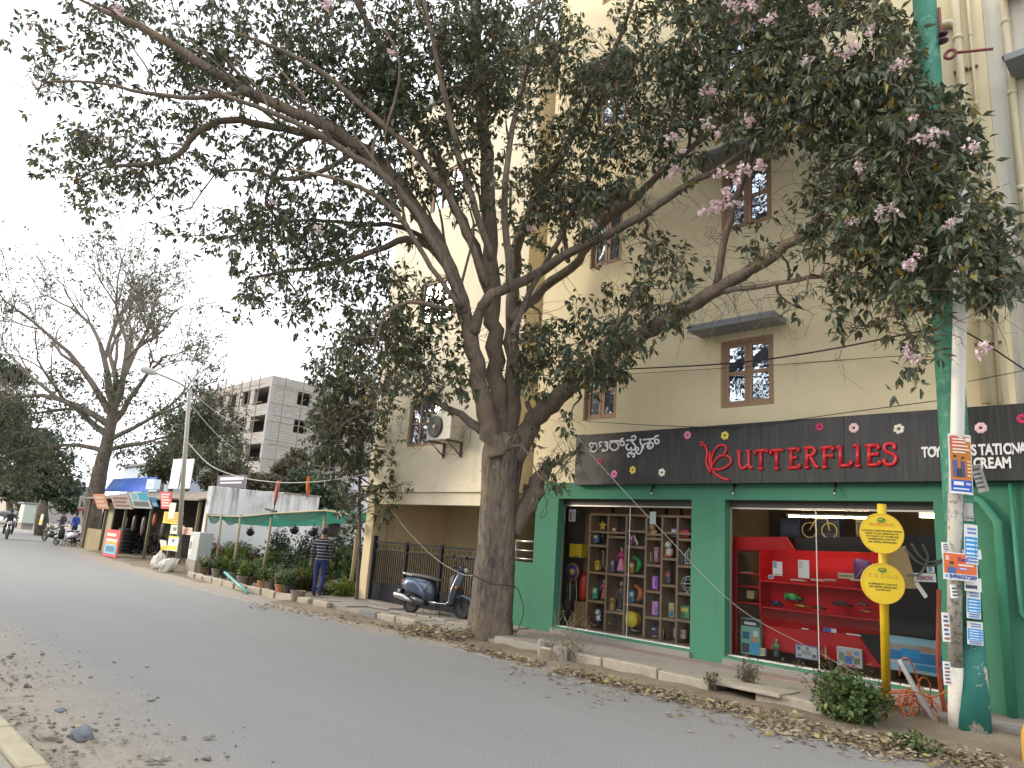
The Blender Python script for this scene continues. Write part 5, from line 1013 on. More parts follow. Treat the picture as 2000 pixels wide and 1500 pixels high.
q = wz(ZA, 655, 372, YT); parts('shiny golden star ornament in the top left cubby', 'star_ornament', 'ornament', q, [('star', star, (.62, .42, .04)), ('stand', lambda g, b: g.lathe([(.035, -.16), (.01, -.13), (.01, 0)], 10, b), (.10, .10, .12))])
def figure(label, x, y, h, top, bottom, skin=(.45, .25, .16), base=None, hair=(.03, .02, .02), z=ZA, Y=YT, name='doll', w=1.0):
    p = wz(z, x, y, Y); b = np.array([p[0], Y + .08, p[2]]); s = h
    it = [('skirt', lambda g, b: g.lathe([(.17 * s * w, 0.03 * s), (.155 * s * w, .12 * s), (.10 * s * w, .42 * s), (.085 * s * w, .5 * s)], 14, b), bottom), ('torso', lambda g, b: g.lathe([(.085 * s * w, .5 * s), (.11 * s * w, .62 * s), (.10 * s * w, .74 * s), (.035 * s, .79 * s)], 14, b), top),
          ('head', lambda g, b: g.ball((b[0], b[1], b[2] + .88 * s), (.072 * s, .07 * s, .09 * s)), skin), ('hair', lambda g, b: g.ball((b[0], b[1] + .02 * s, b[2] + .905 * s), (.08 * s, .072 * s, .085 * s)), hair)]
    for sg in (-1, 1): it.append(('arm', lambda g, b, sg=sg: g.tube([(b[0] + sg * .1 * s * w, b[1], b[2] + .72 * s), (b[0] + sg * .16 * s * w, b[1] - .02, b[2] + .56 * s), (b[0] + sg * .13 * s * w, b[1] - .05, b[2] + .42 * s)], [.03 * s, .028 * s, .022 * s], 8), top))
    if base: it.append(('stand', lambda g, b: g.lathe([(.16 * s, 0), (.16 * s, .03 * s), (.12 * s, .035 * s)], 14, b), base))
    else: it.append(('feet', lambda g, b: g.lathe([(.09 * s, 0), (.10 * s, .03 * s)], 10, b), (.05, .04, .04)))
    return parts(label, name, 'doll', b, it)
figure('pink dressed doll with a boxy white stand', 825, 865, .34, (.48, .05, .16), (.62, .22, .36), base=(.6, .58, .56), w=1.2)
figure('slim doll in a long red and pink dress', 635, 1165, .27, (.40, .10, .13), (.45, .09, .12), base=(.4, .3, .3))
figure('tall wooden puppet man in a grey coat and brown hat', 820, 1290, .40, (.09, .08, .08), (.03, .03, .03), skin=(.5, .24, .13), hair=(.16, .07, .03), base=(.5, .5, .48))
def dino(col):
    return [('body', lambda g, b: g.tube([b + np.array([-.03, 0, .02]), b + np.array([.02, 0, .06]), b + np.array([.03, 0, .12]), b + np.array([.01, 0, .17]), b + np.array([-.05, 0, .20])], [.012, .035, .045, .03, .02], 10), col), ('head', lambda g, b: g.ball(b + np.array([-.055, 0, .205]), (.035, .022, .022)), col), ('leg', lambda g, b: g.tube([b + np.array([.02, -.02, .08]), b + np.array([0, -.02, .0])], [.018, .012], 8), col), ('tail', lambda g, b: g.tube([b + np.array([.02, 0, .06]), b + np.array([-.06, 0, .01])], [.025, .006], 8), col)]
parts('small green toy dinosaur standing upright', 'toy_dinosaur', 'toy', wz(ZA, 1030, 885, YT + .06), dino((.01, .26, .06)))
parts('orange and brown wooden parrot carving', 'toy_parrot', 'ornament', wz(ZA, 1045, 1200, YT + .06), dino((.42, .12, .03)))
parts('slender beige giraffe figure in the left cubby', 'toy_giraffe', 'toy', wz(ZA, 645, 850, YT + .06), [('neck', lambda g, b: g.tube([b + np.array([.02, 0, .09]), b + np.array([.01, 0, .17]), b + np.array([.02, 0, .25])], [.02, .012, .01], 8), (.32, .25, .15)), ('head', lambda g, b: g.ball(b + np.array([.0, 0, .255]), (.025, .012, .012)), (.32, .25, .15)), ('leg', lambda g, b: g.tube([b + np.array([.02, 0, .10]), b + np.array([-.03, 0, 0])], .008, 6), (.32, .25, .15)), ('leg', lambda g, b: g.tube([b + np.array([.02, 0, .10]), b + np.array([.05, 0, 0])], .008, 6), (.28, .18, .1))])
parts('little cream seahorse figure on the middle shelf', 'toy_seahorse', 'toy', wz(ZA, 1010, 580, YT + .06), [('body', lambda g, b: g.tube(smoothpath([b + np.array([.0, 0, 0]), b + np.array([.03, 0, .02]), b + np.array([.0, 0, .06]), b + np.array([-.02, 0, .11])]), [.006, .009, .011, .013, .016, .018, .02, .02, .02, .019, .016, .012, .008], 8), (.55, .52, .38)), ('head', lambda g, b: g.ball(b + np.array([-.03, 0, .12]), (.025, .012, .012)), (.55, .52, .38))])
def plush(label, x, y, s, c1, c2, name='plush_toy'):
    return parts(label, name, 'toy', wz(ZA, x, y, YT + .07), [('body', lambda g, b: g.ball(b + np.array([0, 0, .45 * s]), (.38 * s, .32 * s, .45 * s)), c1), ('head', lambda g, b: g.ball(b + np.array([0, -.03, 1.05 * s]), .32 * s), c1), ('ear', lambda g, b: g.ball(b + np.array([-.22 * s, 0, 1.36 * s]), (.1 * s, .06 * s, .14 * s)), c2), ('ear', lambda g, b: g.ball(b + np.array([.22 * s, 0, 1.36 * s]), (.1 * s, .06 * s, .14 * s)), c2), ('arm', lambda g, b: g.ball(b + np.array([-.36 * s, -.1 * s, .55 * s]), (.12 * s, .14 * s, .25 * s)), c2), ('arm', lambda g, b: g.ball(b + np.array([.36 * s, -.1 * s, .55 * s]), (.12 * s, .14 * s, .25 * s)), c2), ('foot', lambda g, b: g.ball(b + np.array([-.22 * s, -.24 * s, .12 * s]), .14 * s), c2), ('foot', lambda g, b: g.ball(b + np.array([.22 * s, -.24 * s, .12 * s]), .14 * s), c2)])
plush('beige plush bear under the mint board', 1205, 500, .13, (.48, .34, .17), (.42, .26, .12)); plush('white and red plush rabbit on a shelf', 1375, 715, .15, (.55, .52, .48), (.5, .14, .08)); plush('white panda toy sitting in the lowest left cubby', 610, 1420, .13, (.58, .6, .6), (.04, .05, .06))
toybox('red gift box near the top right cubby', ZA, 1540, 495, .15, .115, .1, (.45, .02, .05), [(.2, .8, .3, .6, (.55, .3, .3))])
toybox('narrow mauve window box in the fourth column', ZA, 1228, 765, .085, .255, .08, (.42, .18, .27), [(.2, .8, .08, .9, (.17, .07, .09)), (.3, .7, .2, .8, (.5, .3, .34))])
toybox('upper purple puzzle box on the shelf', ZA, 1215, 1062, .105, .225, .06, (.36, .12, .5), [(.05, .5, .1, .9, (.5, .26, .6)), (.55, .9, .3, .8, (.22, .08, .45))])
toybox('lower purple and lilac puzzle box', ZA, 1213, 1340, .11, .225, .06, (.46, .28, .6), [(.1, .45, .1, .9, (.55, .2, .45)), (.6, .92, .05, .6, (.2, .12, .5))])
toybox('yellow and blue picture book box in the fifth column', ZA, 1393, 1365, .105, .235, .05, (.30, .34, .14), [(.1, .9, .55, .95, (.42, .42, .24)), (.15, .85, .08, .5, (.05, .18, .38)), (.3, .65, .4, .62, (.5, .33, .05))])
def cage(g, b):
    for k in range(9):
        a = 2 * math.pi * k / 9; g.tube([b + np.array([.055 * math.cos(a), .055 * math.sin(a), 0]), b + np.array([.055 * math.cos(a), .055 * math.sin(a), .13]), b + np.array([0, 0, .20])], .0045, 5)
parts('white wire bird cage lantern by the pillar', 'wire_lantern', 'ornament', wz(ZA, 1590, 785, YT + .06), [('cage', cage, (.55, .55, .52)), ('base', lambda g, b: g.lathe([(.06, -.004), (.06, .008)], 14, b), (.5, .5, .48))])
c2 = wz(ZA, 1575, 1000, YT + .05); parts('white wire globe ornament with rings', 'wire_globe', 'ornament', c2, [('ring', lambda g, b, ax=ax, r_=r_: g.torus(b, r_, .006, ax, 22, 5), (.5, .52, .52)) for ax, r_ in (('y', .09), ('x', .085), ('z', .085), ('y', .055))] + [('foot', lambda g, b: g.lathe([(.05, -.125), (.02, -.11), (.012, -.085)], 12, b), (.4, .42, .42))])
c3 = wz(ZA, 970, 1405, YT + .03); parts('bright yellow toy drum lying on its side', 'toy_drum', 'toy', (c3[0], c3[1], c3[2] - .1), [('rim', lambda g, b: g.lathe([(.095, YT - .01), (.105, YT), (.105, YT + .03)], 24, (c3[0], 0, c3[2]), 'y'), (.72, .42, .01)), ('skin', lambda g, b: g.lathe([(.085, YT - .014), (.085, YT - .008)], 22, (c3[0], 0, c3[2]), 'y'), (.75, .55, .04)), ('shell', lambda g, b: g.lathe([(.095, YT + .03), (.095, YT + .16)], 22, (c3[0], 0, c3[2]), 'y'), (.45, .28, .02))])
toybox('black and orange space puzzle box in the bottom row', ZA, 1245, 1590, .25, .165, .05, (.03, .04, .09), [(.62, .95, .05, .6, (.6, .6, .58)), (.75, .98, .5, .85, (.65, .33, .02)), (.05, .3, .75, .9, (.5, .5, .5)), (.1, .45, .04, .2, (.5, .2, .1))])
def toycar(label, z, x, y, L, c, Y=YT, truck=False, rz=0):
    p = wz(z, x, y, Y); th = thing('toy_truck' if truck else 'toy_car', label, 'toy', (p[0], Y + .05, p[2]), rz); h = L * (.42 if truck else .26); w = L * .2
    g = MB()
    if truck: g.loft([(-L / 2, 0, w * .9, .1 * h, h), (L * .18, 0, w * .9, .1 * h, h)], 12, 0, 5)
    else: g.loft([(-L / 2, 0, w * .7, .25 * h, .6 * h), (-L * .4, 0, w, .18 * h, .72 * h), (L * .1, 0, w, .18 * h, .62 * h), (L / 2, 0, w * .7, .2 * h, .42 * h)], 12, 0, 4)
    g.build('body', pm(c, .3), th, smooth=True, local=True)
    g = MB(); g.loft([(L * .2, 0, w * .8, .15 * h, .75 * h), (L * .46, 0, w * .8, .15 * h, .55 * h)], 12, 0, 4) if truck else g.loft([(-L * .28, 0, w * .6, .6 * h, .7 * h), (-L * .15, 0, w * .7, .6 * h, h), (L * .05, 0, w * .7, .6 * h, .98 * h), (L * .2, 0, w * .55, .5 * h, .6 * h)], 12, 0, 4)
    g.build('cab', pm((.05, .05, .06) if not truck else tuple(q * .6 for q in c), .3), th, smooth=True, local=True)
    for sx in (-.3, .3):
        for sy in (-1, 1): g = MB(); g.lathe([(.22 * h + .004, sy * w - .008), (.22 * h + .004, sy * w + .008)], 12, (sx * L, 0, .22 * h), 'y'); g.build('wheel', pm((.02, .02, .02)), th, local=True)
    return th
toycar('blue toy car near the yellow drum', ZA, 885, 1500, .14, (.04, .22, .45)); toycar('pale pink toy car in front of the drum', ZA, 985, 1520, .16, (.5, .4, .4))
toycar('little yellow toy dumper under the panda toy', ZA, 690, 1455, .14, (.68, .46, .01), truck=True); toycar('purple and white toy racer in the lowest cubby', ZA, 560, 1460, .12, (.4, .3, .5))
# more stock that packs the remaining cubbies
for i, (x, y, w, h, c, c2, lb) in enumerate(((560, 560, .16, .15, (.10, .22, .42), (.6, .6, .55), 'blue toy carton in the top left cubby'), (585, 860, .10, .17, (.55, .42, .06), (.5, .1, .05), 'yellow toy carton beside the giraffe'), (560, 1170, .10, .2, (.08, .35, .22), (.6, .55, .3), 'teal toy carton beside the red doll'), (760, 470, .13, .12, (.5, .14, .1), (.6, .6, .55), 'red toy carton above the pink doll'), (745, 880, .09, .22, (.15, .15, .4), (.55, .5, .2), 'indigo toy carton beside the pink doll'), (745, 1290, .08, .2, (.5, .3, .1), (.2, .1, .05), 'orange toy carton beside the puppet'), (950, 580, .09, .16, (.4, .1, .3), (.6, .5, .55), 'plum toy carton beside the seahorse'), (955, 890, .1, .18, (.5, .22, .05), (.6, .5, .3), 'tan toy carton beside the dinosaur'), (960, 1210, .1, .2, (.05, .2, .3), (.5, .55, .5), 'navy toy carton beside the parrot'), (1150, 775, .07, .18, (.5, .45, .35), (.3, .1, .1), 'cream toy carton by the mauve box'), (1340, 1000, .14, .2, (.12, .12, .14), (.6, .15, .05), 'black toy carton with a red band'), (1420, 500, .1, .14, (.25, .2, .45), (.6, .6, .6), 'violet toy carton by the red gift box'), (1530, 1385, .2, .2, (.10, .3, .12), (.55, .5, .15), 'green toy carton low by the pillar'), (1480, 1600, .22, .14, (.45, .36, .28), (.15, .2, .35), 'beige toy carton in the bottom corner'), (1480, 1090, .08, .2, (.5, .12, .2), (.6, .5, .5), 'crimson toy carton beside the wire globe'), (1490, 790, .08, .18, (.1, .28, .4), (.6, .6, .3), 'azure toy carton beside the lantern'))):
    toybox(lb, ZA, x, y - 8, w, h, .07, c, [(.1, .9, .55, .85, c2), (.15, .6, .12, .45, tuple(q * .6 for q in c))], Y=YT + .05)
# ------------------------------------------------------------------ second window
RS = thing('red_display_unit', 'red and black slanted display unit behind the second window', 'shelf', (-4.6, 11.2, .26))
M_REDP = mat('red_laminate', (.56, .014, .02), .28, .08, 3); M_BLKP = mat('black_laminate', (.014, .014, .017), .25, .1, 3)
YR = 10.95
def quadz(g, pts, Y, t=.02): g.prism([wz(ZB, x, y, Y) for x, y in pts], (0, t, 0))
for nm, pts, Y, m in (('header', [(145, 385), (590, 385), (665, 500), (130, 490)], 10.80, M_REDP), ('post', [(125, 490), (168, 490), (170, 1390), (130, 1390)], 10.80, M_REDP),
                      ('back_panel', [(355, 490), (1400, 520), (1400, 1500), (370, 1330)], 11.22, M_REDP), ('lower_panel', [(390, 1140), (1190, 1215), (1400, 1500), (400, 1330)], 10.84, M_REDP), ('black_panel', [(1195, 1200), (1480, 1230), (1480, 1500), (1405, 1500)], 10.835, M_BLKP),
                      ('black_top', [(665, 395), (1480, 380), (1480, 520), (670, 500)], 11.0, M_BLKP), ('black_side', [(1460, 380), (1930, 360), (1930, 1320), (1470, 1240)], 11.05, M_BLKP)):
    g = MB(); quadz(g, pts, Y); g.build(nm, m, RS, bevel=.003)
for (x0, x1, y) in ((370, 1400, 775), (380, 1390, 1005)):
    a, b_ = wz(ZB, x0, y, 10.86), wz(ZB, x1, y, 10.86); zz = (a[2] + b_[2]) / 2; zz = wz(ZB, 640, y, 10.86)[2]
    g = MB(); g.box(a[0], b_[0], 10.86, 11.2, zz - .025, zz); g.build('shelf_board', M_REDP, RS, bevel=.003)
a = wz(ZB, 168, 700, 10.86); b_ = wz(ZB, 360, 700, 10.86)
for y in (500, 690, 800, 940): zz = wz(ZB, 260, y, 10.9)[2]; g = MB(); g.box(a[0], b_[0] - .005, 10.9, 11.2, zz - .02, zz); g.build('side_shelf', M_REDP, RS)
g = MB(); g.box(b_[0], b_[0] + .02, 10.86, 11.215, .95, 1.9); g.build('divider', M_REDP, RS)
M_TUBE = mat('tube_light', (1.0, .80, .45), .4, 0, emit=34.0)
TL = thing('tube_light', 'glowing warm tube light at the top of the second window', 'light', wz(ZB, 950, 138, 10.9))
g = MB(); a, b_ = wz(ZB, 610, 138, 10.9), wz(ZB, 1290, 138, 10.9); g.tube([(a[0], 10.9, 2.40), (b_[0], 10.9, 2.40)], .011, 8); g.build('tube', M_TUBE, TL, smooth=True)
g = MB(); g.box(a[0] - .03, b_[0] + .03, 10.885, 10.915, 2.414, 2.445); g.build('fitting', M_ACW, TL)
TL2 = thing('ceiling_lamp', 'small glowing lamp deep inside the shop near the green pole', 'light', wz(ZB, 1820, 205, 12.2)); c = wz(ZB, 1820, 205, 12.2)
g = MB(); g.tube([(c[0] - .15, 12.2, c[2]), (c[0] + .15, 12.2, c[2])], .03, 8); g.build('bulb', M_TUBE, TL2, smooth=True); g = MB(); g.box(c[0] - .17, c[0] + .17, 12.17, 12.23, c[2] + .032, c[2] + .05); g.build('fitting', M_ACW, TL2)
YB_ = 10.92
toybox('white calendar card leaning on the red shelf', ZB, 515, 715, .15, .21, .01, (.66, .66, .64), [(.05, .45, .55, 1.05, (.25, .28, .4)), (.1, .9, .05, .12, (.4, .28, .14))], Y=YB_, name='desk_calendar', cat='card')
toybox('tall white framed card on the red shelf', ZB, 738, 735, .165, .26, .01, (.68, .67, .64), [(.05, .4, .55, .95, (.48, .46, .42))], Y=YB_, name='white_card', cat='card')
toybox('flat glitter box at the end of the red shelf', ZB, 1095, 740, .22, .075, .1, (.42, .36, .26), [(.05, .95, .3, .7, (.18, .17, .12))], Y=YB_)
toybox('small blue and white box beside the calendar card', ZB, 455, 742, .075, .06, .06, (.45, .46, .48), [(.2, .8, .2, .8, (.1, .16, .35))], Y=YB_)
for i, (x, w, c) in enumerate(((680, .2, (.42, .36, .30)), (850, .18, (.46, .40, .33)), (960, .16, (.40, .30, .28)), (1180, .14, (.5, .42, .3)))): toybox(('silvery flat packet on the red shelf under the calendar', 'pale flat packet in the middle of the red shelf', 'pinkish flat packet on the red shelf', 'golden flat packet beside the glitter box')[i], ZB, x, 760, w, .025, .12, c, [(.1, .9, .2, .8, tuple(q * .7 for q in c))], Y=YB_ - .03, name='flat_packet', cat='packet')
p = wz(ZB, 1235, 690, 10.96); parts('crinkled purple gift bag behind the yellow discs', 'gift_bag', 'bag', (p[0], 10.99, p[2] - .1), [('bag', lambda g, b: g.loft([(p[0] - .12, 10.99, .02, p[2] - .1, p[2] + .18), (p[0] - .06, 10.99, .05, p[2] - .12, p[2] + .2), (p[0] + .08, 10.99, .05, p[2] - .12, p[2] + .17), (p[0] + .13, 10.99, .02, p[2] - .1, p[2] + .15)], 12), (.10, .03, .14)), ('fold', lambda g, b: g.tube([(p[0] - .08, 10.93, p[2] - .08), (p[0] + .02, 10.93, p[2] + .05)], .006, 5), (.35, .25, .4))])
toycar('green toy lorry on the lower red shelf', ZB, 645, 930, .26, (.04, .32, .06), Y=YB_ + .08, truck=True); toycar('dark blue toy jeep at the left of the red shelf', ZB, 505, 972, .17, (.02, .03, .10), Y=YB_, truck=True); toycar('yellow toy sports car on the red shelf', ZB, 715, 985, .2, (.62, .34, .01), Y=YB_ - .03)
toycar('black toy racing car on the red shelf', ZB, 865, 1000, .19, (.02, .02, .025), Y=YB_ - .02); toycar('long black toy train engine on the red shelf', ZB, 1060, 975, .28, (.03, .025, .025), Y=YB_ + .06); toycar('orange toy sports car beside the marker post', ZB, 1275, 1035, .2, (.66, .16, .02), Y=YB_ - .03); toycar('grey and black toy car above the orange one', ZB, 1240, 970, .17, (.12, .12, .12), Y=YB_ + .06)
YF = 10.70
toybox('tall green and blue science kit box standing in the corner', ZB, 285, 1385, .31, .52, .08, (.16, .34, .26), [(0, 1, .78, .98, (.03, .035, .04)), (.1, .45, .42, .62, (.02, .1, .22)), (.65, .9, .52, .68, (.45, .55, .5)), (.5, .98, .03, .35, (.05, .30, .52)), (.6, .85, .35, .5, (.42, .24, .15)), (.05, .45, .05, .3, (.05, .06, .07)), (.2, .8, .83, .9, (.5, .5, .48))], Y=YF)
toybox('small orange and white box at the window foot', ZB, 375, 1395, .12, .11, .06, (.55, .55, .5), [(.1, .6, .2, .9, (.62, .34, .02)), (.65, .95, .3, .8, (.2, .4, .5))], Y=YF)
figure('green capped little action figure at the window foot', 487, 1410, .20, (.10, .30, .14), (.04, .05, .05), skin=(.2, .35, .18), hair=(.16, .34, .16), z=ZB, Y=YF, w=1.3)
toybox('blue edged board game box with a black and white cover', ZB, 762, 1425, .33, .19, .05, (.10, .14, .34), [(.05, .95, .07, .93, (.46, .47, .46)), (.3, .7, .3, .62, (.28, .32, .3)), (.1, .25, .6, .85, (.1, .12, .14)), (.75, .92, .15, .4, (.12, .14, .14)), (.5, .62, .7, .88, (.14, .16, .18)), (.12, .28, .15, .3, (.15, .17, .18))], Y=YF)
toybox('thin orange game pack standing by the glass joint', ZB, 925, 1425, .035, .17, .03, (.50, .12, .05), [(.2, .8, .1, .9, (.5, .32, .1))], Y=YF)
toybox('colourful cartoon puzzle box with a white frame', ZB, 1128, 1490, .33, .25, .05, (.52, .52, .54), [(.05, .95, .12, .93, (.40, .42, .42)), (.32, .62, .15, .55, (.06, .16, .42)), (.4, .6, .55, .8, (.48, .24, .12)), (.68, .92, .2, .5, (.10, .2, .10)), (.08, .3, .3, .7, (.16, .24, .14)), (.7, .9, .65, .85, (.12, .3, .48)), (.2, .8, .03, .09, (.5, .06, .1))], Y=YF)
toybox('large blue swimming pool carton at the end of the window', ZB, 1690, 1545, .66, .43, .12, (.30, .52, .66), [(0, 1, .93, 1, (.25, .5, .66)), (0, 1, .62, .78, (.38, .32, .28)), (.55, .8, .64, .8, (.42, .24, .14)), (0, 1, .3, .6, (.03, .20, .48)), (.25, .6, .42, .68, (.02, .30, .60)), (.05, .4, .22, .32, (.5, .56, .6)), (.5, .98, .1, .26, (.04, .25, .52)), (.45, .75, .03, .1, (.4, .45, .4))], Y=YF)
toybox('white strip label stuck on the red panel edge', ZB, 960, 1195, .18, .055, .01, (.6, .6, .62), [(0, .6, 0, 1, (.06, .12, .38))], Y=10.815, name='strip_label', cat='label')
for i, (x, y, w) in enumerate(((748, 1172, .1), (1160, 1222, .2))): toybox(('short white ledge strip on the red panel', 'long white ledge strip on the red panel')[i], ZB, x, y, w, .018, .012, (.6, .6, .6), [(.02, .98, .1, .2, (.5, .5, .5))], Y=10.815, name='white_strip', cat='label')
toybox('brown cardboard box on the side shelf', ZB, 285, 910, .12, .12, .1, (.34, .24, .12), [(.1, .9, .8, .95, (.28, .19, .1))], Y=10.93); toybox('pile of white paper on the side shelf', ZB, 250, 700, .17, .03, .15, (.5, .5, .46), [(0, 1, .4, .5, (.3, .3, .28))], Y=10.93, name='paper_pile', cat='paper')
q = wz(ZB, 870, 330, 11.6); parts('golden bicycle ornament on the black top shelf', 'metal_ornament', 'ornament', q, [('wheel', lambda g, b: g.torus(b + np.array([-.12, 0, 0]), .09, .008, 'y', 18, 5), (.35, .26, .14)), ('wheel', lambda g, b: g.torus(b + np.array([.12, 0, 0]), .09, .008, 'y', 18, 5), (.35, .26, .14)), ('frame', lambda g, b: g.tube([b + np.array([-.12, 0, 0]), b + np.array([-.03, 0, .14]), b + np.array([.1, 0, .14]), b + np.array([.12, 0, 0])], .01, 6), (.42, .3, .16))])
for k in range(3):
    q = wz(ZB, 620 + 330 * k, 385, 11.7); toybox(('dark blue carton on the top of the display', 'navy toy carton behind the ornament', 'large dark carton on the display beside the discs')[k], ZB, 620 + 330 * k, 385, .34, .3, .25, ((.03, .04, .10), (.04, .06, .13), (.05, .05, .055))[k], [(.1, .9, .2, .7, ((.05, .07, .16), (.02, .03, .06), (.09, .09, .09))[k])], Y=11.9)
# ================================================================== nursery plot, white wall, small shops (left)
def streak_wall():
    m, n, l, b, o = newmat('mould_streaked_whitewash'); v = coords(n, l)
    c = mixcol(n, l, noise(n, l, v, 1.2, 5), (.58, .60, .63), (.72, .72, .72))
    st = noise(n, l, coords(n, l, 'Object', (1, 2.6, .22)), 1.1, 5, .7); sx = n.new('ShaderNodeSeparateXYZ'); t = n.new('ShaderNodeTexCoord'); l.new(t.outputs['Object'], sx.inputs[0])
    up = ramp(n, l, sx.outputs[2], 1.5, 3.0); mu = n.new('ShaderNodeMath'); mu.operation = 'MULTIPLY'; l.new(ramp(n, l, st, .44, .6), mu.inputs[0]); l.new(up, mu.inputs[1])
    mz = n.new('ShaderNodeMath'); mz.operation = 'MULTIPLY'; l.new(mu.outputs[0], mz.inputs[0]); l.new(ramp(n, l, noise(n, l, v, .55, 3), .3, .5), mz.inputs[1]); mu = mz
    c = mixcol(n, l, mu.outputs[0], c, (.11, .11, .115)); l.new(c, b.inputs['Base Color']); b.inputs['Roughness'].default_value = .9; return m
M_STREAK = streak_wall()
WX = -26.6
WB = thing('whitewashed_building', 'low whitewashed building with black mould streaks beside the nursery', 'building', (WX - 3, 13, 0))
g = MB(); g.box(WX - .4, WX, 11.02, 15.5, -.05, 3.02); g.box(WX - 7, WX - .401, 13.75, 15.5, -.05, 3.01); g.build('wall', M_STREAK, WB, bevel=.02)
g = MB(); g.box(WX - 7.1, WX + .03, 13.85, 15.54, 3.022, 3.07); g.build('roof_slab', M_CONC, WB)
# sheds with tin boards facing the road
SR = thing('repair_sheds', 'row of dark tin roofed repair sheds with hung signboards', 'shed', (-33.5, 12, 0))
M_TIN = mat('rusty_tin', (.22, .19, .15), .7, .35, 2, dirt=.6, dirtcol=(.14, .08, .05)); M_SHD = mat('dark_shed_wall', (.045, .038, .03), .85, .3, 3)
xr = -27.2
g = MB(); g.box(-41, xr, 13.6, 13.7, -.05, 2.7); g.box(-41.05, -40.95, 11.6, 13.6, -.05, 2.6); g.build('back_wall', M_SHD, SR)
g = MB(); g.prism([(-41.2, 10.75, 2.46), (-41.2, 13.8, 3.05), (-41.2, 13.8, 3.10), (-41.2, 10.75, 2.52)], (14.2, 0, 0)); g.build('roof', M_TIN, SR)
for x in (-41, -38.2, -35.4, -32.2, -29.6, -27.3):
    g = MB(); g.box(x - .05, x + .05, 10.9, 11.0, -.05, 2.44); g.build('post', mat('shed_post', (.16, .13, .08), .8), SR)
g = MB(); g.box(-40.9, -38.3, 11.0, 11.1, -.05, 1.0); g.build('counter', mat('shed_counter', (.26, .20, .11), .8, .3, 2), SR)
g = MB(); g.box(-38.1, -37.3, 11.0, 11.06, -.05, 2.3); g.build('shutter', mat('olive_shutter', (.24, .22, .13), .7, .2, 2), SR)
def board(name, label, px0, px1, py0, py1, Y, c, bars, tilt=.0, cat='sign', t=.03):
    a, b_ = onY(px0, (py0 + py1) / 2, Y), onY(px1, (py0 + py1) / 2, Y); z1, z0 = onY((px0 + px1) / 2, py0, Y)[2], onY((px0 + px1) / 2, py1, Y)[2]
    th = thing(name, label, cat, ((a[0] + b_[0]) / 2, Y, z0)); dy = tilt * (z1 - z0)
    g = MB(); g.prism([(a[0], Y, z0), (b_[0], Y, z0), (b_[0], Y - dy, z1), (a[0], Y - dy, z1)], (0, t, 0)); g.build('panel', pm(c, .6), th)
    for k, (u0, u1, v0, v1, cc) in enumerate(bars):
        P_ = lambda u, v: (a[0] + (b_[0] - a[0]) * u, Y - dy * v - .004 - .002 * k, z0 + (z1 - z0) * v); g = MB(); g.add([P_(u0, v0), P_(u1, v0), P_(u1, v1), P_(u0, v1)], [(0, 1, 2, 3)]); g.build('print', pm(cc, .6), th)
    return th, a, b_, z0, z1
lines = lambda c, n=3, a=.1, b_=.9: [(a, b_ - .12 * (k % 2), .15 + .8 * k / n, .15 + .8 * k / n + .45 / n, c) for k in range(n)]
board('orange_shop_board', 'orange faded board hung at the left of the sheds', 193, 216, 966, 994, 10.7, (.46, .20, .11), lines((.5, .38, .3)), .5)
board('grey_shop_board', 'grey board with brown lettering slanting over the sheds', 226, 262, 968, 994, 10.7, (.33, .30, .27), lines((.20, .09, .07), 3), .5)
board('teal_shop_board', 'teal and white painted board slanting over the sheds', 263, 300, 963, 993, 10.7, (.36, .42, .42), [(.5, .98, .5, .97, (.03, .30, .42)), (.1, .9, .12, .42, (.10, .12, .11)), (.15, .4, .55, .9, (.16, .36, .42))], .5)
board('red_shop_board', 'red board with white lines beside the lamp pole', 317, 338, 961, 994, 10.6, (.48, .05, .05), lines((.6, .5, .48), 5), .2)
board('yellow_shop_board', 'yellow board hanging low in front of the sheds', 319, 356, 1000, 1023, 10.6, (.62, .42, .01), lines((.32, .17, .02), 4), .0)
board('blue_tarp', 'bright blue tarpaulin stretched over the shed roof', 205, 290, 932, 960, 12.6, (.015, .09, .42), [(.1, .4, .2, .8, (.03, .14, .46)), (.5, .95, .5, .9, (.01, .07, .34))], -.5, 'tarpaulin', .01)
board('blue_cloth_strip', 'slack blue cloth strip tied under the shed roof', 300, 312, 972, 990, 10.72, (.03, .16, .36), [(.1, .8, .1, .4, (.30, .34, .36))], .6, 'tarpaulin', .01)
board('water_can', 'pale blue white plastic water can on the shed roof', 286, 300, 936, 955, 11.6, (.45, .56, .66), [(.2, .8, .3, .6, (.25, .42, .60))], 0, 'can', .3)
board('red_roadside_board', 'tall red and blue tyre service board standing by the road', 204, 231, 1034, 1088, 9.9, (.50, .02, .04), lines((.62, .45, .35), 4) [1:] + [(.08, .92, .10, .44, (.08, .32, .44)), (.2, .8, .18, .38, (.02, .10, .18)), (.05, .95, .46, .56, (.55, .22, .03))], .0)
board('dark_name_board', 'dark blue name board with white writing on the white building roof', 424, 478, 928, 954, 13.2, (.02, .026, .05), [(.1, .95, .62, .86, (.40, .41, .44)), (.12, .9, .36, .5, (.38, .39, .43))], 0)
for i, px in enumerate((424.5, 477)):
    a = onY(px, 955, 13.22); g = MB(); g.tube([(a[0], 13.24, 3.0), (a[0], 13.24, a[2] + .55)], .03, 6); tag(g.build('board_leg', M_GPVC), ('left steel leg of the dark name board', 'right steel leg of the dark name board')[i], 'post')
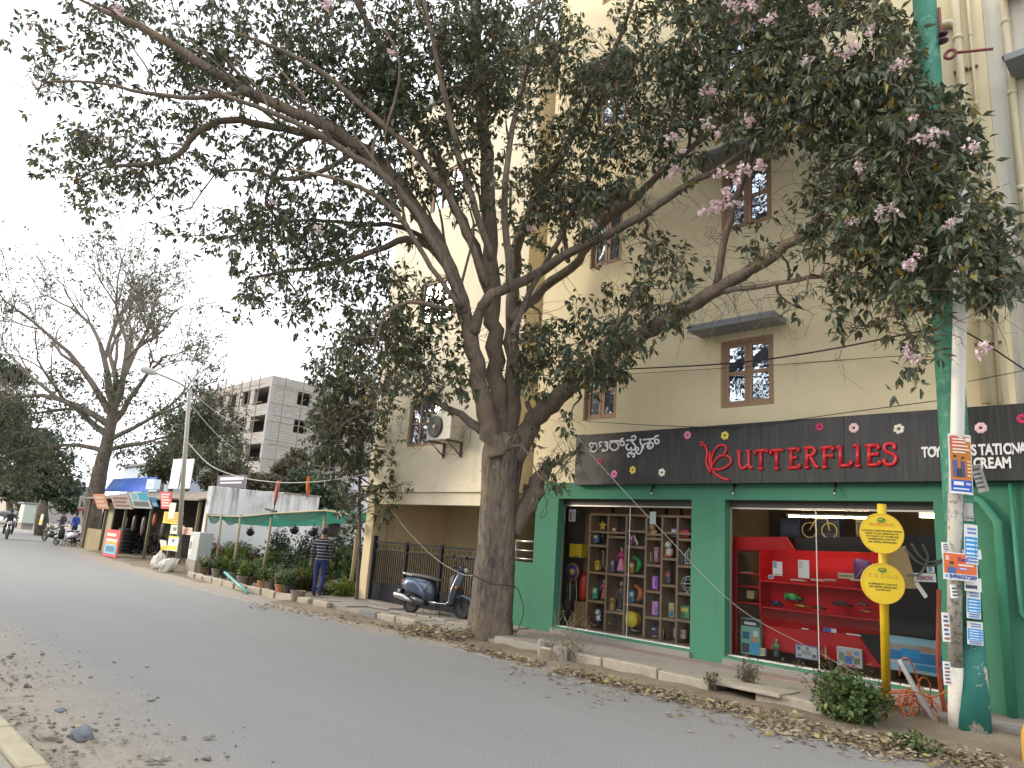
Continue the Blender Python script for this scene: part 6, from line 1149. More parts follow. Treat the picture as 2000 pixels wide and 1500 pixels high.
# things around the sheds
M_TYRE = mat('tyre_rubber', (.022, .022, .026), .75, .25, 12)
for i in range(7):
    c = onZ(240, 1083, 0); g = MB(); g.torus((c[0] + .02 * math.sin(i * 3), c[1] + .03 * math.cos(i * 2), .09 + .165 * i), .30, .095, 'z', 22, 8); o = g.build('tyre', M_TYRE, smooth=True); tag(o, 'black car tyre in the stack beside the red roadside board', 'tyre', 'tyres stacked beside the red roadside board')
for i in range(12):
    c = onZ(285 + RNG.normal() * 10, 1083, 0); g = MB(); rr = RNG.uniform(.24, .34); g.torus((0, 0, 0), rr, .035, 'y', 22, 6)
    o = g.build('cycle_tyre', M_TYRE, smooth=True, loc=(0, 0, 0)); o.location = (c[0] + RNG.normal() * .25, c[1] + RNG.normal() * .2, rr + RNG.uniform(0, .45)); o.rotation_euler = (RNG.normal() * .5, RNG.normal() * .8, RNG.uniform(0, 3)); tag(o, 'thin bicycle tyre in the black tangle before the sheds', 'tyre', 'bicycle tyres heaped before the sheds')
for i, (px, py, c, L) in enumerate(((305, 1005, (.36, .09, .04), .5), (246, 1012, (.5, .47, .44), .55), (220, 1004, (.42, .08, .07), .35), (265, 1010, (.05, .05, .05), .7), (283, 1012, (.10, .08, .07), .8), (320, 1025, (.07, .06, .05), .6))):
    p = onY(px, py, 11.4); g = MB(); g.loft([(p[0] - .14, 11.4, .05, p[2] - L * .8, p[2]), (p[0], 11.38, .09, p[2] - L, p[2] + .1), (p[0] + .14, 11.4, .05, p[2] - L * .7, p[2])], 12); tag(g.build('hanging_part', pm(c), smooth=True), ('orange brown seat cover hanging in the shed', 'white mudguard hanging in the shed', 'small red pack hanging in the shed', 'black inner tube hanging in the shed', 'dark bundle of chains hanging in the shed', 'dull bundle hanging beside the yellow board')[i], 'spare part')
# lamp post with two white boards, meter box
LP = thing('street_lamp', 'grey street lamp pole with a slanting arm in front of the sheds', 'street lamp', at(349, 1100, 24.5))
M_LPO = mat('grey_galvanised', (.34, .32, .29), .5, .12, 6)
g = MB(); g.tube([at(347, 1100, 24.5), at(358, 930, 24.5), at(371, 758, 24.5)], [.085, .075, .06], 10); g.build('pole', M_LPO, LP, smooth=True)
g = MB(); g.tube(smoothpath([at(371, 765, 24.5), at(350, 748, 24.3), at(303, 728, 24.0)]), .035, 8); g.build('arm', M_LPO, LP, smooth=True)
g = MB(); a = at(306, 729, 24.0); b_ = at(274, 720, 23.8); g.tube([a, a + (b_ - a) * .3, a + (b_ - a) * .8, b_], [.05, .12, .12, .05], 10, flat=.5); g.build('lamp_head', mat('lamp_grey', (.42, .42, .42), .4), LP, smooth=True)
for nm, x0, x1, lb in (('white_board', 334, 351, 'left tall white board with blue lines tied to the lamp pole'), ('white_board', 355, 374, 'right tall white board with blue lines tied to the lamp pole')):
    board(nm, lb, x0, x1, 897, 954, 9.9, (.62, .62, .66), [(.1, .9, .06, .10, (.28, .29, .42)), (.1, .9, .5, .53, (.36, .37, .5)), (.12, .88, .62, .94, (.54, .54, .60)), (.12, .88, .14, .46, (.55, .55, .61))], 0)
board('meter_box', 'cream meter box strapped on the lamp pole', 333, 350, 1025, 1043, 9.85, (.55, .51, .40), [(.3, .7, .35, .75, (.10, .12, .09))], 0, 'box', .16)
board('pole_label', 'cream paper wrapped on the lamp pole above the yellow board', 330, 341, 982, 1013, 9.9, (.60, .54, .42), [(.1, .9, .1, .3, (.5, .45, .35))], 0, 'paper', .02)
board('pink_notice', 'small pinkish notice board beside the meter box', 352, 374, 1030, 1044, 9.9, (.52, .44, .36), lines((.46, .18, .14), 3), 0)
board('yellow_white_poster', 'yellow and white poster board below the meter box', 328, 347, 1047, 1076, 9.6, (.62, .62, .60), [(0, 1, .05, .35, (.60, .48, .01)), (0, 1, .88, 1, (.60, .48, .01)), (.35, .65, .6, .8, (.10, .10, .14))], 0)
board('leaning_poster', 'second yellow edged poster leaning behind the first', 316, 328, 1055, 1075, 9.65, (.58, .58, .52), [(0, .9, .0, .4, (.58, .48, .02))], .3)
CBX = thing('feeder_cabinet', 'pale green electrical cabinet on a concrete plinth by the nursery', 'cabinet', onZ(367, 1122, 0)); c = onZ(367, 1122, 0)
g = MB(); g.box(c[0] - .35, c[0] + .42, c[1], c[1] + .5, -.03, .46); g.build('plinth', M_CONC, CBX, bevel=.01)
g = MB(); g.box(c[0] - .33, c[0] + .40, c[1] + .02, c[1] + .48, .462, 1.36); g.build('casing', mat('pale_grey_green_enamel', (.40, .44, .42), .5, .08, 4, dirt=.2), CBX, bevel=.015)
g = MB(); g.box(c[0] - .30, c[0] - .04, c[1] + .012, c[1] + .018, .62, 1.2); g.build('label', pm((.58, .58, .57)), CBX)
g = MB(); g.box(c[0] - .26, c[0] - .10, c[1] + .008, c[1] + .011, .8, 1.05); g.build('symbol', pm((.14, .14, .14)), CBX)
M_SACK = mat('white_woven_sack', (.58, .55, .49), .8, .12, 6, bmp=.6, bscale=9)
for i, (px, py, L, tz) in enumerate(((308, 1112, .62, 0), (325, 1118, .78, .9))):
    c = onZ(px, py, 0); bm = bmesh.new(); bmesh.ops.create_icosphere(bm, subdivisions=4, radius=1)
    for v in bm.verts:
        x, y, z = v.co; f = 1 + .10 * math.sin(5 * x + 3 * z + i) + .08 * math.sin(7 * y - 4 * z) + .05 * math.sin(13 * x + 11 * z) + .04 * math.sin(17 * y + 9 * z + x * 5); nk = 1 - .55 * max(0, z - .55) / .45
        v.co = Vector((x * .23 * f * nk, y * .2 * f * nk, max(z, -.72) * .36 * f * (1 + .15 * math.sin(4 * x))))
    me = bpy.data.meshes.new('sack'); bm.to_mesh(me); bm.free(); me.materials.append(M_SACK); me.polygons.foreach_set('use_smooth', [True] * len(me.polygons))
    o = link('sack', me, None, (c[0], c[1], .25 if i == 0 else .2)); o.rotation_euler = (0, .85 * i, .5 + i); tag(o, ('upright white sack behind the slumped one', 'slumped white woven sack lying against the cabinet')[i], 'sack')
# ------------------------------------------------------------------ net roof of the nursery
NT = thing('net_canopy', 'green shade net roof on bamboo poles over the nursery', 'canopy', (-20, 11.5, 0))
M_BAM = mat('bamboo', (.34, .28, .17), .7, .2, 6)
def net_mat():
    m, n, l, b, o = newmat('green_shade_net'); b.inputs['Base Color'].default_value = (.022, .125, .085, 1); b.inputs['Roughness'].default_value = .7
    t = n.new('ShaderNodeBsdfTransparent'); tr = n.new('ShaderNodeBsdfTranslucent'); tr.inputs[0].default_value = (.035, .20, .14, 1)
    m1 = n.new('ShaderNodeMixShader'); m1.inputs[0].default_value = .5; l.new(b.outputs[0], m1.inputs[1]); l.new(tr.outputs[0], m1.inputs[2])
    m2 = n.new('ShaderNodeMixShader'); m2.inputs[0].default_value = .16; l.new(m1.outputs[0], m2.inputs[1]); l.new(t.outputs[0], m2.inputs[2]); l.new(m2.outputs[0], o.inputs['Surface']); return m
M_NET = net_mat()
fr = [onY(404, 1006, 10.5), onY(432, 1008, 10.45), onY(470, 1009, 10.4), onY(532, 1003, 10.3), onY(635, 997, 10.25), onY(668, 1002, 10.3), onY(700, 1010, 10.35)]
top = smoothpath(fr, 8); g = MB(); rows_ = []
for j in range(9):
    t = j / 8; rows_.append([(p[0] + .0, p[1] + 3.6 * t, p[2] + (.05 - .28 * math.sin(math.pi * ((i % 8) / 8)) * math.sin(math.pi * min(1, t * 1.0 + .12))) - .02 * t) for i, p in enumerate(top)])
g.sheet(rows_); g.build('net', M_NET, NT, smooth=True)
g = MB(); g.sheet([[(p[0], p[1] + .02, p[2]) for p in top], [(p[0], p[1] + .06, p[2] - (.02 + (.26 if i < 32 else .12) * math.sin(math.pi * ((i % 8) / 8)) ** .8)) for i, p in enumerate(top)]]); g.build('net_skirt', M_NET, NT, smooth=True)
for a, b_ in (((404, 1006), (394, 1098)), ((432, 1008), (424, 1090)), ((470, 1009), (457, 1095)), ((532, 1003), (512, 1118)), ((635, 997), (628, 1100)), ((700, 1010), (688, 1110))):
    p = onY(*a, 10.42); q = onY(*b_, 10.42); q[2] = 0.0; g = MB(); g.tube([q, (p + q) / 2 + np.array([.03, 0, 0]), p + np.array([0, 0, .06])], [.05, .045, .04], 8); g.build('pole', M_BAM, NT, smooth=True)
for x in (-23.2, -20.5, -17.5): g = MB(); g.tube([(x, 13.9, 0), (x, 13.9, 2.2)], .045, 8); g.build('pole', M_BAM, NT, smooth=True)
g = MB(); g.tube([p + np.array([0, 0, .0]) for p in fr], .025, 6); g.build('ridge_pole', M_BAM, NT, smooth=True)
g = MB(); g.tube([onY(518, 994, 10.35), onY(540, 999, 10.35)], .03, 6); g.build('crossbar', mat('dark_stick', (.05, .04, .03), .8), NT)
# flags
for i, (p0, p1, c, lb) in enumerate((((534, 1000), (546, 938), (.62, .20, .16), 'faded pink red flag on a stick above the net roof'), ((600, 975), (604, 930), (.68, .14, .01), 'bright orange flag on the white building roof'))):
    Y = 10.4 if i == 0 else 14.8; a, b_ = onY(*p0, Y), onY(*p1, Y); FG = thing('flag', lb, 'flag', a); g = MB(); g.tube([a, b_], .018, 6); g.build('stick', mat('dark_stick', (.05, .04, .03)), FG)
    s = .55 if i == 0 else .62; g = MB(); t = unit(b_ - a); R0 = []
    for j in range(7): v = j / 6; w = .30 * s * math.sin(math.pi * min(1, .12 + v * .88)) ** .7; R0.append([b_ - t * v * s * 1.35 + np.array([-w * u * .9, .05 * math.sin(u * 5 + v * 4), -w * .2 * u]) for u in np.linspace(-.25, 1, 6)])
    g.sheet(R0); g.build('cloth', leafmat('flag_cloth_%d' % i, [(0, c), (1, c)], .35, .7), FG, smooth=True)
# ------------------------------------------------------------------ plants
G1 = leafmat('nursery_green', [(0, (.035, .07, .026)), (.5, (.065, .12, .038)), (1, (.11, .17, .05))], .25, .5); G2 = leafmat('nursery_lime', [(0, (.09, .14, .02)), (.6, (.16, .22, .03)), (1, (.27, .28, .05))], .3, .5)
G3 = leafmat('nursery_dark', [(0, (.022, .042, .024)), (.6, (.042, .072, .035)), (1, (.07, .10, .045))], .2, .5); G4 = leafmat('nursery_red', [(0, (.22, .04, .03)), (.4, (.10, .06, .03)), (.7, (.30, .09, .05)), (1, (.06, .09, .03))], .25, .5); G5 = leafmat('nursery_mixed', [(0, (.05, .10, .03)), (.6, (.10, .16, .04)), (.8, (.55, .5, .4)), (.9, (.5, .14, .3)), (1, (.14, .18, .05))], .25, .5)
POTC = {'black': (.03, .03, .035), 'terracotta': (.36, .16, .07), 'grey': (.22, .19, .15), 'brown': (.17, .11, .07)}
def potted(label, x, y, rp, hp, pot, kind, r_, h, n, leaf, z=.05, group=None, droop=-.3):
    th = thing('potted_plant', label, 'plant', (x, y, z), 0, group); g = MB()
    g.lathe([(rp * .72, 0), (rp * .95, hp * .85), (rp * 1.06, hp * .86), (rp * 1.06, hp), (rp * .88, hp), (rp * .85, hp * .86)], 14, (x, y, z)); g.build('pot', mat('pot_' + pot, POTC[pot], .8, .25, 8, dirt=.35), th, smooth=False)
    shrub(None, None, None, (x, y, z + hp * .9), r_, r_, h, n, leaf, kind, 10, parent=th, droop=droop, ratio=.55); return th
pots = [(395, 1122, 'brown', G5), (411, 1121, 'black', G1), (421, 1126, 'grey', G1), (439, 1127, 'black', G2), (451, 1134, 'grey', G1), (471, 1142, 'grey', G2), (485, 1141, 'brown', G1), (512, 1152, 'terracotta', G1), (524, 1153, 'grey', G2), (535, 1156, 'black', G1), (547, 1160, 'terracotta', G5), (563, 1163, 'black', G1), (581, 1169, 'grey', None)]
nm = {'brown': 'brown', 'black': 'black plastic', 'grey': 'dusty grey', 'terracotta': 'terracotta'}; kn = {id(G1): 'green', id(G2): 'lime green', id(G5): 'flowering'}
PW = {1: ' near the electrical cabinet', 2: ' near the electrical cabinet', 3: ' under the teal pipe', 4: ' under the teal pipe', 5: ' at the foot of the teal pipe', 8: ' beside the terracotta pots', 9: ' between terracotta pots', 11: ' beside the empty pot'}
for i, (px, py, pot, k) in enumerate(pots):
    p = onZ(px, py, .1); rp = .15
    if k is None:
        th = thing('empty_pot', 'wide dusty grey pot without a plant beside the walking man', 'pot', (p[0], p[1], .08)); g = MB(); g.lathe([(.13, 0), (.17, .15), (.185, .2), (.16, .2), (.15, .16)], 16, (p[0], p[1], .08)); g.build('body', mat('pot_grey', POTC['grey']), th); g = MB(); g.lathe([(.15, .165), (.02, .17)], 14, (p[0], p[1], .08)); g.build('soil', M_EARTH, th)
    else: potted('%s plant in a %s pot%s' % (kn[id(k)], nm[pot], PW.get(i, ' along the nursery kerb')), p[0], p[1], rp, .25, pot, k, .19, .40, 150, (.04, .09), .08, 'pots along the nursery kerb')
bed = [(412, 1085, 11.2, G4, 1.0, .45, 'red leaved croton'), (440, 1072, 12.6, G3, 1.5, .5, 'dark cone shaped conifer'), (478, 1070, 12.4, G3, 1.2, .45, 'dark glossy shrub'), (500, 1085, 11.6, G4, .9, .4, 'red flowering shrub'), (428, 1108, 10.6, G2, .55, .4, 'lime leaved shrub'), (455, 1108, 10.6, G1, .6, .42, 'mid green shrub'), (480, 1112, 10.5, G2, .55, .4, 'yellow green bushy shrub'), (505, 1118, 10.4, G1, .6, .42, 'broad green bushy shrub'), (545, 1130, 10.3, G1, .55, .4, 'fresh green bedding shrub'), (575, 1128, 10.5, G5, .55, .4, 'pink flowering bedding shrub'), (560, 1085, 11.4, G1, 1.1, .55, 'tall leafy green shrub'), (590, 1085, 11.6, G3, 1.4, .6, 'tall dark leafy shrub'), (615, 1095, 11.2, G2, .8, .45, 'golden green shrub'), (600, 1120, 10.7, G2, .6, .4, 'pale lime bedding shrub'), (655, 1080, 11.2, G3, 1.6, .6, 'dense dark shrub by the carport'), (675, 1085, 11.0, G1, 1.4, .5, 'dense green shrub by the carport'), (672, 1130, 10.3, G2, .5, .35, 'yellow green shrub by the pillar'), (650, 1140, 10.2, G5, .45, .35, 'white flowering shrub by the pillar'), (540, 1070, 12.2, G3, 1.7, .5, 'slender dark shrub'), (620, 1060, 12.6, G3, 1.9, .7, 'high dark shrub under the net'), (395, 1105, 10.4, G5, .45, .35, 'magenta flowering plant by the cabinet'), (520, 1095, 11.0, G2, .8, .4, 'young yellow green shrub'), (465, 1090, 11.4, G4, .9, .4, 'coppery leaved shrub'), (690, 1060, 12.0, G3, 1.9, .6, 'tall black green shrub behind the pillar')]
for px, py, Y, m, h, r_, lb in bed:
    p = onY(px, py, Y); shrub('nursery_shrub', lb + ' in the nursery bed', 'shrub', (p[0], Y, .04), r_, r_, h, int(620 * h * r_ + 330), (.05, .12), m, 22, droop=-.2, ratio=.5)
for k in range(30):
    px, py = RNG.uniform(400, 690), 0; Y = RNG.uniform(10.25, 12.2); x_ = onY(px, 1090, Y)[0]; h = RNG.uniform(.35, .75) * (1 if Y < 11 else 1.5); m = (G1, G2, G1, G5, G4)[k % 5]; lb = ('crowded mid green plant', 'crowded lime green plant', 'crowded broad leaved green plant', 'crowded flowering plant', 'crowded reddish plant')[k % 5]
    shrub('bed_plant', lb + ' filling the nursery bed', 'plant', (min(x_, -16.2), Y, .04), .4, .35, h, 360, (.05, .11), m, 14, group='plants filling the nursery bed', droop=-.2)
for i, (px, py) in enumerate(((489, 1040), (575, 1036), (612, 1040))):
    p = onY(px, py, 11.3); th = thing('hanging_pot', ('hanging pot in front of the bare white wall', 'middle one of the three hanging pots under the net', 'hanging pot next to the walking man')[i], 'plant', p, 0, 'hanging pots under the net'); g = MB(); g.lathe([(.05, -.12), (.13, -.04), (.14, .04), (.11, .04)], 12, p); g.build('pot', mat('pot_black', POTC['black']), th); g = MB(); g.tube([p + np.array([0, 0, .04]), p + np.array([0, 0, .5])], .006, 4); g.build('string', M_WIRE, th); shrub(None, None, None, p, .14, .14, .16, 50, (.03, .07), G3, 6, parent=th)
g = MB(); g.tube([onZ(439, 1118, .35), onZ(484, 1158, .05)], .035, 8); tag(g.build('teal_pipe', mat('teal_pvc', (.10, .36, .33), .4, .1), smooth=True), 'pale teal pipe leaning over the nursery kerb', 'pipe')
stone('brown_boulder', 'large brown boulder beside the carport pillar', 668, 1160, .45, .3, .2, mat('brown_boulder', (.25, .19, .12), .9, .25, 6, bmp=.5, bscale=12))
# wires on the left
wire('pale cable sagging from the lamp pole to the yellow block', [at(368, 865, 24.5), at(410, 908, 22), at(470, 932, 20), at(540, 942, 18.5), at(600, 942, 17.5), at(660, 936, 16.8), at(720, 925, 16.2)], .014, M_WIREP)
wire('pale service wire sloping from the lamp pole towards the site', [at(372, 790, 24.5), at(420, 845, 30), at(462, 880, 36)], .02, M_WIREP)
wire('second pale service wire from the lamp pole top', [at(372, 765, 24.5), at(430, 810, 30), at(500, 850, 36)], .02, M_WIREP)
wire('thin wire rising from the bare tree to the big crown', [at(385, 551, 20), at(440, 540, 17), at(480, 525, 14)], .008)
wire('thin guy wire at the far left of the sky', [at(-8, 520, 20), at(5, 495, 20), at(31, 608, 30)], .012)
# ================================================================== scooters, motorcycles, people
M_RUB = mat('scooter_rubber', (.025, .025, .027), .8, .2, 9); M_BLKM = mat('black_plastic', (.02, .02, .022), .5, .2, 6); M_CHR = mat('chrome_steel', (.62, .62, .62), .22, .05, 9, metal=.9); M_RIM = mat('dark_alloy', (.10, .10, .11), .4, .1, 8, metal=.7)
def wheel(th, x, r_, w, y=0.0):
    g = MB(); g.torus((x, y, r_), r_ - w, w, 'y', 28, 10); wo_ = g.build('wheel', M_RUB, th, smooth=True, local=True)
    g = MB(); g.lathe([(r_ * .62, y - w * .6), (r_ * .62, y + w * .6)], 24, (x, 0, r_), 'y'); g.lathe([(.05, y - w), (.05, y + w)], 12, (x, 0, r_), 'y'); g.build('rim', M_RIM, wo_, local=True)
def make_scooter(label, loc, rz, paint, lean=.12):
    th = thing('scooter', label, 'scooter', loc, rz); th.rotation_euler = (lean, 0, rz)
    mp = mat('scooter_paint_%02d_%02d_%02d' % tuple(int(99 * q) for q in paint), paint, .28, .05, 5, metal=.45, coat=.6)
    md = mat('scooter_paint_dark_%02d_%02d_%02d' % tuple(int(99 * q) for q in paint), tuple(q * .42 for q in paint), .3, .05, 5, metal=.4, coat=.5)
    wheel(th, -.62, .215, .048); wheel(th, .62, .215, .048)
    B = lambda nm, g, m, s=True: g.build(nm, m, th, smooth=s, local=True)
    g = MB(); g.loft([(-.86, 0, .05, .52, .66), (-.82, 0, .13, .47, .72), (-.66, 0, .185, .43, .755), (-.45, 0, .195, .38, .76), (-.28, 0, .175, .33, .74), (-.16, 0, .14, .30, .70), (-.10, 0, .10, .30, .6)], 20, 0, 2.5); B('rear_body', g, mp)
    for s in (-1, 1):
        g = MB(); g.loft([(-.80, s * .135, .04, .50, .66), (-.66, s * .165, .045, .45, .70), (-.48, s * .175, .045, .42, .70), (-.34, s * .165, .035, .38, .60), (-.22, s * .15, .02, .34, .44)], 14, 0, 2.2); B('side_panel', g, mp)
    g = MB(); g.loft([(-.30, 0, .17, .28, .62), (-.20, 0, .165, .25, .72), (-.10, 0, .12, .25, .70), (-.04, 0, .09, .26, .50)], 16, 0, 3); B('battery_cover', g, md)
    g = MB(); g.loft([(-.74, 0, .09, .755, .80), (-.66, 0, .125, .75, .83), (-.40, 0, .14, .745, .815), (-.15, 0, .13, .72, .785), (.0, 0, .10, .70, .75), (.05, 0, .05, .70, .73)], 18, 0, 3); B('seat', g, mat('grey_seat_vinyl', (.13, .125, .12), .6, .15, 9))
    g = MB(); g.loft([(-.12, 0, .15, .23, .30), (.05, 0, .165, .22, .285), (.28, 0, .165, .22, .285), (.36, 0, .14, .24, .32)], 16, 0, 4); B('floorboard', g, md)
    # front apron as a curved shell
    g = MB(); A = []
    for z, x, w in ((.27, .36, .15), (.40, .40, .19), (.55, .44, .20), (.70, .475, .175), (.84, .505, .13), (.93, .52, .09)): A.append((z, x, w))
    P_ = []
    for z, x, w in A: P_.append([(x + .10 * math.cos(u * 1.35) - .04, w * math.sin(u * 1.35) / math.sin(1.35), z) for u in np.linspace(-1, 1, 11)])
    P2 = [[(p[0] - .025, p[1] * .96, p[2]) for p in row] for row in P_]
    g.sheet(P_); g.sheet([r[::-1] for r in P2]); B('front_apron', g, mp)
    for s in (-1, 1):
        g = MB(); g.tube([(-.08, s * .155, .29), (.12, s * .168, .27), (.30, s * .165, .275), (.375, s * .17, .34)] + [(P_[i][0 if s < 0 else -1][0] - .012, s * A[i][2], A[i][0]) for i in range(1, 6)], .011, 7); B('trim_strip', g, M_CHR)
    g = MB(); g.loft([(.30, 0, .10, .28, .86), (.38, 0, .13, .28, .90), (.46, 0, .10, .40, .90)], 14, 0, 3); B('leg_shield_inner', g, M_BLKM)
    g = MB(); g.loft([(.40, 0, .045, .36, .42), (.48, 0, .065, .39, .49), (.62, 0, .07, .42, .50), (.76, 0, .065, .38, .46), (.84, 0, .04, .30, .36)], 14, 0, 2.4); B('front_fender', g, mp)
    for s in (-1, 1):
        g = MB(); g.tube([(.50, s * .075, .62), (.62, s * .08, .215)], .018, 8); B('fork', g, M_BLKM)
    g = MB(); g.loft([(.44, 0, .10, .90, 1.02), (.50, 0, .14, .90, 1.06), (.57, 0, .11, .92, 1.04), (.61, 0, .05, .94, 1.0)], 16, 0, 2.6); B('handlebar_cowl', g, md)
    g = MB(); g.ball((.60, 0, .975), (.03, .075, .045)); B('headlight', g, mat('headlight_glass', (.55, .56, .58), .1, .02))
    for s in (-1, 1):
        g = MB(); g.tube([(.50, s * .12, 1.0), (.47, s * .24, 1.01), (.45, s * .34, 1.0)], .017, 8); B('handle_grip', g, M_RUB)
        g = MB(); g.tube([(.47, s * .2, 1.02), (.44, s * .26, 1.2)], .006, 6); mo = B('mirror_stem', g, M_BLKM); g = MB(); g.ball((.44, s * .28, 1.23), (.015, .06, .04)); B('mirror', g, M_BLKM)
        g = MB(); g.ball((.50, s * .16, .62), (.025, .03, .035)); B('indicator', g, mat('amber_lens', (.60, .16, .01), .2))
    g = MB(); g.tube([(-.52, -.13, .25), (-.62, -.17, .29), (-.70, -.185, .315), (-.92, -.19, .36), (-.95, -.19, .365)], [.03, .05, .062, .062, .045], 14); B('exhaust', g, M_CHR)
    g = MB(); g.loft([(-.72, .10, .05, .20, .36), (-.5, .10, .06, .17, .36), (-.25, .09, .05, .19, .34)], 12); B('engine', g, M_BLKM)
    g = MB(); g.loft([(-.60, -.08, .05, .18, .36), (-.42, -.09, .06, .17, .36), (-.25, -.08, .05, .2, .32)], 12); B('gear_case', g, M_RIM)
    g = MB(); g.tube(smoothpath([(-.60, .12, .77), (-.80, .12, .80), (-.90, .05, .83), (-.90, -.05, .83), (-.80, -.12, .80), (-.60, -.12, .77)]), .013, 8); B('grab_rail', g, M_CHR)
    g = MB(); g.loft([(-.895, 0, .05, .60, .66), (-.87, 0, .08, .58, .69), (-.83, 0, .09, .58, .69)], 12); B('tail_light', g, mat('red_lens', (.35, .01, .01), .15))
    g = MB(); g.prism([(-.86, -.06, .50), (-.86, .06, .50), (-.97, .05, .26), (-.97, -.05, .26)], (-.008, 0, .002)); B('mudguard', g, M_BLKM)
    g = MB(); g.obox((-.935, 0, .43), (.006, .17, .09), (0, -.35, 0)); B('number_plate', g, pm((.6, .6, .55)))
    g = MB(); g.tube([(-.1, .10, .22), (-.02, .26, .02)], .012, 7); B('side_stand', g, M_BLKM)
    g = MB(); g.tube([(.10, -.13, .2), (.22, -.2, .02)], .012, 7); B('foot_stand', g, M_BLKM)
    return th
make_scooter('blue grey scooter parked between the black gate and the tree', (-11.93, 9.97, .115), R(20), (.10, .135, .20), -.06)
c = onZ(125, 1066, 0); make_scooter('white and black scooter parked by the bare topped tree', (c[0], c[1], .0), R(205), (.40, .41, .42), .08)
def make_bike(label, loc, rz, paint):
    th = thing('motorcycle', label, 'motorcycle', loc, rz); mp = pm(paint, .3); B = lambda nm, g, m, s=True: g.build(nm, m, th, smooth=s, local=True)
    wheel(th, -.64, .30, .045); wheel(th, .66, .30, .042)
    g = MB(); g.loft([(-.05, 0, .06, .70, .84), (.08, 0, .13, .68, .93), (.25, 0, .13, .70, .96), (.40, 0, .07, .76, .92)], 14); B('fuel_tank', g, mp)
    g = MB(); g.loft([(-.80, 0, .08, .80, .86), (-.5, 0, .12, .74, .84), (-.1, 0, .10, .72, .80), (-.02, 0, .06, .72, .78)], 14); B('seat', g, M_BLKM)
    g = MB(); g.loft([(-.1, 0, .13, .25, .58), (.1, 0, .15, .22, .62), (.28, 0, .11, .28, .58)], 12); B('engine', g, M_RIM)
    g = MB(); g.tube([(.42, 0, .9), (.0, 0, .66), (-.3, 0, .68), (-.62, 0, .74)], .03, 8); g.tube([(.42, 0, .85), (.32, 0, .28), (-.1, 0, .24), (-.64, 0, .30)], .026, 8); B('frame', g, M_BLKM)
    for s in (-1, 1):
        g = MB(); g.tube([(.40, s * .08, .96), (.66, s * .085, .30)], .022, 8); B('fork', g, M_CHR)
        g = MB(); g.tube([(.38, s * .06, 1.0), (.32, s * .30, 1.06), (.24, s * .38, 1.04)], .014, 7); B('handlebar', g, M_BLKM); g = MB(); g.ball((.30, s * .34, 1.2), (.015, .055, .04)); g.tube([(.30, s * .30, 1.06), (.30, s * .34, 1.18)], .006, 5); B('mirror', g, M_BLKM)
        g = MB(); g.ball((.46, s * .17, .85), .03, 8, 6); B('indicator', g, mat('amber_lens', (.60, .16, .01)))
    g = MB(); g.ball((.50, 0, .92), (.09, .10, .10)); B('headlight', g, mat('headlight_glass', (.55, .56, .58)))
    g = MB(); g.loft([(.42, 0, .05, .55, .60), (.66, 0, .06, .60, .66), (.88, 0, .05, .50, .56)], 10); B('front_mudguard', g, mp)
    g = MB(); g.loft([(-.92, 0, .05, .60, .70), (-.75, 0, .09, .62, .80), (-.55, 0, .1, .62, .78)], 10); B('tail', g, mp)
    g = MB(); g.tube([(.15, -.13, .3), (-.3, -.16, .27), (-.55, -.16, .30), (-.88, -.16, .40)], [.025, .03, .05, .04], 10); B('exhaust', g, M_CHR); return th
c1 = onZ(12, 1053, 0); make_bike('dark motorcycle being ridden towards the camera on the road', c1, R(-8), (.03, .03, .07))
c2 = onZ(98, 1058, 0); make_bike('dull olive motorcycle parked behind the white scooter', c2, R(195), (.12, .11, .06))
